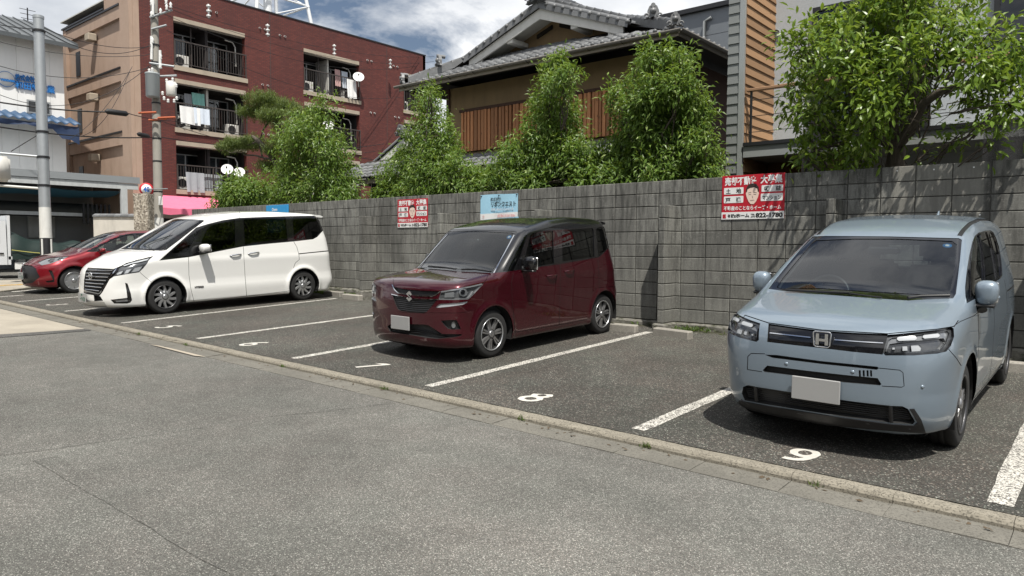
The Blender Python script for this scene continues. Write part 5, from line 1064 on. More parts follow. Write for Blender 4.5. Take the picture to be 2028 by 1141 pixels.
# gable: wall, barge boards, verge tiles
gable = MB().add([(GX0, GYW, EZ+.55), (GX1, GYW, EZ+.55), (RXc, GYW, RZ-.12)], [(0, 1, 2)]).build('gable_wall', MATS['ochre_plaster'], house)
for s in (-1, 1):
    x0, z0, x1, z1 = RXc, RZ-.10, RXc+s*2.45, RZ-.10-PIT*2.45
    V = []
    for yy in (VY+.06, VY+.12):
        for (x, z, h) in ((x0, z0, .26), (x1, z1, .20)): V += [(x, yy, z), (x, yy, z-h)]
    MB().add(V, [(0, 1, 3, 2), (4, 6, 7, 5), (1, 5, 7, 3), (0, 2, 6, 4), (2, 3, 7, 6)]).build('barge_board', MATS['verge_white'], gable)
    V = [(x0, VY+.12, z0-.07), (x1, VY+.12, z1-.07), (x1, GYW, z1-.07), (x0, GYW, z0-.07)]; MB().add(V, [(0, 1, 2, 3)]).build('gable_soffit', MATS['verge_white'], gable)
    for fr in (.42, .86): 
        x, z = RXc+s*2.45*fr, RZ-.16-PIT*2.45*fr; MB().bbox((x-.10, VY+.10, z-.24), (x+.10, GYW, z-.12), .01).build('purlin_end', MATS['verge_white'], gable)
    # verge tiles stepping down the gable edge
    vt = MB().lathe([(0, -.15), (.05, -.148), (.066, -.12), (.060, .10), (.066, .12), (.066, .15)], ax=0, n=12).mesh('verge_tile', MATS['roof_tile']); kn = MB().lathe([(0, -.05), (.03, -.045), (.05, -.02), (.05, .03)], ax=1, n=12).mesh('verge_knob', MATS['roof_tile'])
    fl = MB().box((-.13, -.02, -.10), (.14, .012, .02)).mesh('verge_flap', MATS['roof_tile'])
    for k in range(10):
        q = .14+k*.262; x, z = RXc+s*q, RZ-PIT*q; Rm = Matrix.Rotation(s*angr, 4, 'Y')
        for yy in (VY+.05, VY+.34): place('verge_tile', vt, roofo, Matrix.Translation((x, yy, z+.05)) @ Rm @ (Matrix.Rotation(math.pi, 4, 'Z') if s < 0 else Matrix()))
        place('verge_knob', kn, roofo, Matrix.Translation((x+s*.11, VY-.01, z-.01))); place('verge_flap', fl, roofo, Matrix.Translation((x, VY+.0, z-.0)) @ Rm)
for a, b, c, d in ((RXc-.62, .52, RXc-.12, .60), (RXc+.12, .60, RXc+.62, .52)):
    MB().prism([(a, EZ+1.00), (c, EZ+1.17), (c, EZ+1.27), (a, EZ+1.10)] if a < RXc else [(a, EZ+1.17), (c, EZ+1.00), (c, EZ+1.10), (a, EZ+1.27)], 1, GYW-.05, GYW-.003).build('gable_vent', MATS['soffit'], gable)
# ridge, hips, ornaments
def lump(c, sx, sy, sz, seed, parent, name='ridge_ornament'):
    bm = bmesh.new(); bmesh.ops.create_icosphere(bm, subdivisions=3, radius=1); r = random.Random(seed); ks = [(Vector((r.uniform(-1, 1), r.uniform(-1, 1), r.uniform(-.6, 1))).normalized(), r.uniform(.15, .45)) for _ in range(16)]
    for v in bm.verts:
        d = v.co.normalized(); h = 1+sum(a*math.exp(-((d-k).length/.30)**2) for k, a in ks)*.7; v.co = Vector((c[0]+d.x*sx*h, c[1]+d.y*sy*h, c[2]+d.z*sz*h))
    return MB().bm(bm, True).build(name, MATS['roof_tile'], parent)
def oni(c, r, f, parent):               # end ornament: shield plate, boss, two scrolls
    f = Vector(f).normalized(); sx_ = Vector((0, 0, 1)).cross(f).normalized(); M_ = Matrix(((sx_.x, 0, f.x, c[0]), (sx_.y, 0, f.y, c[1]), (sx_.z, 1, f.z, c[2]), (0, 0, 0, 1))); mb = MB()
    pl_ = [(-1.15, -.9), (-.7, -.55), (-.75, .1), (-.5, .7), (0, 1.0), (.5, .7), (.75, .1), (.7, -.55), (1.15, -.9), (.4, -.8), (0, -.6), (-.4, -.8)]; mb.prism([(a*r, b*r) for a, b in pl_], 2, -.35*r, .18*r); mb.lathe([(0, .55*r), (.30*r, .48*r), (.42*r, .25*r), (.42*r, 0)], (0, .1*r, 0), n=14)
    for sg in (-1, 1):
        pts = [(sg*(.78+.34*math.cos(t)*(1-t/9))*r, (-.55+.34*math.sin(t)*(1-t/9))*r, .22*r) for t in np.linspace(0, 5.2, 14)]; mb.tube(pts, .12*r, 6)
    mb.tube([(0, .75*r, -1.1*r), (0, .80*r, .30*r)], .30*r, 10); mb.V = [tuple(M_ @ Vector(v)) for v in mb.V]; return mb.build('ridge_ornament', MATS['roof_tile'], parent)
def capline(a, b, parent, n, r=.075, base=.10):
    a, b = Vector(a), Vector(b); d = b-a; me = MB().lathe([(0, -.5), (r, -.5), (r*1.14, -.44), (r*1.14, -.38), (r, -.36), (r, .5), (0, .5)], ax=0, n=12).mesh('ridge_tile', MATS['roof_tile']); q = d.to_track_quat('X', 'Z').to_matrix().to_4x4()
    for k in range(n): place('ridge_tile', me, parent, Matrix.Translation(a+d*((k+.5)/n)) @ q @ Matrix.Diagonal((d.length/n, 1, 1, 1)))
    w = r*1.25; s_ = Vector((d.y, -d.x, 0)).normalized()*w; mb = MB(); V = [a-s_, a+s_, b+s_, b-s_]; up = Vector((0, 0, base)); mb.add([v-up for v in V]+V, [(4, 5, 6, 7), (0, 1, 5, 4), (1, 2, 6, 5), (2, 3, 7, 6), (3, 0, 4, 7)]); mb.build('ridge_course', MATS['roof_tile'], parent)
capline((RXc, VY-.02, RZ+.36), (RXc, BY, RZ+.36), roofo, 26, .09, .34); oni((RXc, VY-.10, RZ+.24), .26, (0, -1, 0), roofo)
for s, e in ((1, EX1), (-1, EX0)):
    capline((e-s*.22, EY+.16, EZ+.22), (e-s*HX, EY+SK, EZ+PS*SK+.22), roofo, 8, .07, .18); oni((e-s*.10, EY+.02, EZ+.20), .15, (s*.55, -.83, 0), roofo); oni((e-s*.95, EY+.62, EZ+PS*.66+.34), .17, (s*.45, -.9, 0), roofo)
    capline((e-s*1.55, VY+.50, EZ+PIT*1.55+.16), (RXc+s*.2, VY+.50, RZ+.12), roofo, 11, .07, .12); oni((e-s*1.45, VY+.42, EZ+PIT*1.45+.18), .15, (s*.5, -.86, 0), roofo)
# side wall window and lower lean-to roof
mbw = MB().box((WXb-.03, 5.2, 3.05), (WXb+.05, 6.7, 4.75)).build('window', MATS['frame_silver'], house)
for y0 in (5.26, 6.0): MB().box((WXb+.051, y0, 3.11), (WXb+.06, y0+.66, 4.69)).build('pane', MATS['window_glass'], mbw)
lean = MB().add([(WXa-.4, 3.45, 3.42), (WXb+.9, 3.45, 3.42), (WXb+.9, WY, 3.96), (WXa-.4, WY, 3.96)], [(0, 1, 2, 3)]).build('lean_to_roof', MATS['soffit'], house)
for j in range(4):
    for i in range(29): place('roof_tile', TM, lean, Matrix.Translation((WXa-.3+.262*i, 3.5+.13+j*rowl, 3.46+.51*(.05+.13+j*rowl))) @ Matrix.Rotation(ang, 4, 'X'))
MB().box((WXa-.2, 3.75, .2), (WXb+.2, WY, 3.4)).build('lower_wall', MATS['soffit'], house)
# small gabled wing on the left with its own tiled roof
wing = thing('tiled_wing', 'low tiled gable wing beside the traditional house behind the trees', 'house', (-11.6, 6, .3))
wc = at(800, 268, 1, 4.6); wx, wz = wc[0], wc[2]; we = 2.6
MB().box((wx-2.0, 4.95, .2), (wx+2.0, 9.0, wz-1.35)).build('wall', MATS['verge_white'], wing)
MB().add([(wx-2.0, 4.94, wz-1.35), (wx+2.0, 4.94, wz-1.35), (wx, 4.94, wz-.35)], [(0, 1, 2)]).build('gable_wall', MATS['verge_white'], wing)
wr = MB()
for s in (-1, 1): wr.add([(wx, 4.55, wz-.06), (wx, 9, wz-.06), (wx+s*we, 9, wz-.06-.5*we), (wx+s*we, 4.55, wz-.06-.5*we)], [(0, 1, 2, 3)])
wro = wr.build('roof', MATS['soffit'], wing)
for s in (-1, 1):
    V = []
    for yy in (4.58, 4.64):
        for (x, z, h) in ((wx, wz-.10, .24), (wx+s*we, wz-.10-.5*we, .2)): V += [(x, yy, z), (x, yy, z-h)]
    MB().add(V, [(0, 1, 3, 2), (4, 6, 7, 5), (1, 5, 7, 3), (0, 2, 6, 4), (2, 3, 7, 6)]).build('barge_board', MATS['verge_white'], wing)
    MB().bbox((wx+s*1.2-.12, 4.5, wz-1.02), (wx+s*1.2+.12, 4.95, wz-.82), .01).build('purlin_end', MATS['verge_white'], wing)
    a2 = math.atan(.5)
    for k in range(10):
        q = .1+k*.27; place('verge_tile', vt, wro, Matrix.Translation((wx+s*q, 4.62, wz-.5*q)) @ Matrix.Rotation(s*a2, 4, 'Y') @ (Matrix.Rotation(math.pi, 4, 'Z') if s < 0 else Matrix()))
    V = []; F = []; cols = 120; rows = 5
    for i in range(cols+1):
        yy = 4.7+4.3*i/cols; b_ = .03*math.sin(2*math.pi*yy/.265)
        for j in range(rows+1): q = we*j/rows; V.append((wx+s*q, yy, wz-.5*q+b_))
    for i in range(cols):
        for j in range(rows): F.append((i*(rows+1)+j, (i+1)*(rows+1)+j, (i+1)*(rows+1)+j+1, i*(rows+1)+j+1))
    MB().add(V, F, True).build('side_tiles', MATS['roof_tile'], wro, kind='stuff')
capline((wx, 4.5, wz+.16), (wx, 9, wz+.16), wro, 14, .075, .16); oni((wx, 4.44, wz+.12), .17, (0, -1, 0), wro)
# porch roof of the wing, tiles facing the lot
pa = at(700, 352, 1, 3.0); pb = at(802, 345, 1, 3.0)
pz = pa[2]; px0, px1 = pa[0]-1.2, pb[0]+.6
porch = MB().add([(px0, 3.0, pz-.06), (px1, 3.0, pz-.06), (px1, 4.5, pz+.68), (px0, 4.5, pz+.68)], [(0, 1, 2, 3)]).build('porch_roof', MATS['soffit'], wing)
for j in range(5):
    for i in range(int((px1-px0)/.262)): 
        place('roof_tile', TM, porch, Matrix.Translation((px0+.15+.262*i, 3.1+j*rowl, pz-.01+.51*(.1+j*rowl))) @ Matrix.Rotation(ang, 4, 'X'))
        if j == 0: place('eave_cap', CAP, porch, Matrix.Translation((px0+.25+.262*i, 2.95, pz)))
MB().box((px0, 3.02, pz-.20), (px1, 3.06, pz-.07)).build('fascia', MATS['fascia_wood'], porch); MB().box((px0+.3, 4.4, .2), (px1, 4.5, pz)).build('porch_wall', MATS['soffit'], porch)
for x in (px0+.4, px1-.4): MB().box((x, 3.2, .2), (x+.12, 3.32, pz-.05)).build('porch_post', MATS['plank_dark'], porch)
# ---------------------------------------------------------------- modern house on the right
t = NT('stucco'); ps = t.pos(); c = t.mix(t.noise(ps, 30, 6, .7), (.36, .385, .40), (.47, .50, .52)); t.set(color=c, rough=.95); t.bump(t.noise(ps, 120, 5, .7), .6, .008); MATS['stucco'] = t.m
plain('siding_grey', (.19, .20, .195), .5, var=.06); plain('trim_grey', (.36, .375, .37), .4, .3, var=.05); plain('balcony_grey', (.22, .225, .22), .6, var=.08); plain('blue_curtain', (.10, .20, .30), .8, var=.3); plain('recess_wood', (.20, .10, .045), .7, var=.2)
mod = thing('modern_house', 'modern grey stucco house with cedar clad wing wall and balcony', 'house', (4, 6, .2))
SY = 2.0; sx0 = at(1440, 200, 1, SY)[0]; sx1 = at(1471, 200, 1, SY)[0]; xx = sx1; SYb = at(1530, 200, 0, sx1)[1]; ztop = 7.6
MB().box((sx0+.02, SY+.03, .2), (sx1-.02, SYb+.5, ztop)).build('wing_wall', MATS['balcony_grey'], mod)
lap = MB().prism([(SY-.012, 0), (SY+.03, 0), (SY+.03, .168), (SY+.006, .168)], 0, sx0, sx1-.075).mesh('siding_board', MATS['siding_grey'])
z = 2.2
while z < ztop:
    place('siding_board', lap, mod, Matrix.Translation((0, 0, z))); z += .172
side = MB().prism([(SY-.01, .0), (SY+.03, .0)], 0, 0, 1) if False else None
MB().box((sx1-.073, SY-.02, .3), (sx1+.012, SY+.05, ztop)).build('corner_trim', MATS['trim_grey'], mod)
cb_ = MB().add([(sx1+.034, SY+.052, 0), (sx1+.034, SYb, 0), (sx1+.008, SYb, .166), (sx1+.008, SY+.052, .166), (sx1-.02, SY+.052, 0), (sx1-.02, SYb, 0), (sx1-.02, SYb, .166), (sx1-.02, SY+.052, .166)], [(0, 1, 2, 3), (3, 2, 6, 7), (4, 5, 1, 0), (0, 3, 7, 4)]).mesh('cedar_board', MATS['cedar'])
z = 1.9
while z < ztop: place('cedar_board', cb_, mod, Matrix.Translation((0, 0, z))); z += .168
MB().box((sx1, SYb, .2), (9.5, SYb+4, ztop)).build('stucco_wall', MATS['stucco'], mod)
bz = at(1480, 312, 1, SY)[2]; bz2 = at(1480, 283, 1, SY)[2]
bal = MB().box((sx1+.0365, SY-.02, bz), (9.5, SYb-.003, bz2-.06)).build('balcony', MATS['balcony_grey'], mod); MB().box((sx1+.037, SY-.05, bz2-.06), (9.5, SY+.12, bz2)).build('balcony_cap', MATS['frame_dark'], bal)
MB().box((sx1+.037, SY-.026, bz), (9.5, SY-.021, bz+.10)).build('balcony_drip', MATS['trim_grey'], bal)
rz_ = at(1488, 178, 1, SY+.03)[2]
MB().bbox((sx1+.06, SY-.01, rz_-.03), (9.4, SY+.09, rz_+.02), .008).build('handrail', MATS['handrail_wood'], bal)
x = sx1+.12
while x < 9.3: MB().box((x, SY+.02, bz2), (x+.03, SY+.06, rz_-.03)).build('rail_post', MATS['frame_dark'], bal); x += 1.15
for f in (.2, .5, .8): MB().tube([(sx1+.1, SY+.04, bz2+(rz_-bz2)*f), (9.3, SY+.04, bz2+(rz_-bz2)*f)], .006, 5).build('rail_wire', MATS['frame_dark'], bal)
def window(parent, x0, x1, z0, z1, y, fr='frame_dark', gl='window_glass', inner='blue_curtain', mull=1, d=.07):
    mb = MB(); w = .075; mb.box((x0, y-d, z0), (x0+w, y, z1)); mb.box((x1-w, y-d, z0), (x1, y, z1)); mb.box((x0+w, y-d, z1-w), (x1-w, y, z1)); mb.box((x0+w, y-d, z0), (x1-w, y, z0+w))
    for k in range(mull): xm = x0+(x1-x0)*(k+1)/(mull+1); mb.box((xm-.03, y-d*.8, z0+w), (xm+.03, y-.002, z1-w))
    o = mb.build('window', MATS[fr], parent); MB().box((x0+w, y-.03, z0+w), (x1-w, y-.024, z1-w)).build('pane', MATS[gl], o); MB().box((x0+w, y-.02, z0+w), (x1-w, y-.012, z1-w)).build('curtain', MATS[inner], o); return o
wa = at(1612, 18, 1, SYb); wb_ = at(1725, 260, 1, SYb); window(mod, wa[0], wb_[0]+.9, wb_[2]-.4, wa[2], SYb-.002)
wa = at(1968, 60, 1, SYb); window(mod, wa[0], wa[0]+1.6, wa[2]-.6, ztop-.6, SYb-.002); window(mod, 3.0, 4.6, 1.0, 2.1, SYb-.002)
MB().box((sx1+.04, SYb-.30, .3), (sx1+1.3, SYb-.004, bz)).build('porch_recess', MATS['recess_wood'], mod); MB().box((sx1+1.31, SY+.1, .3), (sx1+1.36, SYb-.01, bz)).build('porch_panel', MATS['ochre_plaster'], mod)
MB().lathe([(.075, -.05), (.085, -.02), (.05, 0)], (at(1538, 68, 1, SYb)[0], SYb-.002, at(1538, 68, 1, SYb)[2]), ax=1, n=16).build('vent_cap', MATS['trim_grey'], mod)
# shade netting hung from the balcony
t = NT('netting'); ps = t.pos(); n_ = t.add('ShaderNodeTexWave', {'Vector': ps, 'Scale': 42.0, 'Distortion': 2.0, 'Detail': 2.0}, bands_direction='DIAGONAL').outputs[0]; hole = t.math('GREATER_THAN', t.math('ADD', t.noise(t.map(ps, (1, 1, 1)), 160, 2), t.math('MULTIPLY', n_, .12)), .60)
t.set(color=(.022, .022, .024), rough=.9); tr = t.add('ShaderNodeBsdfTransparent'); ms = t.add('ShaderNodeMixShader', {0: hole, 1: t.b.outputs[0], 2: tr.outputs[0]}); t.l.new(ms.outputs[0], t.n['Material Output'].inputs[0]); MATS['netting'] = t.m
for (pa, pb, lb) in (((1948, 238), (2060, 330), 'black shade netting hanging at the right edge above the wall'), ((1588, 262), (1640, 338), 'black shade netting half hidden behind the broad-leaved tree')):
    a = at(*pa, 1, SY-.15); b = at(*pb, 1, SY-.15); V = []; F = []; n = 16; m = 8; r = random.Random(4)
    for i in range(n+1):
        for j in range(m+1):
            u, v = i/n, j/m; V.append((a[0]+(b[0]-a[0])*u, SY-.15+.05*math.sin(u*11+v*2)+.02*math.sin(v*9), a[2]-.03*math.sin(u*6)+(2.0-a[2])*v))
    for i in range(n):
        for j in range(m): F.append((i*(m+1)+j, (i+1)*(m+1)+j, (i+1)*(m+1)+j+1, i*(m+1)+j+1))
    o = MB().add(V, F, True).build('shade_netting', MATS['netting']); tag(o, lb, 'netting', 'shade netting on the balcony')
# ---------------------------------------------------------------- grey metal building behind
plain('metal_panel', (.17, .185, .20), .45, .2, var=.05)
gbl = thing('metal_clad_building', 'plain grey metal clad building rising behind the tiled house', 'building', (-3, 16, .2)); gy = 15.0; ga = at(1300, 38, 1, gy); gb_ = at(1440, 12, 1, gy)
MB().box((ga[0]-.3, gy+.01, .2), (9, gy+8, gb_[2])).build('wall', MATS['metal_panel'], gbl)
z = gb_[2]-.9
while z > 3: MB().box((ga[0]-.3, gy-.01, z), (9, gy+.006, z+.86)).build('wall_panel', MATS['metal_panel'], gbl); z -= .88
MB().box((ga[0]-.5, gy-.18, gb_[2]), (9, gy+8.1, gb_[2]+.16)).build('roof_edge', MATS['frame_dark'], gbl)
p = at(1395, 42, 1, gy-.12); MB().tube([(p[0]+.25, gy-.08, p[2]+.1), (p[0], gy-.10, p[2]), (p[0], gy-.10, 2.0)], .06, 8).build('downpipe', MATS['trim_grey'], gbl)
# ---------------------------------------------------------------- brick tiled apartment block
BX, BY0, BY1, BTOP = -27.4, 3.44, 20.42, 12.87
t = NT('brick_tile'); ps = t.pos(); s3 = t.add('ShaderNodeSeparateXYZ', {0: ps}); uv = t.add('ShaderNodeCombineXYZ', {0: s3.outputs[1], 1: s3.outputs[2]}).outputs[0]
bk = t.add('ShaderNodeTexBrick', {'Vector': uv, 'Color1': (.105, .021, .015, 1), 'Color2': (.15, .035, .024, 1), 'Mortar': (.045, .022, .022, 1), 'Scale': 1.0, 'Mortar Size': .008, 'Brick Width': .22, 'Row Height': .068, 'Mortar Smooth': .1, 'Bias': -.2}); c = t.mix(1.0, bk.outputs[0], t.ramp(t.noise(ps, .5, 5, .6), (.3, .82), (.7, 1.15)), 'MULTIPLY')
c = t.mix(t.ramp(t.noise(t.map(ps, (1.5, 1.5, .25)), 1.2, 5, .6), (.5, 0.0), (.8, .35)), c, (.05, .02, .02)); t.set(color=c, rough=.7); t.bump(bk.outputs[1], -.5, .006); MATS['brick_tile'] = t.m
t = NT('tan_render'); ps = t.pos(); c = t.mix(t.noise(ps, 2, 6, .65), (.36, .255, .19), (.45, .33, .255)); c = t.mix(t.ramp(t.noise(t.map(ps, (1.6, 1.6, .35)), 1.3, 7, .7), (.50, 0.0), (.78, .5)), c, (.22, .145, .10)); t.set(color=c, rough=.9); t.bump(t.noise(ps, 25, 4), .2, .006); MATS['tan_render'] = t.m
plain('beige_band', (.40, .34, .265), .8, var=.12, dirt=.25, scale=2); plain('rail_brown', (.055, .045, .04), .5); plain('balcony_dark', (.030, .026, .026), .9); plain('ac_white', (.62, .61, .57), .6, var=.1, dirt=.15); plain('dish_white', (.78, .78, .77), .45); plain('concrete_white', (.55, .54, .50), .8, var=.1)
apt = thing('apartment_block', 'four-storey dark red brick tiled apartment block with recessed balconies', 'building', (BX-4, 12, .4))
cols = [(5.17, 8.60), (11.87, 15.42), (18.68, 22.2)]; flo = [(3.93, 5.90), (6.68, 8.65), (9.43, 11.36)]
BY1b = 22.6
# facade as strips around the openings
fa = MB(); D1 = .25
def slab(y0, y1, z0, z1): fa.box((BX-D1, y0, z0), (BX, y1, z1))
ys = [BY0+.006]+[v for c_ in cols for v in c_]
BY1 = 20.42
for i in range(0, len(ys)-1): pass
edges = [(BY0+.262, 5.17), (8.60, 11.87), (15.42, 18.68)]
for y0, y1 in edges: slab(y0, y1, .3, BTOP)
for y0, y1 in cols:
    y1 = min(y1, BY1); zz = .3
    for z0, z1 in flo: slab(y0, y1, zz, z0); zz = z1
    slab(y0, y1, zz, BTOP)
fac = fa.build('brick_wall', MATS['brick_tile'], apt)
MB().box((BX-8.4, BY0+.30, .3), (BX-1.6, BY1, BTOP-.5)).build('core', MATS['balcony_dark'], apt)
MB().box((BX-8.4, BY1-.2, .3), (BX-.0, BY1+.01, BTOP-.01)).build('end_wall', MATS['brick_tile'], apt)
MB().box((BX-.30, BY0, BTOP), (BX+.03, BY1+.03, BTOP+.06)).build('parapet_cap', MATS['frame_dark'], apt); MB().box((BX-8.3, BY0, BTOP-.45), (BX-.3, BY1, BTOP-.40)).build('roof', MATS['concrete_white'], apt)
rail1 = None
def balcony(y0, y1, z0, z1, k):
    y1 = min(y1, BY1-.05); rec = MB(); d = 1.35
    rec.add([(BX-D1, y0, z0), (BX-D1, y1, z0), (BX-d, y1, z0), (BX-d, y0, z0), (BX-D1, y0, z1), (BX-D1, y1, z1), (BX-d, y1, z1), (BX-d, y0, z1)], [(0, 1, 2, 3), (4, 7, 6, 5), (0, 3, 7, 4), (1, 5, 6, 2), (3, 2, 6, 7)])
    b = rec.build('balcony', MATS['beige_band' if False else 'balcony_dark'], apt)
    MB().box((BX-.02, y0-.04, z0-.21), (BX+.06, y1+.10, z0-.004)).build('balcony_sill', MATS['beige_band'], b); MB().box((BX-.02, y0+.0, z1+.004), (BX+.05, y1-.02, z1+.19)).build('balcony_lintel', MATS['beige_band'], b); MB().box((BX-D1, y0+.01, z1-.006), (BX-.003, y1-.01, z1-.002)).build('lintel_soffit', MATS['concrete_white'], b)
    for y in (y0+.35, (y0+y1)/2+.15):
        w = window_x(b, BX-d+.03, y, y+1.35, z0+.05, z0+1.75)
    MB().box((BX-d, (y0+y1)/2-.10, z0), (BX-.32, (y0+y1)/2, z1)).build('divider', MATS['concrete_white' if k % 2 else 'balcony_dark'], b)
    r = MB(); zt = z0+1.08; xr = BX+.02
    r.box((xr-.025, y0, zt), (xr+.025, y1+.06, zt+.05)); r.box((xr-.015, y0, z0+.10), (xr+.015, y1+.06, z0+.13)); y = y0+.05
    while y < y1+.05: r.box((xr-.009, y, z0+.13), (xr+.009, y+.018, zt)); y += .125
    for y in (y0+.02, (y0+y1)/2, y1+.02): r.box((xr-.022, y-.02, z0), (xr+.022, y+.02, zt+.0))
    r.build('railing', MATS['rail_brown'], b, kind='stuff')
    for y in (y0+.12, (y0+y1)/2+.06, y0+1.0+.3*k % .7): MB().tube([(BX-.45, y, z0), (BX-.45, y, z1)], .03, 6).build('pipe', MATS['rail_brown'], b)
    yy = y1-.25; MB().tube([(BX-.5, yy-.5, z0+1.75), (BX-.5, yy-.1, z0+1.72), (BX-.45, yy, z0+1.5), (BX-.45, yy+.02, z0+.6)], .035, 6).build('pipe', MATS['ac_white'], b)
    for (a, w, h) in ((y0+.15, .75, .56), (y1-.75, .62, .5))[:1+(k % 2)]:
        ac = MB().bbox((BX-.75, a, z0+.05), (BX-.45, a+w, z0+.05+h), .02).build('air_conditioner', MATS['ac_white'], b); MB().lathe([(.2, .012), (.19, .012), (.04, .004), (0, .004)], (BX-.45, a+w*.42, z0+.05+h/2), ax=0, n=18).build('fan_grille', MATS['darkmetal'], ac)
    return b
def window_x(parent, x, y0, y1, z0, z1):
    mb = MB(); w = .05
    for a, b_, c_, d_ in ((y0, y0+w, z0, z1), (y1-w, y1, z0, z1), ((y0+y1)/2-.03, (y0+y1)/2+.03, z0+w, z1-w)): mb.box((x, a, c_), (x+.06, b_, d_))
    mb.box((x, y0+w, z0), (x+.06, y1-w, z0+w)); mb.box((x, y0+w, z1-w), (x+.06, y1-w, z1)); o = mb.build('window', MATS['frame_silver'], parent)
    MB().box((x+.02, y0+w, z0+w), (x+.028, y1-w, z1-w)).build('pane', MATS['window_glass'], o); MB().box((x+.004, y0+w, z0+w), (x+.010, y1-w, z1-w)).build('curtain', MATS['curtain'], o); return o
k = 0
for ci, (y0, y1) in enumerate(cols):
    for z0, z1 in flo[::-1]: balcony(y0, y1, z0, z1, k); k += 1
# thin expansion joints and weep pipes
for y in (9.95, 17.4): MB().box((BX+.001, y, .3), (BX+.004, y+.025, BTOP-.02)).build('wall_joint', MATS['rail_brown'], apt)
for y, z in ((6.9, 12.2), (9.4, 12.0), (9.5, 9.3), (9.5, 6.9), (10.5, 11.9), (10.6, 8.7), (16.0, 11.75), (17.9, 11.8), (16.2, 8.9), (18.0, 8.9)):
    for dy in (0, .28): MB().lathe([(.05, .06), (.05, .0)], (BX+.002, y+dy, z), ax=0, n=8).build('weep_pipe', MATS['dish_white'], apt)
# tan side wall
ts = MB(); xs_ = -30.35
ts.box((BX-8.0, BY0, .3), (xs_, BY0+.28, 12.0)); ts.box((xs_+.001, BY0, .3), (BX-.005, BY0+.26, BTOP)); ts.build('side_wall', MATS['tan_render'], apt)
MB().box((BX-8.05, BY0-.06, 12.0), (xs_, BY0+.34, 12.07)).build('parapet_cap', MATS['frame_dark'], apt)
MB().box((BX-.95, BY0-.16, .3), (BX-.02, BY0-.004, BTOP-.6)).build('corner_pier', MATS['tan_render'], apt); MB().box((BX-8.02, BY0-.16, .3), (BX-7.2, BY0-.004, 11.6)).build('corner_pier', MATS['tan_render'], apt)
for z in (11.25, 8.55, 5.80): 
    MB().box((BX-7.19, BY0-.14, z), (BX-.96, BY0-.004, z+.52)).build('floor_band', MATS['tan_render'], apt); MB().box((BX-7.19, BY0-.19, z+.521), (BX-.96, BY0-.004, z+.60)).build('band_cap', MATS['frame_dark'], apt)
    MB().box((BX-6.35, BY0-.03, z-1.75), (BX-5.85, BY0+.02, z-.60)).build('window', MATS['frame_dark'], apt)
    p_ = (BX-3.9, BY0-.05, z-.25); MB().bbox((p_[0]-.22, p_[1]-.38, p_[2]-.28), (p_[0]+.22, p_[1], p_[2]+.05), .03).build('vent_hood', MATS['beige_band'], apt)
# awnings at street level
plain('awning_pink', (.72, .16, .26), .7, var=.12); plain('awning_green', (.22, .55, .22), .7)
aw = thing('shop_awning', 'pink fabric awning along the foot of the brick apartment block', 'awning', (-26.7, 7, 3)); mb = MB(); n = 8; V = []; F = []
for i in range(n+1):
    y = 3.3+4.2*i/n; V += [(BX+.01, y, 3.62), (BX+.55, y, 3.42+.02*math.sin(i*2)), (BX+1.05, y, 3.02+.03*math.sin(i*1.7)), (BX+1.06, y, 2.72+.05*(i % 2))]
for i in range(n):
    for j in range(3): F.append((i*4+j, (i+1)*4+j, (i+1)*4+j+1, i*4+j+1))
MB().add(V, F).build('canopy', MATS['awning_pink'], aw)
for y in (3.6, 5.4, 7.2): MB().tube([(BX+1.0, y, 2.9), (BX+1.0, y, .45)], .025, 6).build('awning_leg', MATS['frame_silver'], aw)
a2 = thing('shop_awning', 'small green awning half hidden by the bush over the pink awning', 'awning', (-26.9, 8, 3.4)); MB().add([(BX+.01, 7.3, 3.75), (BX+.7, 7.3, 3.3), (BX+.7, 9.6, 3.3), (BX+.01, 9.6, 3.75), (BX+.7, 7.3, 3.1), (BX+.7, 9.6, 3.1)], [(0, 1, 2, 3), (1, 4, 5, 2)]).build('canopy', MATS['awning_green'], a2)
sf = thing('small_shop', 'dim shop front under the pink awning', 'shop', (BX, 6, .4)); MB().box((BX+.01, 3.5, .45), (BX+.08, 11.5, 3.3)).build('shutter', MATS['concrete_white'], sf); MB().box((BX+.081, 4.2, .6), (BX+.10, 7.0, 2.6)).build('pane', MATS['dark_room'], sf); MB().box((BX+.081, 7.6, .6), (BX+.10, 10, 2.6)).build('pane', MATS['dark_room'], sf)
# satellite dishes
def dish(px, py, lb, X, r=.25, tilt=.5):
    p = at(px, py, 0, X); t_ = thing('satellite_dish', lb, 'satellite dish', p, group='white satellite dishes on the balconies'); N_ = Vector((.75, -.52, .42)).normalized(); q = N_.to_track_quat('Z', 'Y').to_matrix().to_4x4()
    me = MB().lathe([(r, .045), (r*.75, .022), (r*.4, .006), (0, 0)], n=24).mesh('reflector', MATS['dish_white']); place('reflector', me, t_, Matrix.Translation(p) @ q)
    c0 = Vector(p); MB().tube([c0-N_*.02, c0-N_*.12, c0-N_*.12+Vector((0, 0, -.45))], .02, 6).build('mast', MATS['ac_white'], t_); MB().tube([c0-Vector((0, 0, r*.9)), c0+N_*.30-Vector((0, 0, .08))], .010, 5).build('feed_arm', MATS['ac_white'], t_); MB().bbox(c0+N_*.30-Vector((.03, .03, .10)), c0+N_*.30+Vector((.03, .03, .0)), .01).build('feed_horn', MATS['frame_dark'], t_)
dish(710, 153, 'white satellite dish beside the hanging laundry on a top balcony', BX+.35, .30); dish(650, 249, 'white satellite dish above the tree on a middle balcony', BX+.35, .30); dish(450, 336, 'upper white satellite dish at the low balcony by the bush', BX+.35, .27); dish(474, 342, 'lower white satellite dish at the low balcony by the bush', BX+.35, .26)
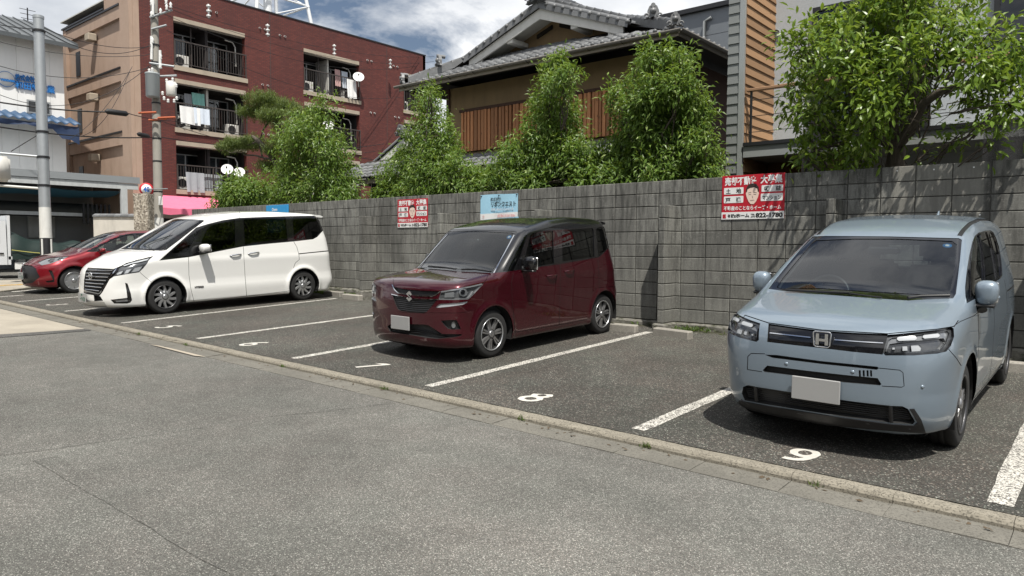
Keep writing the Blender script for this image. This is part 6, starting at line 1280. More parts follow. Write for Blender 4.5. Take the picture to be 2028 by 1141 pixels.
# washing on the balconies
def cloth(name, lb, cat, px, py, w, h, mat, X=BX+.07, sway=.05):
    p = at(px, py, 0, X); V = []; F = []; n = 8; m = 5
    for i in range(n+1):
        for j in range(m+1): V.append((X+sway*math.sin(i*1.9)*(.3+j/m)+.01*j, p[1]+w*(i/n-.5)*(1-.06*j/m), p[2]-h*j/m))
    for i in range(n):
        for j in range(m): F.append((i*(m+1)+j, (i+1)*(m+1)+j, (i+1)*(m+1)+j+1, i*(m+1)+j+1))
    o = MB().add(V, F, True).build(name, mat); tag(o, lb, cat, 'washing hung on the balconies')
for a, c_ in (('cloth_white', (.75, .75, .74)), ('cloth_blue', (.60, .66, .74)), ('cloth_teal', (.25, .52, .46)), ('cloth_grey', (.33, .34, .36)), ('cloth_pink', (.62, .40, .38)), ('cloth_plaid', (.34, .36, .38))): plain(a, c_, .95, var=.1, scale=9)
cloth('towel', 'white towel over the rail of a middle balcony', 'towel', 376, 212, .95, .80, MATS['cloth_white']); cloth('towel', 'pale blue towel over the rail beside the white one', 'towel', 399, 215, .75, .72, MATS['cloth_blue']); cloth('towel', 'teal towel hung high under the middle balcony lintel', 'towel', 392, 185, .60, .62, MATS['cloth_teal'], BX-.35)
cloth('shirt', 'grey shirt hung behind the teal towel', 'shirt', 372, 186, .35, .7, MATS['cloth_grey'], BX-.4); cloth('towel', 'white towel hung over the rail next to the top satellite dish', 'towel', 696, 158, .62, 1.0, MATS['cloth_white']); cloth('shirt', 'pink shirt on a line at the top balcony', 'shirt', 668, 138, .35, .9, MATS['cloth_pink'], BX-.4); cloth('shirt', 'pale shirt on a line at the top balcony nearest the dish', 'shirt', 682, 142, .4, .9, MATS['cloth_blue'], BX-.4); cloth('blanket', 'grey checked blanket slung over the lowest balcony rail', 'blanket', 386, 342, .85, .9, MATS['cloth_plaid'], sway=.09)
cloth('blanket', 'wide striped blanket behind the lowest balcony bars', 'blanket', 412, 345, 1.4, .95, MATS['cloth_plaid'], BX-.2, .02)
# lattice mast far behind the roof
mast = thing('lattice_mast', 'white steel lattice mast rising behind the brick block roof', 'mast', (-60, 40, 0)); plain('mast_white', (.72, .74, .76), .5)
mc = Pd(530, 20, 62); hh = 3.1
for sx in (-1, 1):
    for sy in (-1, 1): MB().tube([(mc[0]+sx*hh, mc[1]+sy*hh, .5), (mc[0]+sx*hh*.86, mc[1]+sy*hh*.86, mc[2]-1.6), (mc[0]+sx*hh*.45, mc[1]+sy*hh*.45, mc[2]+7)], .16, 6).build('mast_leg', MATS['mast_white'], mast)
for k in range(5):
    z = mc[2]-4+k*2.2; f = hh*(.93-.07*k)
    for (a, b) in (((-1, -1), (1, -1)), ((1, -1), (1, 1)), ((1, 1), (-1, 1)), ((-1, 1), (-1, -1))):
        MB().tube([(mc[0]+a[0]*f, mc[1]+a[1]*f, z), (mc[0]+b[0]*f, mc[1]+b[1]*f, z)], .08, 5).build('mast_brace', MATS['mast_white'], mast); MB().tube([(mc[0]+a[0]*f, mc[1]+a[1]*f, z), (mc[0]+b[0]*f*.93, mc[1]+b[1]*f*.93, z+2.2)], .06, 5).build('mast_brace', MATS['mast_white'], mast)
MB().tube([(mc[0], mc[1], .5), (mc[0], mc[1], mc[2]+8)], .35, 10).build('mast_core', MATS['mast_white'], mast)
# ---------------------------------------------------------------- white workshop with blue lettering
plain('panel_white', (.84, .84, .82), .6, var=.05, dirt=.1, scale=1.5); plain('letter_blue', (.02, .18, .52), .5); plain('navy_sheet', (.012, .03, .08), .6); plain('corrugated_blue', (.03, .075, .15), .5, .1, var=.3); plain('roof_metal', (.11, .12, .125), .4, .4, var=.1)
ws_ = thing('white_workshop', 'white panelled workshop with blue lettering and a blue corrugated canopy', 'building', (-31, -4, .4)); WXp = -30.0
MB().box((WXp-9, -16, .3), (WXp-.01, 1.60, 9.95)).build('wall', MATS['panel_white'], ws_)
y = -15.9
while y < 1.55: MB().bbox((WXp-.012, y, 4.2), (WXp+.02, min(y+.60, 1.60), 9.93), .006).build('wall_panel', MATS['panel_white'], ws_); y += .606
MB().add([(WXp+.75, -16, 9.92), (WXp+.75, 1.95, 9.92), (WXp-4.5, 1.95, 11.9), (WXp-4.5, -16, 11.9), (WXp+.75, -16, 9.75), (WXp+.75, 1.95, 9.75), (WXp-4.5, 1.95, 11.7), (WXp-4.5, -16, 11.7), (WXp-9.6, 1.95, 9.9), (WXp-9.6, -16, 9.9)], [(0, 1, 2, 3), (0, 4, 5, 1), (1, 5, 6, 2), (4, 7, 6, 5), (3, 2, 8, 9)]).build('roof', MATS['roof_metal'], ws_)
for k in range(40): 
    y = 1.9-k*.42; MB().add([(WXp+.76, y, 9.93), (WXp+.76, y+.03, 9.93), (WXp-4.5, y+.03, 11.91), (WXp-4.5, y, 11.91), (WXp+.76, y, 9.97), (WXp+.76, y+.03, 9.97), (WXp-4.5, y+.03, 11.95), (WXp-4.5, y, 11.95)], [(4, 5, 6, 7), (0, 1, 5, 4), (1, 2, 6, 5), (3, 0, 4, 7)]).build('roof_seam', MATS['roof_metal'], ws_)
MXR = Matrix(((0, 0, 1, 0), (1, 0, 0, 0), (0, 1, 0, 0), (0, 0, 0, 1)))       # text facing +X, reading towards +Y
def side_text(s, px, py, size, wd, mat, parent, X, bold=.012, name='lettering'):
    p = at(px, py, 0, X); me = text_mesh(s, size=size, bold=bold, extrude=.03).copy(); me.materials.append(mat); xs2 = [v.co.x for v in me.vertices]; k = wd/(max(xs2)-min(xs2))
    for v in me.vertices: v.co.x *= k
    return place(name, me, parent, Matrix.Translation((X, p[1], p[2])) @ MXR)
p0, p1 = at(32, 160, 0, WXp), at(76, 160, 0, WXp); side_text('株式会社', 30, 157, .27, p1[1]-p0[1]-.1, MATS['letter_blue'], ws_, WXp+.06, .006)
p0, p1 = at(30, 180, 0, WXp), at(111, 180, 0, WXp); side_text('和田鉄工業', 30, 173, .33, p1[1]-p0[1]-.05, MATS['letter_blue'], ws_, WXp+.06, .008)
p = at(11, 157, 0, WXp); lg = MB().lathe([(.31, .0), (.31, .05), (0, .05)], (WXp+.02, p[1], p[2]), ax=0, n=32).build('logo_disc', MATS['board_white'], ws_); MB().lathe([(.315, .02), (.315, .053), (.298, .053)], (WXp+.02, p[1], p[2]), ax=0, n=32).build('logo_ring', MATS['letter_blue'], lg); side_text('WADARI', 1, 159, .11, .50, MATS['letter_blue'], lg, WXp+.08, .01)
wa, wb_ = at(52, 197, 0, WXp), at(100, 229, 0, WXp); MB().box((WXp+.0, wa[1], wb_[2]), (WXp+.07, wb_[1], wa[2])).build('window', MATS['frame_silver'], ws_); MB().box((WXp+.071, wa[1]+.06, wb_[2]+.06), (WXp+.08, wb_[1]-.06, wa[2]-.06)).build('pane', MATS['window_glass'], ws_)
V = []; F = []; n = 220; cz = at(60, 235, 0, WXp+.9)[2]
for i in range(n+1):
    y = -12+13.85*i/n; b_ = .045*math.sin(y/.17*2*math.pi/2); V += [(WXp+.02, y, cz+.35+b_), (WXp+1.0, y, cz+b_), (WXp+1.0, y, cz-.05+b_)]
for i in range(n): F += [(i*3, i*3+3, i*3+4, i*3+1), (i*3+1, i*3+4, i*3+5, i*3+2)]
MB().add(V, F, True).build('canopy', MATS['corrugated_blue'], ws_)
V = []; F = []; n = 24
for i in range(n+1):
    y = -6+7.8*i/n
    for j in range(4): V.append((WXp+.95+.05*math.sin(i*1.3+j), y, cz-.12-(.14+.10*abs(math.sin(i*.7)))*j*(1.1 if i > 21 else .30)))
for i in range(n):
    for j in range(3): F.append((i*4+j, (i+1)*4+j, (i+1)*4+j+1, i*4+j+1))
MB().add(V, F, True).build('canopy_sheet', MATS['navy_sheet'], ws_)
a = Pd(55, 40, 36); ant = thing('roof_aerial', 'thin television aerial above the white workshop roof', 'aerial', (a[0], a[1], 10)); MB().tube([(a[0], a[1], 9.5), (a[0], a[1], a[2]+.6)], .03, 5).build('aerial_pole', MATS['darkmetal'], ant)
for k in range(5): MB().tube([(a[0], a[1]-.35+.03*k, a[2]+.5-.22*k), (a[0], a[1]+.35-.03*k, a[2]+.5-.22*k)], .015, 4).build('aerial_rod', MATS['darkmetal'], ant)
# ---------------------------------------------------------------- open garage in front of it
plain('garage_fascia', (.28, .30, .31), .5, .2, var=.06); plain('garage_white', (.48, .50, .50), .6, var=.1, dirt=.2); plain('tarp_green', (.004, .017, .014), .6, var=.25); plain('tarp_blue', (.02, .10, .16), .6, var=.25); plain('truck_white', (.66, .68, .70), .35, coat=.5); plain('rope_yellow', (.45, .42, .12), .8); plain('red_crate', (.35, .07, .03), .6); plain('pipe_dark', (.05, .055, .055), .6)
gg = thing('open_garage', 'open sided garage with grey fascia and dark interior in front of the white workshop', 'garage', (-27.5, -4, .4)); GX = -25.5
MB().box((GX-.10, -14, 3.90), (GX, 2.76, 4.16)).build('fascia', MATS['garage_fascia'], gg); MB().box((GX-.16, -14, 3.66), (GX-.04, 2.70, 3.885)).build('beam', MATS['garage_white'], gg)
MB().box((GX-4.4, -14, 4.05), (GX-.11, 2.72, 4.14)).build('roof', MATS['garage_fascia'], gg); MB().box((GX-4.45, -14, .4), (GX-4.38, 2.6, 4.04)).build('back_wall', MATS['garage_fascia'], gg); MB().box((GX-4.3, 2.55, .4), (GX-1.4, 2.62, 4.0)).build('side_wall', MATS['tan_render'], gg)
for y in (2.15, -3.6, -9): MB().box((GX-.15, y-.12, .4), (GX-.02, y+.12, 3.655)).build('column', MATS['garage_white'], gg)
V = []; F = []; n = 20
for i in range(n+1):
    y = -12+14.2*i/n
    for j in range(5): V.append((GX-.3-j*.75, y, 3.62-.20*math.sin(math.pi*j/4)-.12*abs(math.sin(i*.8))))
for i in range(n):
    for j in range(4): F.append((i*5+j, (i+1)*5+j, (i+1)*5+j+1, i*5+j+1))
MB().add(V, F, True).build('ceiling_tarp', MATS['tarp_blue'], gg)
MB().box((GX-4.37, -2.3, .5), (GX-4.33, -1.2, 2.5)).build('door', MATS['dark_room'], gg); MB().box((GX-4.32, -2.0, 1.55), (GX-4.31, -1.5, 1.9)).build('door_notice', MATS['board_white'], gg); MB().bbox((GX-4.37, .0, 1.7), (GX-4.2, 1.0, 2.7), .02).build('meter_box', MATS['garage_white'], gg)
MB().tube([(GX-3.0, -2, 2.85), (GX-3.0, 2.2, 2.85)], .30, 14).build('duct', MATS['pipe_dark'], gg); MB().box((GX-1.2, -14, 2.55), (GX-1.1, 1.0, 2.68)).build('shelf_beam', MATS['garage_white'], gg)
for k in range(7): MB().box((GX-.9, .9+.16*k, 2.25), (GX-.85, .97+.16*k, 3.05)).build('rack_bar', MATS['darkmetal'], gg)
for k in range(4): MB().box((GX-3.9+.1*k, -.6+.35*k, .5), (GX-3.5+.1*k, -.35+.35*k, 1.3+.2*(k % 2))).build('stored_panel', MATS['concrete_white'], gg)
br = thing('orange_barrel', 'orange and white striped barrel inside the open garage', 'barrel', (GX-2.6, .9, .4)); MB().lathe([(0, .45), (.24, .45), (.26, .75)], (GX-2.6, .7, .0), n=18).build('barrel_body', MATS['red_crate'], br); MB().lathe([(.262, .75), (.262, .98)], (GX-2.6, .7, 0), n=18).build('barrel_band', MATS['board_white'], br); MB().lathe([(.262, .98), (.24, 1.3), (0, 1.3)], (GX-2.6, .7, 0), n=18).build('barrel_top', MATS['red_crate'], br)
for k, (y, z) in enumerate(((1.5, .45), (1.5, .85), (1.5, 1.25), (1.95, .45))):
    o = MB().bbox((GX-2.9, y, z), (GX-2.5, y+.42, z+.36), .02).build('storage_crate', MATS['red_crate']); tag(o, ['lowest reddish crate of the stack in the garage', 'middle reddish crate of the stack in the garage', 'topmost reddish crate of the stack in the garage', 'single reddish crate beside the crate stack in the garage'][k], 'crate', 'crates in the garage')
# small flatbed truck with tarpaulin
tk = thing('flatbed_truck', 'small white flatbed truck with a dark green tarpaulin in the garage', 'truck', (-23.3, -2.5, .4)); tx0, ty = -22.5, -2.74; zb = zr(-23, -2)
MB().prism([(ty-1.55, zb+.45), (ty-1.5, zb+1.1), (ty-1.15, zb+1.85), (ty-.02, zb+1.88), (ty, zb+.45)], 0, tx0-1.45, tx0).build('cab', MATS['truck_white'], tk)
MB().prism([(ty-1.12, zb+1.15), (ty-.95, zb+1.75), (ty-.2, zb+1.77), (ty-.2, zb+1.15)], 0, tx0-.01, tx0+.012).build('cab_window', MATS['dark_room'], tk); MB().box((tx0+.001, ty-.22, zb+.80), (tx0+.03, ty-.10, zb+.84)).build('door_handle', MATS['blackplastic'], tk)
MB().box((tx0-1.45, ty+.03, zb+.62), (tx0, ty+2.9, zb+.72)).build('bed', MATS['truck_white'], tk); MB().box((tx0-1.45, ty+.02, zb+.45), (tx0+.0, ty+.10, zb+2.05)).build('headboard', MATS['truck_white'], tk)
V = []; F = []; n = 18
for i in range(n+1):
    y = ty+.12+2.9*i/n; h = 1.42-.32*min(1, i/7)+.05*math.sin(i*1.1)
    for x, z in ((tx0+.06, .62), (tx0+.05, .80+.03*math.sin(i*2)), (tx0-.05, h), (tx0-.75, h+.12), (tx0-1.5, h)): V.append((x+.02*math.sin(i*1.7), y, zb+z))
for i in range(n):
    for j in range(4): F.append((i*5+j, (i+1)*5+j, (i+1)*5+j+1, i*5+j+1))
MB().add(V, F, True).build('tarpaulin', MATS['tarp_green'], tk); MB().tube([(tx0+.09, ty+.1+.29*i, zb+.93-.14*math.sin(math.pi*i/10)) for i in range(11)], .014, 5).build('rope', MATS['rope_yellow'], tk); MB().box((tx0-.02, ty+.2, zb+.30), (tx0+.015, ty+.65, zb+.52)).build('number_plate', MATS['board_white'], tk)
for y in (ty-.75, ty+1.9): 
    w = MB().lathe([(0, -.1), (.20, -.1), (.29, -.08), (.29, .08), (.20, .1), (0, .1)], (tx0-.12, y, zb+.29), ax=0, n=20).build('wheel', MATS['tyre'], tk); MB().lathe([(.17, .102), (.15, .112), (0, .105)], (tx0-.12, y, zb+.29), ax=0, n=18).build('rim', MATS['silver'], w)
# gate pier and whitewashed wall with tiled coping
t = NT('pebble_dash'); ps = t.pos(); v = t.vor(ps, 26, 0); c = t.ramp(t.add('ShaderNodeSeparateColor', {0: t.vor(ps, 26, 1)}).outputs[0], (0, (.12, .10, .08)), (.6, (.34, .30, .24)), (1, (.55, .50, .42))); t.set(color=c, rough=.9); t.bump(v, -1.0, .03); MATS['pebble_dash'] = t.m
plain('old_render', (.58, .55, .49), .9, var=.12, dirt=.3, scale=3)
q0 = Pd(270, 384, 23.0); q1 = Pd(299, 384, 23.0); pw = np.linalg.norm(q1-q0); pc = (q0+q1)/2; zg = zr(pc[0], 0)
pier = thing('gate_pier', 'square pebble-dashed gate pier beyond the red hatchback', 'pier', (pc[0], pc[1], zg)); u_ = (q1-q0)/pw; ex = Vector((u_[0], u_[1], 0)).normalized(); ey_ = Vector((-ex.y, ex.x, 0))
bm = bmesh.new(); bmesh.ops.create_cube(bm, size=1); bmesh.ops.subdivide_edges(bm, edges=bm.edges[:], cuts=11, use_grid_fill=True); r = random.Random(2)
for v in bm.verts: v.co = Vector(pc)*0+Vector((pc[0], pc[1], 0))+ex*(v.co.x*pw*.98+r.uniform(-.012, .012))+ey_*(v.co.y*pw*.9+r.uniform(-.012, .012))+Vector((0, 0, zg+(v.co.z+.5)*(pc[2]-zg)))
MB().bm(bm).build('pier_body', MATS['pebble_dash'], pier)
a, b = Pd(188, 428, 23.6), Pd(272, 432, 23.6); ww = thing('garden_wall', 'short whitewashed wall with grey tile coping beside the gate pier', 'wall', ((a[0]+b[0])/2, (a[1]+b[1])/2, zg)); d = Vector((b[0]-a[0], b[1]-a[1], 0)); Ld = d.length; d.normalize(); nn_ = Vector((d.y, -d.x, 0))*.1; zt = (a[2]+b[2])/2
def wq(u, s_, z): q = Vector((a[0], a[1], 0))+d*u+nn_*s_; return (q.x, q.y, z)
MB().add([wq(0, -1, zg), wq(Ld, -1, zg), wq(Ld, 1, zg), wq(0, 1, zg), wq(0, -1, zt), wq(Ld, -1, zt), wq(Ld, 1, zt), wq(0, 1, zt)], [(4, 5, 6, 7), (0, 1, 5, 4), (1, 2, 6, 5), (2, 3, 7, 6), (3, 0, 4, 7)]).build('render', MATS['old_render'], ww)
for k in range(6):
    u0, u1 = Ld*k/6, Ld*(k+.96)/6; MB().add([wq(u0, -1.5, zt+.004), wq(u1, -1.5, zt+.004), wq(u1, 1.5, zt+.004), wq(u0, 1.5, zt+.004), wq(u0, -1.5, zt+.05), wq(u1, -1.5, zt+.05), wq(u1, 1.5, zt+.05), wq(u0, 1.5, zt+.05), wq(u0, 0, zt+.11), wq(u1, 0, zt+.11)], [(0, 1, 5, 4), (2, 3, 7, 6), (4, 5, 9, 8), (8, 9, 6, 7), (1, 2, 6, 9, 5), (3, 0, 4, 8, 7), (3, 2, 1, 0)]).build('coping_tile', MATS['roof_tile'], ww)
# ---------------------------------------------------------------- unseen houses added behind the viewer for darker paint and glass reflections, less fill
plain('render_cream', (.42, .38, .31), .9, var=.1); plain('render_brown', (.16, .11, .08), .9, var=.15); plain('render_grey', (.25, .26, .27), .9, var=.1); plain('slate_roof', (.07, .072, .078), .6, var=.2)
for k, (x0, x1, h, rh, m, lb) in enumerate(((-16.5, -7.6, 6.2, 1.6, 'render_brown', 'unseen brown house added for reflections opposite the white minivan'), (-6.6, 2.2, 5.8, 1.9, 'render_cream', 'unseen cream house added for reflections opposite the burgundy car'), (3.2, 12.8, 6.4, 1.5, 'render_grey', 'unseen grey house added for reflections opposite the blue minivan'))):
    yf, yb = -17.2-.4*(k % 2), -25.0; z0 = zr((x0+x1)/2, -18); t_ = thing('added_house', lb, 'house', ((x0+x1)/2, (yf+yb)/2, z0), group='unseen houses added across the road for reflections')
    MB().box((x0, yb, z0-.1), (x1, yf, z0+h)).build('wall', MATS[m], t_); ym = (yf+yb)/2
    MB().add([(x0-.4, yf+.6, z0+h-.1), (x1+.4, yf+.6, z0+h-.1), (x1+.4, ym, z0+h+rh), (x0-.4, ym, z0+h+rh), (x0-.4, yb-.6, z0+h-.1), (x1+.4, yb-.6, z0+h-.1), (x0-.4, yf+.6, z0+h-.25), (x1+.4, yf+.6, z0+h-.25)], [(0, 1, 2, 3), (3, 2, 5, 4), (6, 7, 1, 0), (0, 3, 4), (1, 5, 2), (6, 4, 5, 7)]).build('roof', MATS['slate_roof'], t_)
    n = 3
    for j in range(n):
        for z in (1.0, 3.8):
            xa = x0+.9+(x1-x0-1.8)*j/n
            if z < 2 and j == 1: MB().box((xa, yf, z0), (xa+1.0, yf+.05, z0+2.1)).build('door', MATS['plank_dark'], t_); continue
            w = MB().box((xa, yf, z0+z), (xa+1.7, yf+.06, z0+z+1.25)).build('window', MATS['frame_silver'], t_)
            for s_ in (0, 1): MB().box((xa+.06+s_*.82, yf+.061, z0+z+.06), (xa+.82+s_*.82, yf+.07, z0+z+1.19)).build('pane', MATS['window_glass'], w)
    MB().box((x0+.5, yf+.001, z0+3.0), (x1-.5, yf+.9, z0+3.12)).build('canopy', MATS['slate_roof'], t_)
# ================================================================ plants
def leafmat(name, a, b, tip, gloss=.35, trans=.35):
    t = NT(name); g_ = t.add('ShaderNodeNewGeometry'); rn = g_.outputs['Random Per Island']; ps = g_.outputs['Position']
    c = t.mix(rn, a, b); c = t.mix(t.ramp(rn, (.86, 0.0), (.95, 1.0)), c, tip); c = t.mix(t.ramp(t.noise(ps, 1.7, 3), (.35, 0.0), (.7, .45)), c, a)
    t.set(color=c, rough=gloss, spec=.38); tl = t.add('ShaderNodeBsdfTranslucent', {'Color': t.mix(.55, c, (.32, .42, .04))}); ms = t.add('ShaderNodeMixShader', {0: trans, 1: t.b.outputs[0], 2: tl.outputs[0]}); t.l.new(ms.outputs[0], t.n['Material Output'].inputs[0]); MATS[name] = t.m; return t.m
leafmat('leaf_oak', (.065, .125, .022), (.19, .30, .05), (.38, .47, .17), .38, .40); leafmat('leaf_persimmon', (.075, .14, .018), (.22, .33, .04), (.42, .50, .15), .33, .38); leafmat('leaf_pine', (.06, .095, .022), (.12, .16, .035), (.2, .22, .06), .6, .25); leafmat('leaf_bush', (.075, .14, .026), (.18, .28, .05), (.30, .40, .11), .45, .38); leafmat('leaf_weed', (.05, .09, .02), (.10, .14, .04), (.15, .17, .06), .5)
t = NT('bark'); ps = t.pos(); c = t.mix(t.noise(t.map(ps, (9, 9, 3)), 3, 6, .7), (.035, .028, .022), (.14, .115, .09)); t.set(color=c, rough=.95); t.bump(t.noise(t.map(ps, (14, 14, 4)), 3, 6), .8, .02); MATS['bark'] = t.m
def leaves(C, OUT, L, W, droop=.5, spread=.7, seed=0, fold=.25, curl=.12):
    """leaf kites: returns vertices (n,5,3); C leaf base positions, OUT outward directions"""
    R = np.random.RandomState(seed); n = len(C); d = OUT*.6+R.normal(0, spread, (n, 3)); d[:, 2] -= droop; d /= np.linalg.norm(d, axis=1)[:, None]+1e-9
    up = np.array([.25, -.2, 1.])+R.normal(0, .33, (n, 3))+OUT*.3; s = np.cross(d, up); s /= np.linalg.norm(s, axis=1)[:, None]+1e-9; nn = np.cross(s, d)
    l = (L*R.uniform(.65, 1.25, n))[:, None]; w = (W*R.uniform(.7, 1.2, n))[:, None]
    b = C; m = C+d*l*.45+nn*l*.02; tip = C+d*l-nn*l*curl; lf = m+s*w*.5+nn*w*fold; rt = m-s*w*.5+nn*w*fold
    return np.stack([b, lf, tip, rt, m], 1)
def oval_leaves(V):                     # rounder leaves: spine of three, two points a side
    b, lf, tip, rt, m = (V[:, i] for i in range(5)); s = (lf-rt); up = (lf+rt)/2-m; d = tip-b
    p1 = b+d*.30+up*.1; p2 = b+d*.68+up*.1+(m-(b+tip)/2)*.5
    return np.stack([b, p1+s*.40+up*.8, p2+s*.40+up*.8, tip, p2-s*.40+up*.8, p1-s*.40+up*.8, p1, p2], 1)
OVF = np.array([[0, 6, 1, 1], [6, 7, 2, 1], [7, 3, 2, 2], [0, 5, 6, 6], [5, 4, 7, 6], [4, 3, 7, 7]])
OVT = [(0, 6, 1), (6, 7, 2), (6, 2, 1), (7, 3, 2), (0, 5, 6), (5, 4, 7), (5, 7, 6), (4, 3, 7)]
def leaf_mesh(name, V, mat):
    if V.shape[1] == 8:
        i = np.arange(len(V))[:, None]*8; return fast_mesh(name, V.reshape(-1, 3), np.concatenate([i+np.array([q]) for q in OVT]), mat)
    n = len(V); i = np.arange(n)[:, None]*5; F = np.concatenate([i+np.array([[0, 4, 1]]), i+np.array([[4, 2, 1]]), i+np.array([[0, 3, 4]]), i+np.array([[4, 3, 2]])]); return fast_mesh(name, V.reshape(-1, 3), F, mat)
def crown(blobs, n, seed, clump=.16, per=14, shell=.62):
    """leaf base points clustered on twig ends spread through the blobs"""
    R = np.random.RandomState(seed); B = np.array([b[:3] for b in blobs]); S = np.array([b[3:6] for b in blobs]); vol = (S.prod(1))**.72; k = R.choice(len(B), n//per, p=vol/vol.sum())
    dd = R.normal(0, 1, (len(k), 3)); dd /= np.linalg.norm(dd, axis=1)[:, None]; rr = R.uniform(shell**2, 1.12, len(k))**.5; rr = np.where(R.rand(len(k)) < .10, rr*R.uniform(1.05, 1.45, len(k)), rr); cc = B[k]+dd*rr[:, None]*S[k]
    cc += R.normal(0, .05, cc.shape); idx = np.repeat(np.arange(len(cc)), per); C = cc[idx]+R.normal(0, clump*.5, (len(idx), 3)); mean = B.mean(0); O = dd[idx]*.8+(C-mean)*.25; O /= np.linalg.norm(O, axis=1)[:, None]+1e-9; return C, O, cc
def pxblobs(L_, Y, flat=1.0, dy=.8, seed=0, sq=1.0):
    r = random.Random(seed); out = []
    for q in L_:
        px, py, rp = q[:3]; y = Y+(q[3] if len(q) > 3 else r.uniform(-dy, dy)*.5); c = at(px, py, 1, y); dep = (c-CAM)@CF; rm = rp*dep/FPX*.86; out.append((c[0], c[1], c[2], rm*sq, rm*sq, rm*flat))
    return out
def limb(mb, a, b, r0, r1, seed, n=6, sway=.08):
    R = random.Random(seed); a, b = Vector(a), Vector(b); pts = []; L_ = (b-a).length
    for i in range(n+1):
        u = i/n; p = a.lerp(b, u)+Vector((R.uniform(-1, 1), R.uniform(-1, 1), R.uniform(-.5, .5)))*sway*L_*.25*math.sin(math.pi*u); pts.append(p)
    mb.tube(pts, [r0+(r1-r0)*i/n for i in range(n+1)], 7)
def make_tree(name, label, blobs, base, n, L, W, mat, seed, group=None, trunk=.07, per=14, clump=.16, droop=.5, cat='tree', shell=.66, keep=0, spread=.7, oval=False):
    t_ = thing(name, label, cat, base, group=group); C, O, cc = crown(blobs, n, seed, clump, per, shell); V = leaves(C, O, L, W, droop, spread, seed)
    im = np.array(ROOTM[t_.name].inverted()); V = V+im[:3, 3]
    if oval: V = oval_leaves(V)
    part = None
    if keep:
        ctr = V.mean(1)+np.array(base); d = np.linalg.norm(ctr-CAM, axis=1); w = ctr-CAM; z = w@CF; px = PW/2+FPX*(w@CR)/z; py = PH/2-FPX*(w@CU)/z; d = d+np.where((px < 0) | (px > PW) | (py < 0), 50, 0); od = np.argsort(d); part, V = V[od[:keep]], V[od[keep:]]
    o = link('crown', leaf_mesh('crown', V, mat), t_); o['kind'] = 'stuff'
    if part is not None:
        for v in part: q = mesh('leaf', v-v[0], OVT if oval else [(0, 4, 1), (4, 2, 1), (0, 3, 4), (4, 3, 2)], mat); p = link('leaf', q, t_); p.location = v[0]
    mb = MB(); top = max(blobs, key=lambda b: b[2]); bs = Vector(base); mid = Vector((base[0]*.5+np.mean([b[0] for b in blobs])*.5, np.mean([b[1] for b in blobs]), np.mean([b[2] for b in blobs]))); limb(mb, bs, mid, trunk, trunk*.7, seed, 7, .25); limb(mb, mid, (top[0], top[1], top[2]), trunk*.7, .012, seed+1); mb.build('trunk', MATS['bark'], t_)
    mb = MB(); R = random.Random(seed)
    for i, b in enumerate(blobs):
        u = R.uniform(.35, 1.0); s_ = bs.lerp(mid, u); c = Vector(b[:3]); limb(mb, s_, c, trunk*.4, .010, seed+i, 6, .35)
        for _ in range(5):
            e = c+Vector((R.uniform(-1, 1)*b[3], R.uniform(-1, 1)*b[4], R.uniform(-.7, 1)*b[5]))*.9; limb(mb, s_.lerp(c, R.uniform(.5, 1)), e, .012, .004, seed+i*7+_, 4, .3)
    mb.build('branches', MATS['bark'], t_, kind='stuff'); return t_
YT = 1.0
gz = .3
A_ = [(852, 182, 20), (848, 205, 26), (850, 235, 36), (868, 268, 38), (835, 270, 34), (872, 305, 48), (830, 315, 48), (800, 345, 46), (862, 345, 58), (905, 350, 50), (780, 372, 30), (840, 372, 45), (930, 372, 36)]
B_ = [(1108, 124, 18), (1098, 140, 26), (1122, 150, 24), (1090, 175, 34), (1110, 200, 34), (1072, 215, 30), (1105, 235, 40), (1075, 262, 36), (1120, 275, 42), (1050, 292, 46), (1105, 312, 54), (1018, 310, 34), (1148, 312, 42), (1060, 340, 52), (1010, 350, 44), (1140, 345, 48), (970, 360, 40), (1180, 335, 40)]
C_ = [(1290, 112, 22), (1320, 106, 20), (1352, 118, 22), (1282, 140, 26), (1320, 145, 36), (1345, 170, 36), (1292, 180, 36), (1250, 182, 26), (1218, 190, 20), (1272, 215, 40), (1330, 215, 50), (1378, 220, 34), (1240, 215, 24), (1300, 255, 52), (1360, 262, 42), (1392, 275, 24), (1255, 262, 36), (1285, 300, 54), (1345, 305, 52), (1230, 315, 44), (1400, 330, 28), (1305, 338, 44), (1210, 345, 36), (1375, 345, 34)]
make_tree('evergreen_tree', 'slender evergreen tree over the wall between the white minivan and the burgundy car', pxblobs(A_, YT, 1, .9, 1), at(866, 400, 1, YT)*[1, 1, 0]+[0, 0, gz], 14000, .118, .036, MATS['leaf_oak'], 21, 'evergreen trees along the wall', .06)
make_tree('evergreen_tree', 'pointed evergreen tree over the wall directly above the burgundy car', pxblobs(B_, YT, 1, .9, 2), at(1096, 400, 1, YT)*[1, 1, 0]+[0, 0, gz], 17500, .118, .036, MATS['leaf_oak'], 22, 'evergreen trees along the wall', .06)
make_tree('evergreen_tree', 'widest evergreen tree over the wall next to the cedar clad house', pxblobs(C_, YT, 1, .9, 3), at(1310, 400, 1, YT)*[1, 1, 0]+[0, 0, gz], 22000, .118, .036, MATS['leaf_oak'], 23, 'evergreen trees along the wall', .07)
D_ = [(640, 218, 24), (600, 250, 34), (580, 275, 34), (630, 265, 36), (655, 290, 34), (600, 300, 44), (645, 325, 44), (560, 355, 36), (600, 345, 48), (660, 350, 44), (690, 372, 28), (630, 385, 44), (570, 385, 34), (675, 392, 30)]
make_tree('leafy_tree', 'loose green tree behind the white minivan in front of the clipped pine', pxblobs(D_, 1.6, 1, 1.2, 4), at(640, 410, 1, 1.6)*[1, 1, 0]+[0, 0, gz], 15000, .14, .044, MATS['leaf_oak'], 24, trunk=.08, per=12, clump=.25)
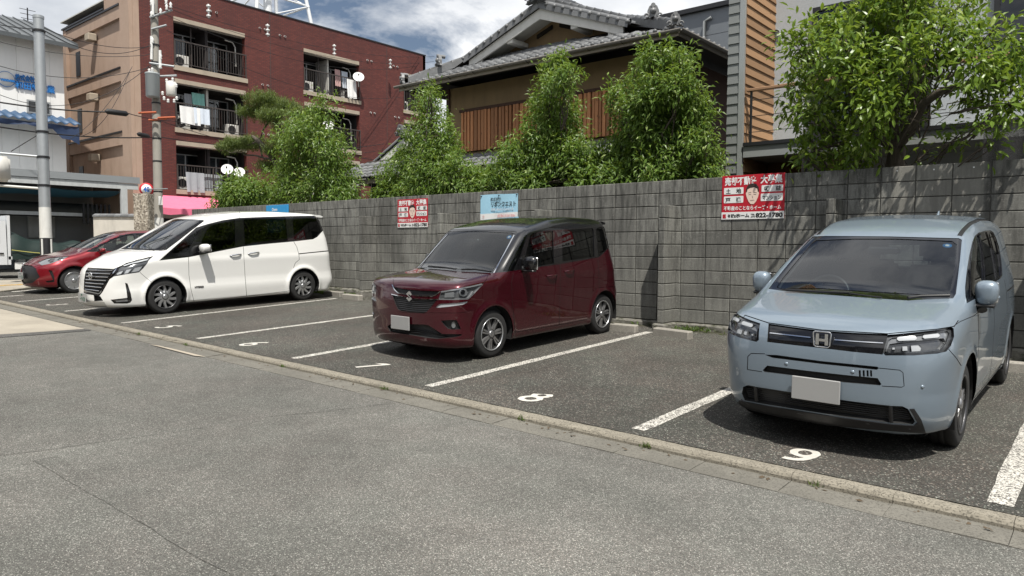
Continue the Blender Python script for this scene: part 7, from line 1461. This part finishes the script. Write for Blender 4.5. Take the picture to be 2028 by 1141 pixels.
E_ = [(470, 372, 26), (500, 385, 32), (455, 395, 24), (530, 395, 28), (485, 402, 30), (445, 408, 16)]
make_tree('round_bush', 'bright green rounded bush above the wall behind the white minivan', pxblobs(E_, 1.6, .9, .8, 5), at(490, 412, 1, 1.6)*[1, 1, 0]+[0, 0, gz], 6500, .17, .055, MATS['leaf_bush'], 25, trunk=.05, per=10, clump=.25, cat='bush')
H_ = [(760, 385, 22), (800, 384, 22), (950, 372, 30), (1000, 368, 30), (1050, 366, 30), (1165, 355, 30), (1215, 352, 30), (1255, 352, 26), (1410, 346, 18), (1340, 350, 24), (900, 378, 28)]
make_tree('hedge_row', 'low leafy hedge spilling along the top of the block wall', pxblobs(H_, .75, .8, .3, 6), at(1080, 400, 1, .75)*[1, 1, 0]+[0, 0, gz], 7000, .13, .042, MATS['leaf_bush'], 26, trunk=.03, cat='hedge')
# clipped pine
PF = [(522, 200, 36), (556, 212, 36), (498, 224, 30), (590, 228, 30), (540, 232, 34), (612, 250, 30), (570, 255, 36), (470, 288, 34), (500, 284, 30), (446, 293, 22), (545, 300, 24), (530, 332, 24), (560, 280, 30)]
pine = thing('clipped_pine', 'garden pine with flat clipped needle pads in front of the brick block', 'pine', at(560, 420, 1, 3.2)*[1, 1, 0]+[0, 0, gz]); pb_ = pxblobs(PF, 3.2, .38, 1.6, 8)
C, O, cc = crown(pb_, 42000, 31, .10, 26, .25); O = O*.2+np.array([0, 0, .9]); V = leaves(C, O, .115, .017, -.5, .75, 31, .0, .0)+np.array(ROOTM[pine.name].inverted())[:3, 3]
o = link('needle_pads', leaf_mesh('needle_pads', V, MATS['leaf_pine']), pine); o['kind'] = 'stuff'
mb = MB(); pts = [at(x, y, 1, 3.2) for x, y in ((560, 420), (566, 380), (560, 345), (545, 318), (528, 296), (512, 280), (500, 270))]; mb.tube(pts, [.16, .15, .14, .12, .10, .08, .05], 9); q = [at(x, y, 1, 3.2) for x, y in ((562, 345), (570, 300), (560, 255), (545, 225), (530, 205))]; mb.tube(q, [.12, .10, .08, .06, .03], 8); mb.build('trunk', MATS['bark'], pine); mb = MB()
for i, b in enumerate(pb_): limb(mb, pts[2+i % 4] if b[2] < 4.9 else q[1+i % 3], (b[0], b[1], b[2]-b[5]*.5), .04, .012, i, 6, .3)
mb.build('branches', MATS['bark'], pine, kind='stuff')
# broad-leaved persimmon leaning over the wall
P_ = [(1590, 92, 52, -.1), (1655, 62, 56, .6), (1722, 40, 62, .1), (1785, 30, 55, .9), (1850, 48, 50, 0), (1905, 72, 52, .6), (1965, 62, 50, -.2), (2020, 95, 52, .4), (1600, 150, 48, .6), (1665, 130, 64, -.4), (1735, 120, 66, .2), (1800, 105, 60, -.5), (1865, 118, 55, .5), (1935, 130, 58, -.4), (1995, 150, 55, .3), (2060, 140, 60, 0), (1575, 205, 30, .2), (1612, 225, 46, -.2), (1670, 205, 60, .4), (1738, 195, 62, -.5), (1800, 180, 52, .5), (1950, 192, 48, .2), (2010, 205, 40, -.4), (1600, 285, 34, .0), (1650, 275, 44, .5), (1705, 265, 46, -.2), (1755, 250, 40, .6), (1650, 312, 34, .2), (1700, 315, 34, .0), (1600, 318, 22, -.1), (1965, 250, 34, -.3), (1895, 272, 26, .1), (1840, 300, 24, .2), (1960, 285, 14, -.3), (1730, 5, 50, .3), (1800, -15, 60, 0), (1900, 10, 40, .8)]
PB_ = [b[:3]+tuple(v*.82 for v in b[3:]) for b in pxblobs(P_, .15, 1, 0, 9, .95)]
base = tuple(at(1770, 345, 1, .75)*[1, 1, 0]+[0, 0, gz])
t_ = make_tree('persimmon_tree', 'large broad-leaved tree with glossy leaves leaning over the wall above the blue minivan', PB_, base, 9800, .120, .052, MATS['leaf_persimmon'], 41, trunk=.001, per=7, clump=.19, droop=.28, shell=.30, keep=300, spread=.5, oval=True)
mb = MB(); f = lambda L_, y0, y1: [at(x, y, 1, y0+(y1-y0)*i/(len(L_)-1)) for i, (x, y) in enumerate(L_)]
mb.tube([Vector(base)]+[Vector(v) for v in f([(1772, 330), (1776, 300), (1770, 285)], .75, .7)], [.13, .12, .11, .10], 10); mb.tube(f([(1774, 290), (1800, 262), (1812, 235), (1828, 205), (1862, 182), (1920, 165), (1990, 160)], .7, .0), [.09, .08, .07, .06, .05, .035, .015], 8); mb.tube(f([(1772, 292), (1745, 275), (1712, 235), (1690, 190), (1660, 150), (1620, 110)], .7, 0), [.08, .07, .055, .045, .03, .012], 8); mb.tube(f([(1774, 290), (1768, 240), (1760, 180), (1770, 110), (1780, 40)], .7, .3), [.07, .06, .05, .035, .012], 8); mb.tube(f([(1740, 272), (1690, 280), (1640, 290), (1600, 305)], .65, 0), [.05, .04, .025, .01], 7)
mb.build('limbs', MATS['bark'], t_)
# weeds and moss at the foot of the wall
R = np.random.RandomState(5); n = 2600; X = np.concatenate([R.uniform(-10, -7.4, n//2), R.uniform(-3, 4.5, n-n//2)]); Y = -.05-np.abs(R.normal(0, .09, n)); keep = np.sin(X*7)+np.sin(X*2.3)+R.normal(0, .6, n) > .9; keep |= (X < -7.6) & (X > -9.6) & (Y > -.28); X, Y = X[keep], Y[keep]; C = np.stack([X, Y, GB*X+GC*(Y+GD)], 1); O = R.normal(0, .5, C.shape); O[:, 2] = 1; V = leaves(C, O, .085, .035, -.3, .5, 6); wd_ = link('weeds', leaf_mesh('weeds', V, MATS['leaf_weed'])); tag(wd_, 'low weeds growing along the foot of the block wall', 'weeds', kind='stuff')

# grit, dead leaves and tufts along the gutter and the wall foot
plain('litter_brown', (.085, .062, .038), .9, var=.4, scale=30)
R = np.random.RandomState(9); n = 190; X = R.uniform(-9, 6.5, n); Y = np.where(R.rand(n) < .6, -5.52-np.abs(R.normal(0, .05, n)), -.12-np.abs(R.normal(0, .25, n))); Z = np.where(Y < -5, GB*X-.043, GB*X+GC*(Y+GD)+.004); C = np.stack([X, Y, Z], 1); O = R.normal(0, 1, C.shape); O[:, 2] = .05
V = leaves(C, O, .045, .022, 0.0, .5, 12, .1, .0); V[:, :, 2] = np.clip(V[:, :, 2], Z[:, None], Z[:, None]+.012); lt = link('leaf_litter', leaf_mesh('leaf_litter', V, MATS['litter_brown'])); tag(lt, 'dry leaf litter lying along the gutter and the wall foot', 'leaves', kind='stuff')
C = []
for X in (2.53, -.5, -2.32, 3.74, 1.32, -4.7, -6.2): C += [(X+R.normal(0, .03), -5.495+R.normal(0, .008), GB*X-.045) for _ in range(16)]
C = np.array(C); O = R.normal(0, .4, C.shape); O[:, 2] = 1; V = leaves(C, O, .05, .010, -.5, .35, 14); tf = link('weeds', leaf_mesh('weeds', V, MATS['leaf_weed'])); tag(tf, 'tiny weed tufts in the joints of the kerb', 'weeds', kind='stuff')
# ================================================================ poles, wires, signs
plain('galvanised', (.36, .38, .39), .45, .55, var=.12, dirt=.08); plain('pole_white', (.60, .60, .57), .6, var=.08, dirt=.25); plain('pole_concrete', (.30, .285, .25), .85, var=.15, dirt=.2, scale=3); plain('insulator', (.70, .70, .68), .3); plain('wire_black', (.012, .012, .013), .6); plain('transformer', (.36, .39, .40), .5, var=.06); plain('sign_red', (.50, .02, .03), .45); plain('sign_blue', (.02, .12, .45), .45); plain('cover_orange', (.42, .10, .04), .6)
b0 = Pd(92, 500, 21.0); t0 = Pd(76, 36, 21.0); zg = zr(b0[0], b0[1]); sp_dir = (Vector(t0)-Vector(b0)); bs = Vector(b0)-sp_dir*((b0[2]-zg)/sp_dir.z)
ln = lambda z: bs+sp_dir*((z-bs.z)/sp_dir.z)
mp_ = thing('metal_pole', 'tall galvanised steel pole with whitewashed lower part beyond the red hatchback', 'pole', tuple(bs)); zw = Pd(88, 412, 21)[2]; zk = Pd(90, 472, 21)[2]
MB().tube([ln(zw), ln(t0[2])], [.150, .135], 20).build('pole_shaft', MATS['galvanised'], mp_); MB().tube([ln(zk), ln(zw+.01)], [.158, .153], 20).build('painted_shaft', MATS['pole_white'], mp_); MB().tube([ln(zg-.2), ln(zk)], [.158, .158], 20).build('pole_foot', MATS['frame_dark'], mp_)
for k in range(4): a = ln(zg+.05); tt = k*1.57+.6; MB().tube([a+Vector((.155*math.cos(tt), .155*math.sin(tt), 0)), ln(zk-.02)+Vector((.155*math.cos(tt), .155*math.sin(tt), 0))], .03, 6).build('warning_stripe', MATS['pole_white'], mp_)
MB().tube([ln(t0[2]-.02), ln(t0[2]+.06)], .145, 16).build('pole_cap', MATS['galvanised'], mp_)
for y in (62, 262, 312, 368): z = Pd(80, y, 21)[2]; MB().tube([ln(z-.03), ln(z+.03)], .165, 16).build('pole_band', MATS['darkmetal'], mp_)
MB().tube([ln(Pd(76, 70, 21)[2])+Vector((-.16, -.05, 0)), ln(zw)+Vector((-.16, -.05, 0))], .03, 6).build('conduit', MATS['galvanised'], mp_)
c_ = ln(Pd(80, 311, 21)[2]); MB().tube([c_, Pd(-40, 300, 20.5)], .035, 8).build('crossarm', MATS['galvanised'], mp_); c_ = ln(Pd(84, 374, 21)[2]); MB().tube([c_, Pd(-20, 366, 20.6)], .035, 8).build('crossarm', MATS['pole_white'], mp_); MB().tube([ln(Pd(80, 262, 21)[2]), Pd(22, 300, 20.9)], .012, 5).build('stay_wire', MATS['wire_black'], mp_)
sb = thing('signal_housing', 'rounded pale signal housing at the left edge on the pole arm', 'traffic light', Pd(0, 335, 20.6)); q = Pd(-8, 334, 20.6); bm = bmesh.new(); bmesh.ops.create_cube(bm, size=1)
for v in bm.verts: v.co = Vector((q[0]+v.co.x*.35, q[1]+v.co.y*.65, q[2]+v.co.z*.72))
bmesh.ops.bevel(bm, geom=bm.edges[:], offset=.07, segments=3, affect='EDGES'); MB().bm(bm, True).build('housing', MATS['ac_white'], sb)
# concrete pole with transformers
b0 = Pd(314, 440, 27.0); t0 = Pd(304, -60, 27.0); sd = Vector(t0)-Vector(b0); zg = zr(b0[0], b0[1]); up_ = thing('utility_pole', 'concrete utility pole with grey transformers in front of the brick block', 'pole', (b0[0], b0[1], zg)); ln = lambda z: Vector(b0)+sd*((z-b0[2])/sd.z)
pl = lambda px, py, d=27.0: Vector(Pd(px, py, d))
MB().tube([ln(zg-.2), ln(t0[2])], [.17, .125], 18).build('pole_shaft', MATS['pole_concrete'], up_)
for y in (30, 90, 125, 205, 240, 275, 320, 380): z = Pd(310, y, 27)[2]; MB().tube([ln(z-.025), ln(z+.025)], .165, 14).build('pole_band', MATS['darkmetal'], up_)
c = pl(302, 168, 26.7); tr = MB().lathe([(0, -.46), (.20, -.46), (.235, -.42), (.235, .36), (.25, .38), (.25, .42), (.12, .46), (0, .46)], tuple(c), n=22).build('transformer', MATS['transformer'], up_)
for a in (-.12, .12): MB().lathe([(.03, 0), (.06, .04), (.03, .07), (.06, .10), (.025, .14), (0, .14)], (c.x+a, c.y-.05, c.z+.45), n=10).build('insulator', MATS['insulator'], tr)
c = pl(339, 176, 26.8); tr2 = MB().lathe([(0, -.26), (.15, -.26), (.18, -.22), (.18, .24), (.10, .28), (0, .28)], tuple(c), n=18).build('transformer', MATS['ac_white'], up_)
for k, (x, y) in enumerate(((325, 195), (333, 200), (345, 200), (350, 195), (322, 185), (349, 170), (330, 160), (342, 158))): q = pl(x, y, 26.7); MB().lathe([(.03, -.07), (.055, -.03), (.03, 0), (.055, .03), (.03, .07), (0, .07)], tuple(q), n=8).build('insulator', MATS['insulator'], up_)
for (x0, y0, x1, y1) in ((297, 35, 341, 20), (300, 58, 330, 50), (296, 125, 345, 132), (300, 152, 350, 150)): MB().tube([pl(x0, y0, 26.8), pl(x1, y1, 26.9)], .045, 6).build('crossarm', MATS['galvanised'], up_)
for x, y in ((300, 28), (318, 22), (330, 14), (338, 10), (300, 5), (329, 3), (302, 80), (318, 112), (300, 100), (318, 130)): q = pl(x, y, 26.8); MB().lathe([(.03, -.12), (.06, -.08), (.03, -.03), (.06, .03), (.03, .08), (0, .12)], tuple(q), n=8).build('insulator', MATS['insulator'], up_)
for x, y0, y1 in ((300, 72, 118), (317, 100, 135), (303, 0, 30)): MB().tube([pl(x, y0, 26.8), pl(x, y1, 26.8)], .05, 8).build('cutout_switch', MATS['insulator'], up_)
MB().bbox(pl(318, 398, 26.8)-Vector((.06, .06, .16)), pl(318, 398, 26.8)+Vector((.06, .06, .16)), .01).build('pole_tag', MATS['board_white'], up_); MB().tube([ln(Pd(315, 432, 27)[2]), ln(Pd(315, 480, 27)[2])], .175, 16).build('pole_wrap', MATS['pole_white'], up_)
sg_ = thing('speed_limit_sign', 'round red rimmed speed limit sign reading 40 on the concrete pole', 'sign', Pd(290, 375, 26.2)); q = Vector(Pd(290, 375, 26.2)); nn = (Vector(CAM)-q).normalized(); nn = Vector((nn.x*.75+.5, nn.y, 0)).normalized(); Rm = Matrix.Translation(q) @ nn.to_track_quat('Z', 'Y').to_matrix().to_4x4()
place('sign_disc', MB().lathe([(.235, -.01), (.235, .006), (0, .006)], n=30).mesh('sign_disc', MATS['sign_red']), sg_, Rm); place('sign_face', MB().lathe([(.175, .004), (.175, .010), (0, .010)], n=30).mesh('sign_face', MATS['board_white']), sg_, Rm)
ex_ = Vector((0, 0, 1)).cross(nn).normalized(); Rt = Matrix((ex_.to_4d(), Vector((0, 0, 1, 0)), nn.to_4d(), (0, 0, 0, 1))).transposed()
Rt = Matrix(((ex_.x, 0, nn.x, q.x), (ex_.y, 0, nn.y, q.y), (ex_.z, 1, nn.z, q.z), (0, 0, 0, 1))); text('lettering', '40', MATS['sign_blue'], sg_, Rt @ Matrix.Translation((0, -.085, .013)), size=.24, bold=.008, extrude=.002, align='CENTER', sx=.85); MB().tube([q-nn*.03, q-nn*.03+Vector((.9, .35, 0))], .02, 6).build('sign_arm', MATS['galvanised'], sg_)
# overhead cables
CB = 'overhead cables between the poles'
def cable(a, b, sag, r, lb, mat='wire_black', n=18):
    a, b = Vector(a), Vector(b); pts = [a.lerp(b, i/n)-Vector((0, 0, sag*4*(i/n)*(1-i/n))) for i in range(n+1)]; o = MB().tube(pts, r*.75, 5).build('cable', MATS[mat]); tag(o, lb, 'cable', CB); return o
P_ = lambda x, y, d=27.0: Pd(x, y, d)
L_ = [((-30, 42, 22), (78, 58, 21), .05, .02, 'cable from the left edge to the steel pole top'), ((84, 55, 21), (300, 92, 26.8), .25, .014, 'uppermost thin cable from the steel pole to the concrete pole'), ((84, 58, 21), (300, 88, 26.8), .5, .014, 'second cable below the uppermost one at the steel pole'), ((-40, 72, 24), (300, 108, 26.8), .3, .014, 'thin cable crossing the tan wall at the upper windows'),
      ((-40, 118, 24), (300, 132, 26.8), .5, .016, 'cable passing just above the blue lettering'), ((-40, 170, 23), (296, 130, 26.8), 1.0, .014, 'sagging cable crossing the blue lettering'), ((-40, 196, 22), (240, 222, 24), .1, .035, 'thick black cable running to the cable joint'), ((255, 225, 24), (345, 240, 27), .05, .02, 'short cable right of the cable joint'),
      ((-40, 245, 22), (300, 272, 26.9), .15, .030, 'thick cable at the level of the blue canopy'), ((262, 132, 26.8), (140, 275, 24), .3, .012, 'slanting service wire down the tan wall'), ((258, 138, 26.8), (160, 270, 24.5), .5, .012, 'second slanting service wire down the tan wall'), ((345, 240, 27), (2600*.4, 345, 60), .5, .02, 'cable crossing the middle balconies'),
      ((338, 12, 26.9), (860, 112, 45), .6, .012, 'high voltage wire just under the brick parapet'), ((330, 15, 26.9), (860, 122, 45), .8, .012, 'second high voltage wire under the brick parapet'), ((319, 25, 26.9), (840, 128, 44), 1.0, .012, 'third high voltage wire under the brick parapet'), ((330, 60, 26.9), (800, 192, 42), .9, .012, 'thin wire with white beads across the upper balconies'), ((320, 272, 27), (760, 285, 40), .4, .02, 'lower thick cable towards the tiled wing'), ((320, 240, 27), (790, 290, 40), .8, .016, 'cable dipping behind the clipped pine')]
for a, b, s, r, lb in L_: cable(Pd(*a), Pd(*b), s, r, lb)
q0, q1 = Vector(Pd(208, 220, 23.4)), Vector(Pd(254, 226, 24.0)); o = MB().tube([q0, q0.lerp(q1, .1), q0.lerp(q1, .9), q1], [.03, .09, .09, .03], 10).build('cable_joint', MATS['wire_black']); tag(o, 'thick black cable joint box hanging before the tan wall', 'cable joint')
q0, q1 = Vector(Pd(272, 265, 26)), Vector(Pd(296, 271, 26.6)); o = MB().tube([q0, q0.lerp(q1, .15), q0.lerp(q1, .85), q1], [.03, .08, .08, .03], 10).build('cable_joint', MATS['wire_black']); tag(o, 'smaller black cable joint box near the concrete pole', 'cable joint')
for k, (x, y) in enumerate(((292, 222), (312, 236), (330, 232))): q = Pd(x, y, 26.6); o = MB().tube([q-np.array([.22, .22, .04]), q+np.array([.22, .22, .0])], .04, 6).build('cable_cover', MATS['cover_orange']); tag(o, ['orange cable cover left of the concrete pole', 'orange cable cover in front of the concrete pole', 'orange cable cover right of the concrete pole'][k], 'cable cover', 'orange cable covers')
for k, (x, y, d) in enumerate(((413, 22, 30), (530, 60, 33), (662, 99, 37), (773, 127, 41))):
    q = Pd(x, y, d); t_ = thing('wire_spacer', ['white wire spacer nearest the concrete pole', 'white wire spacer above the gap between balcony columns', 'white wire spacer above the second balcony column', 'white wire spacer farthest along the brick wall'][k], 'wire spacer', q, group='white spacers on the high voltage wires'); MB().tube([q-np.array([0, 0, .28]), q+np.array([0, 0, .28])], .035, 6).build('spacer_rod', MATS['insulator'], t_)
    for z in (-.2, 0, .2): MB().lathe([(0, -.05), (.09, -.03), (.09, .03), (0, .05)], (q[0], q[1], q[2]+z), n=8).build('insulator', MATS['insulator'], t_)
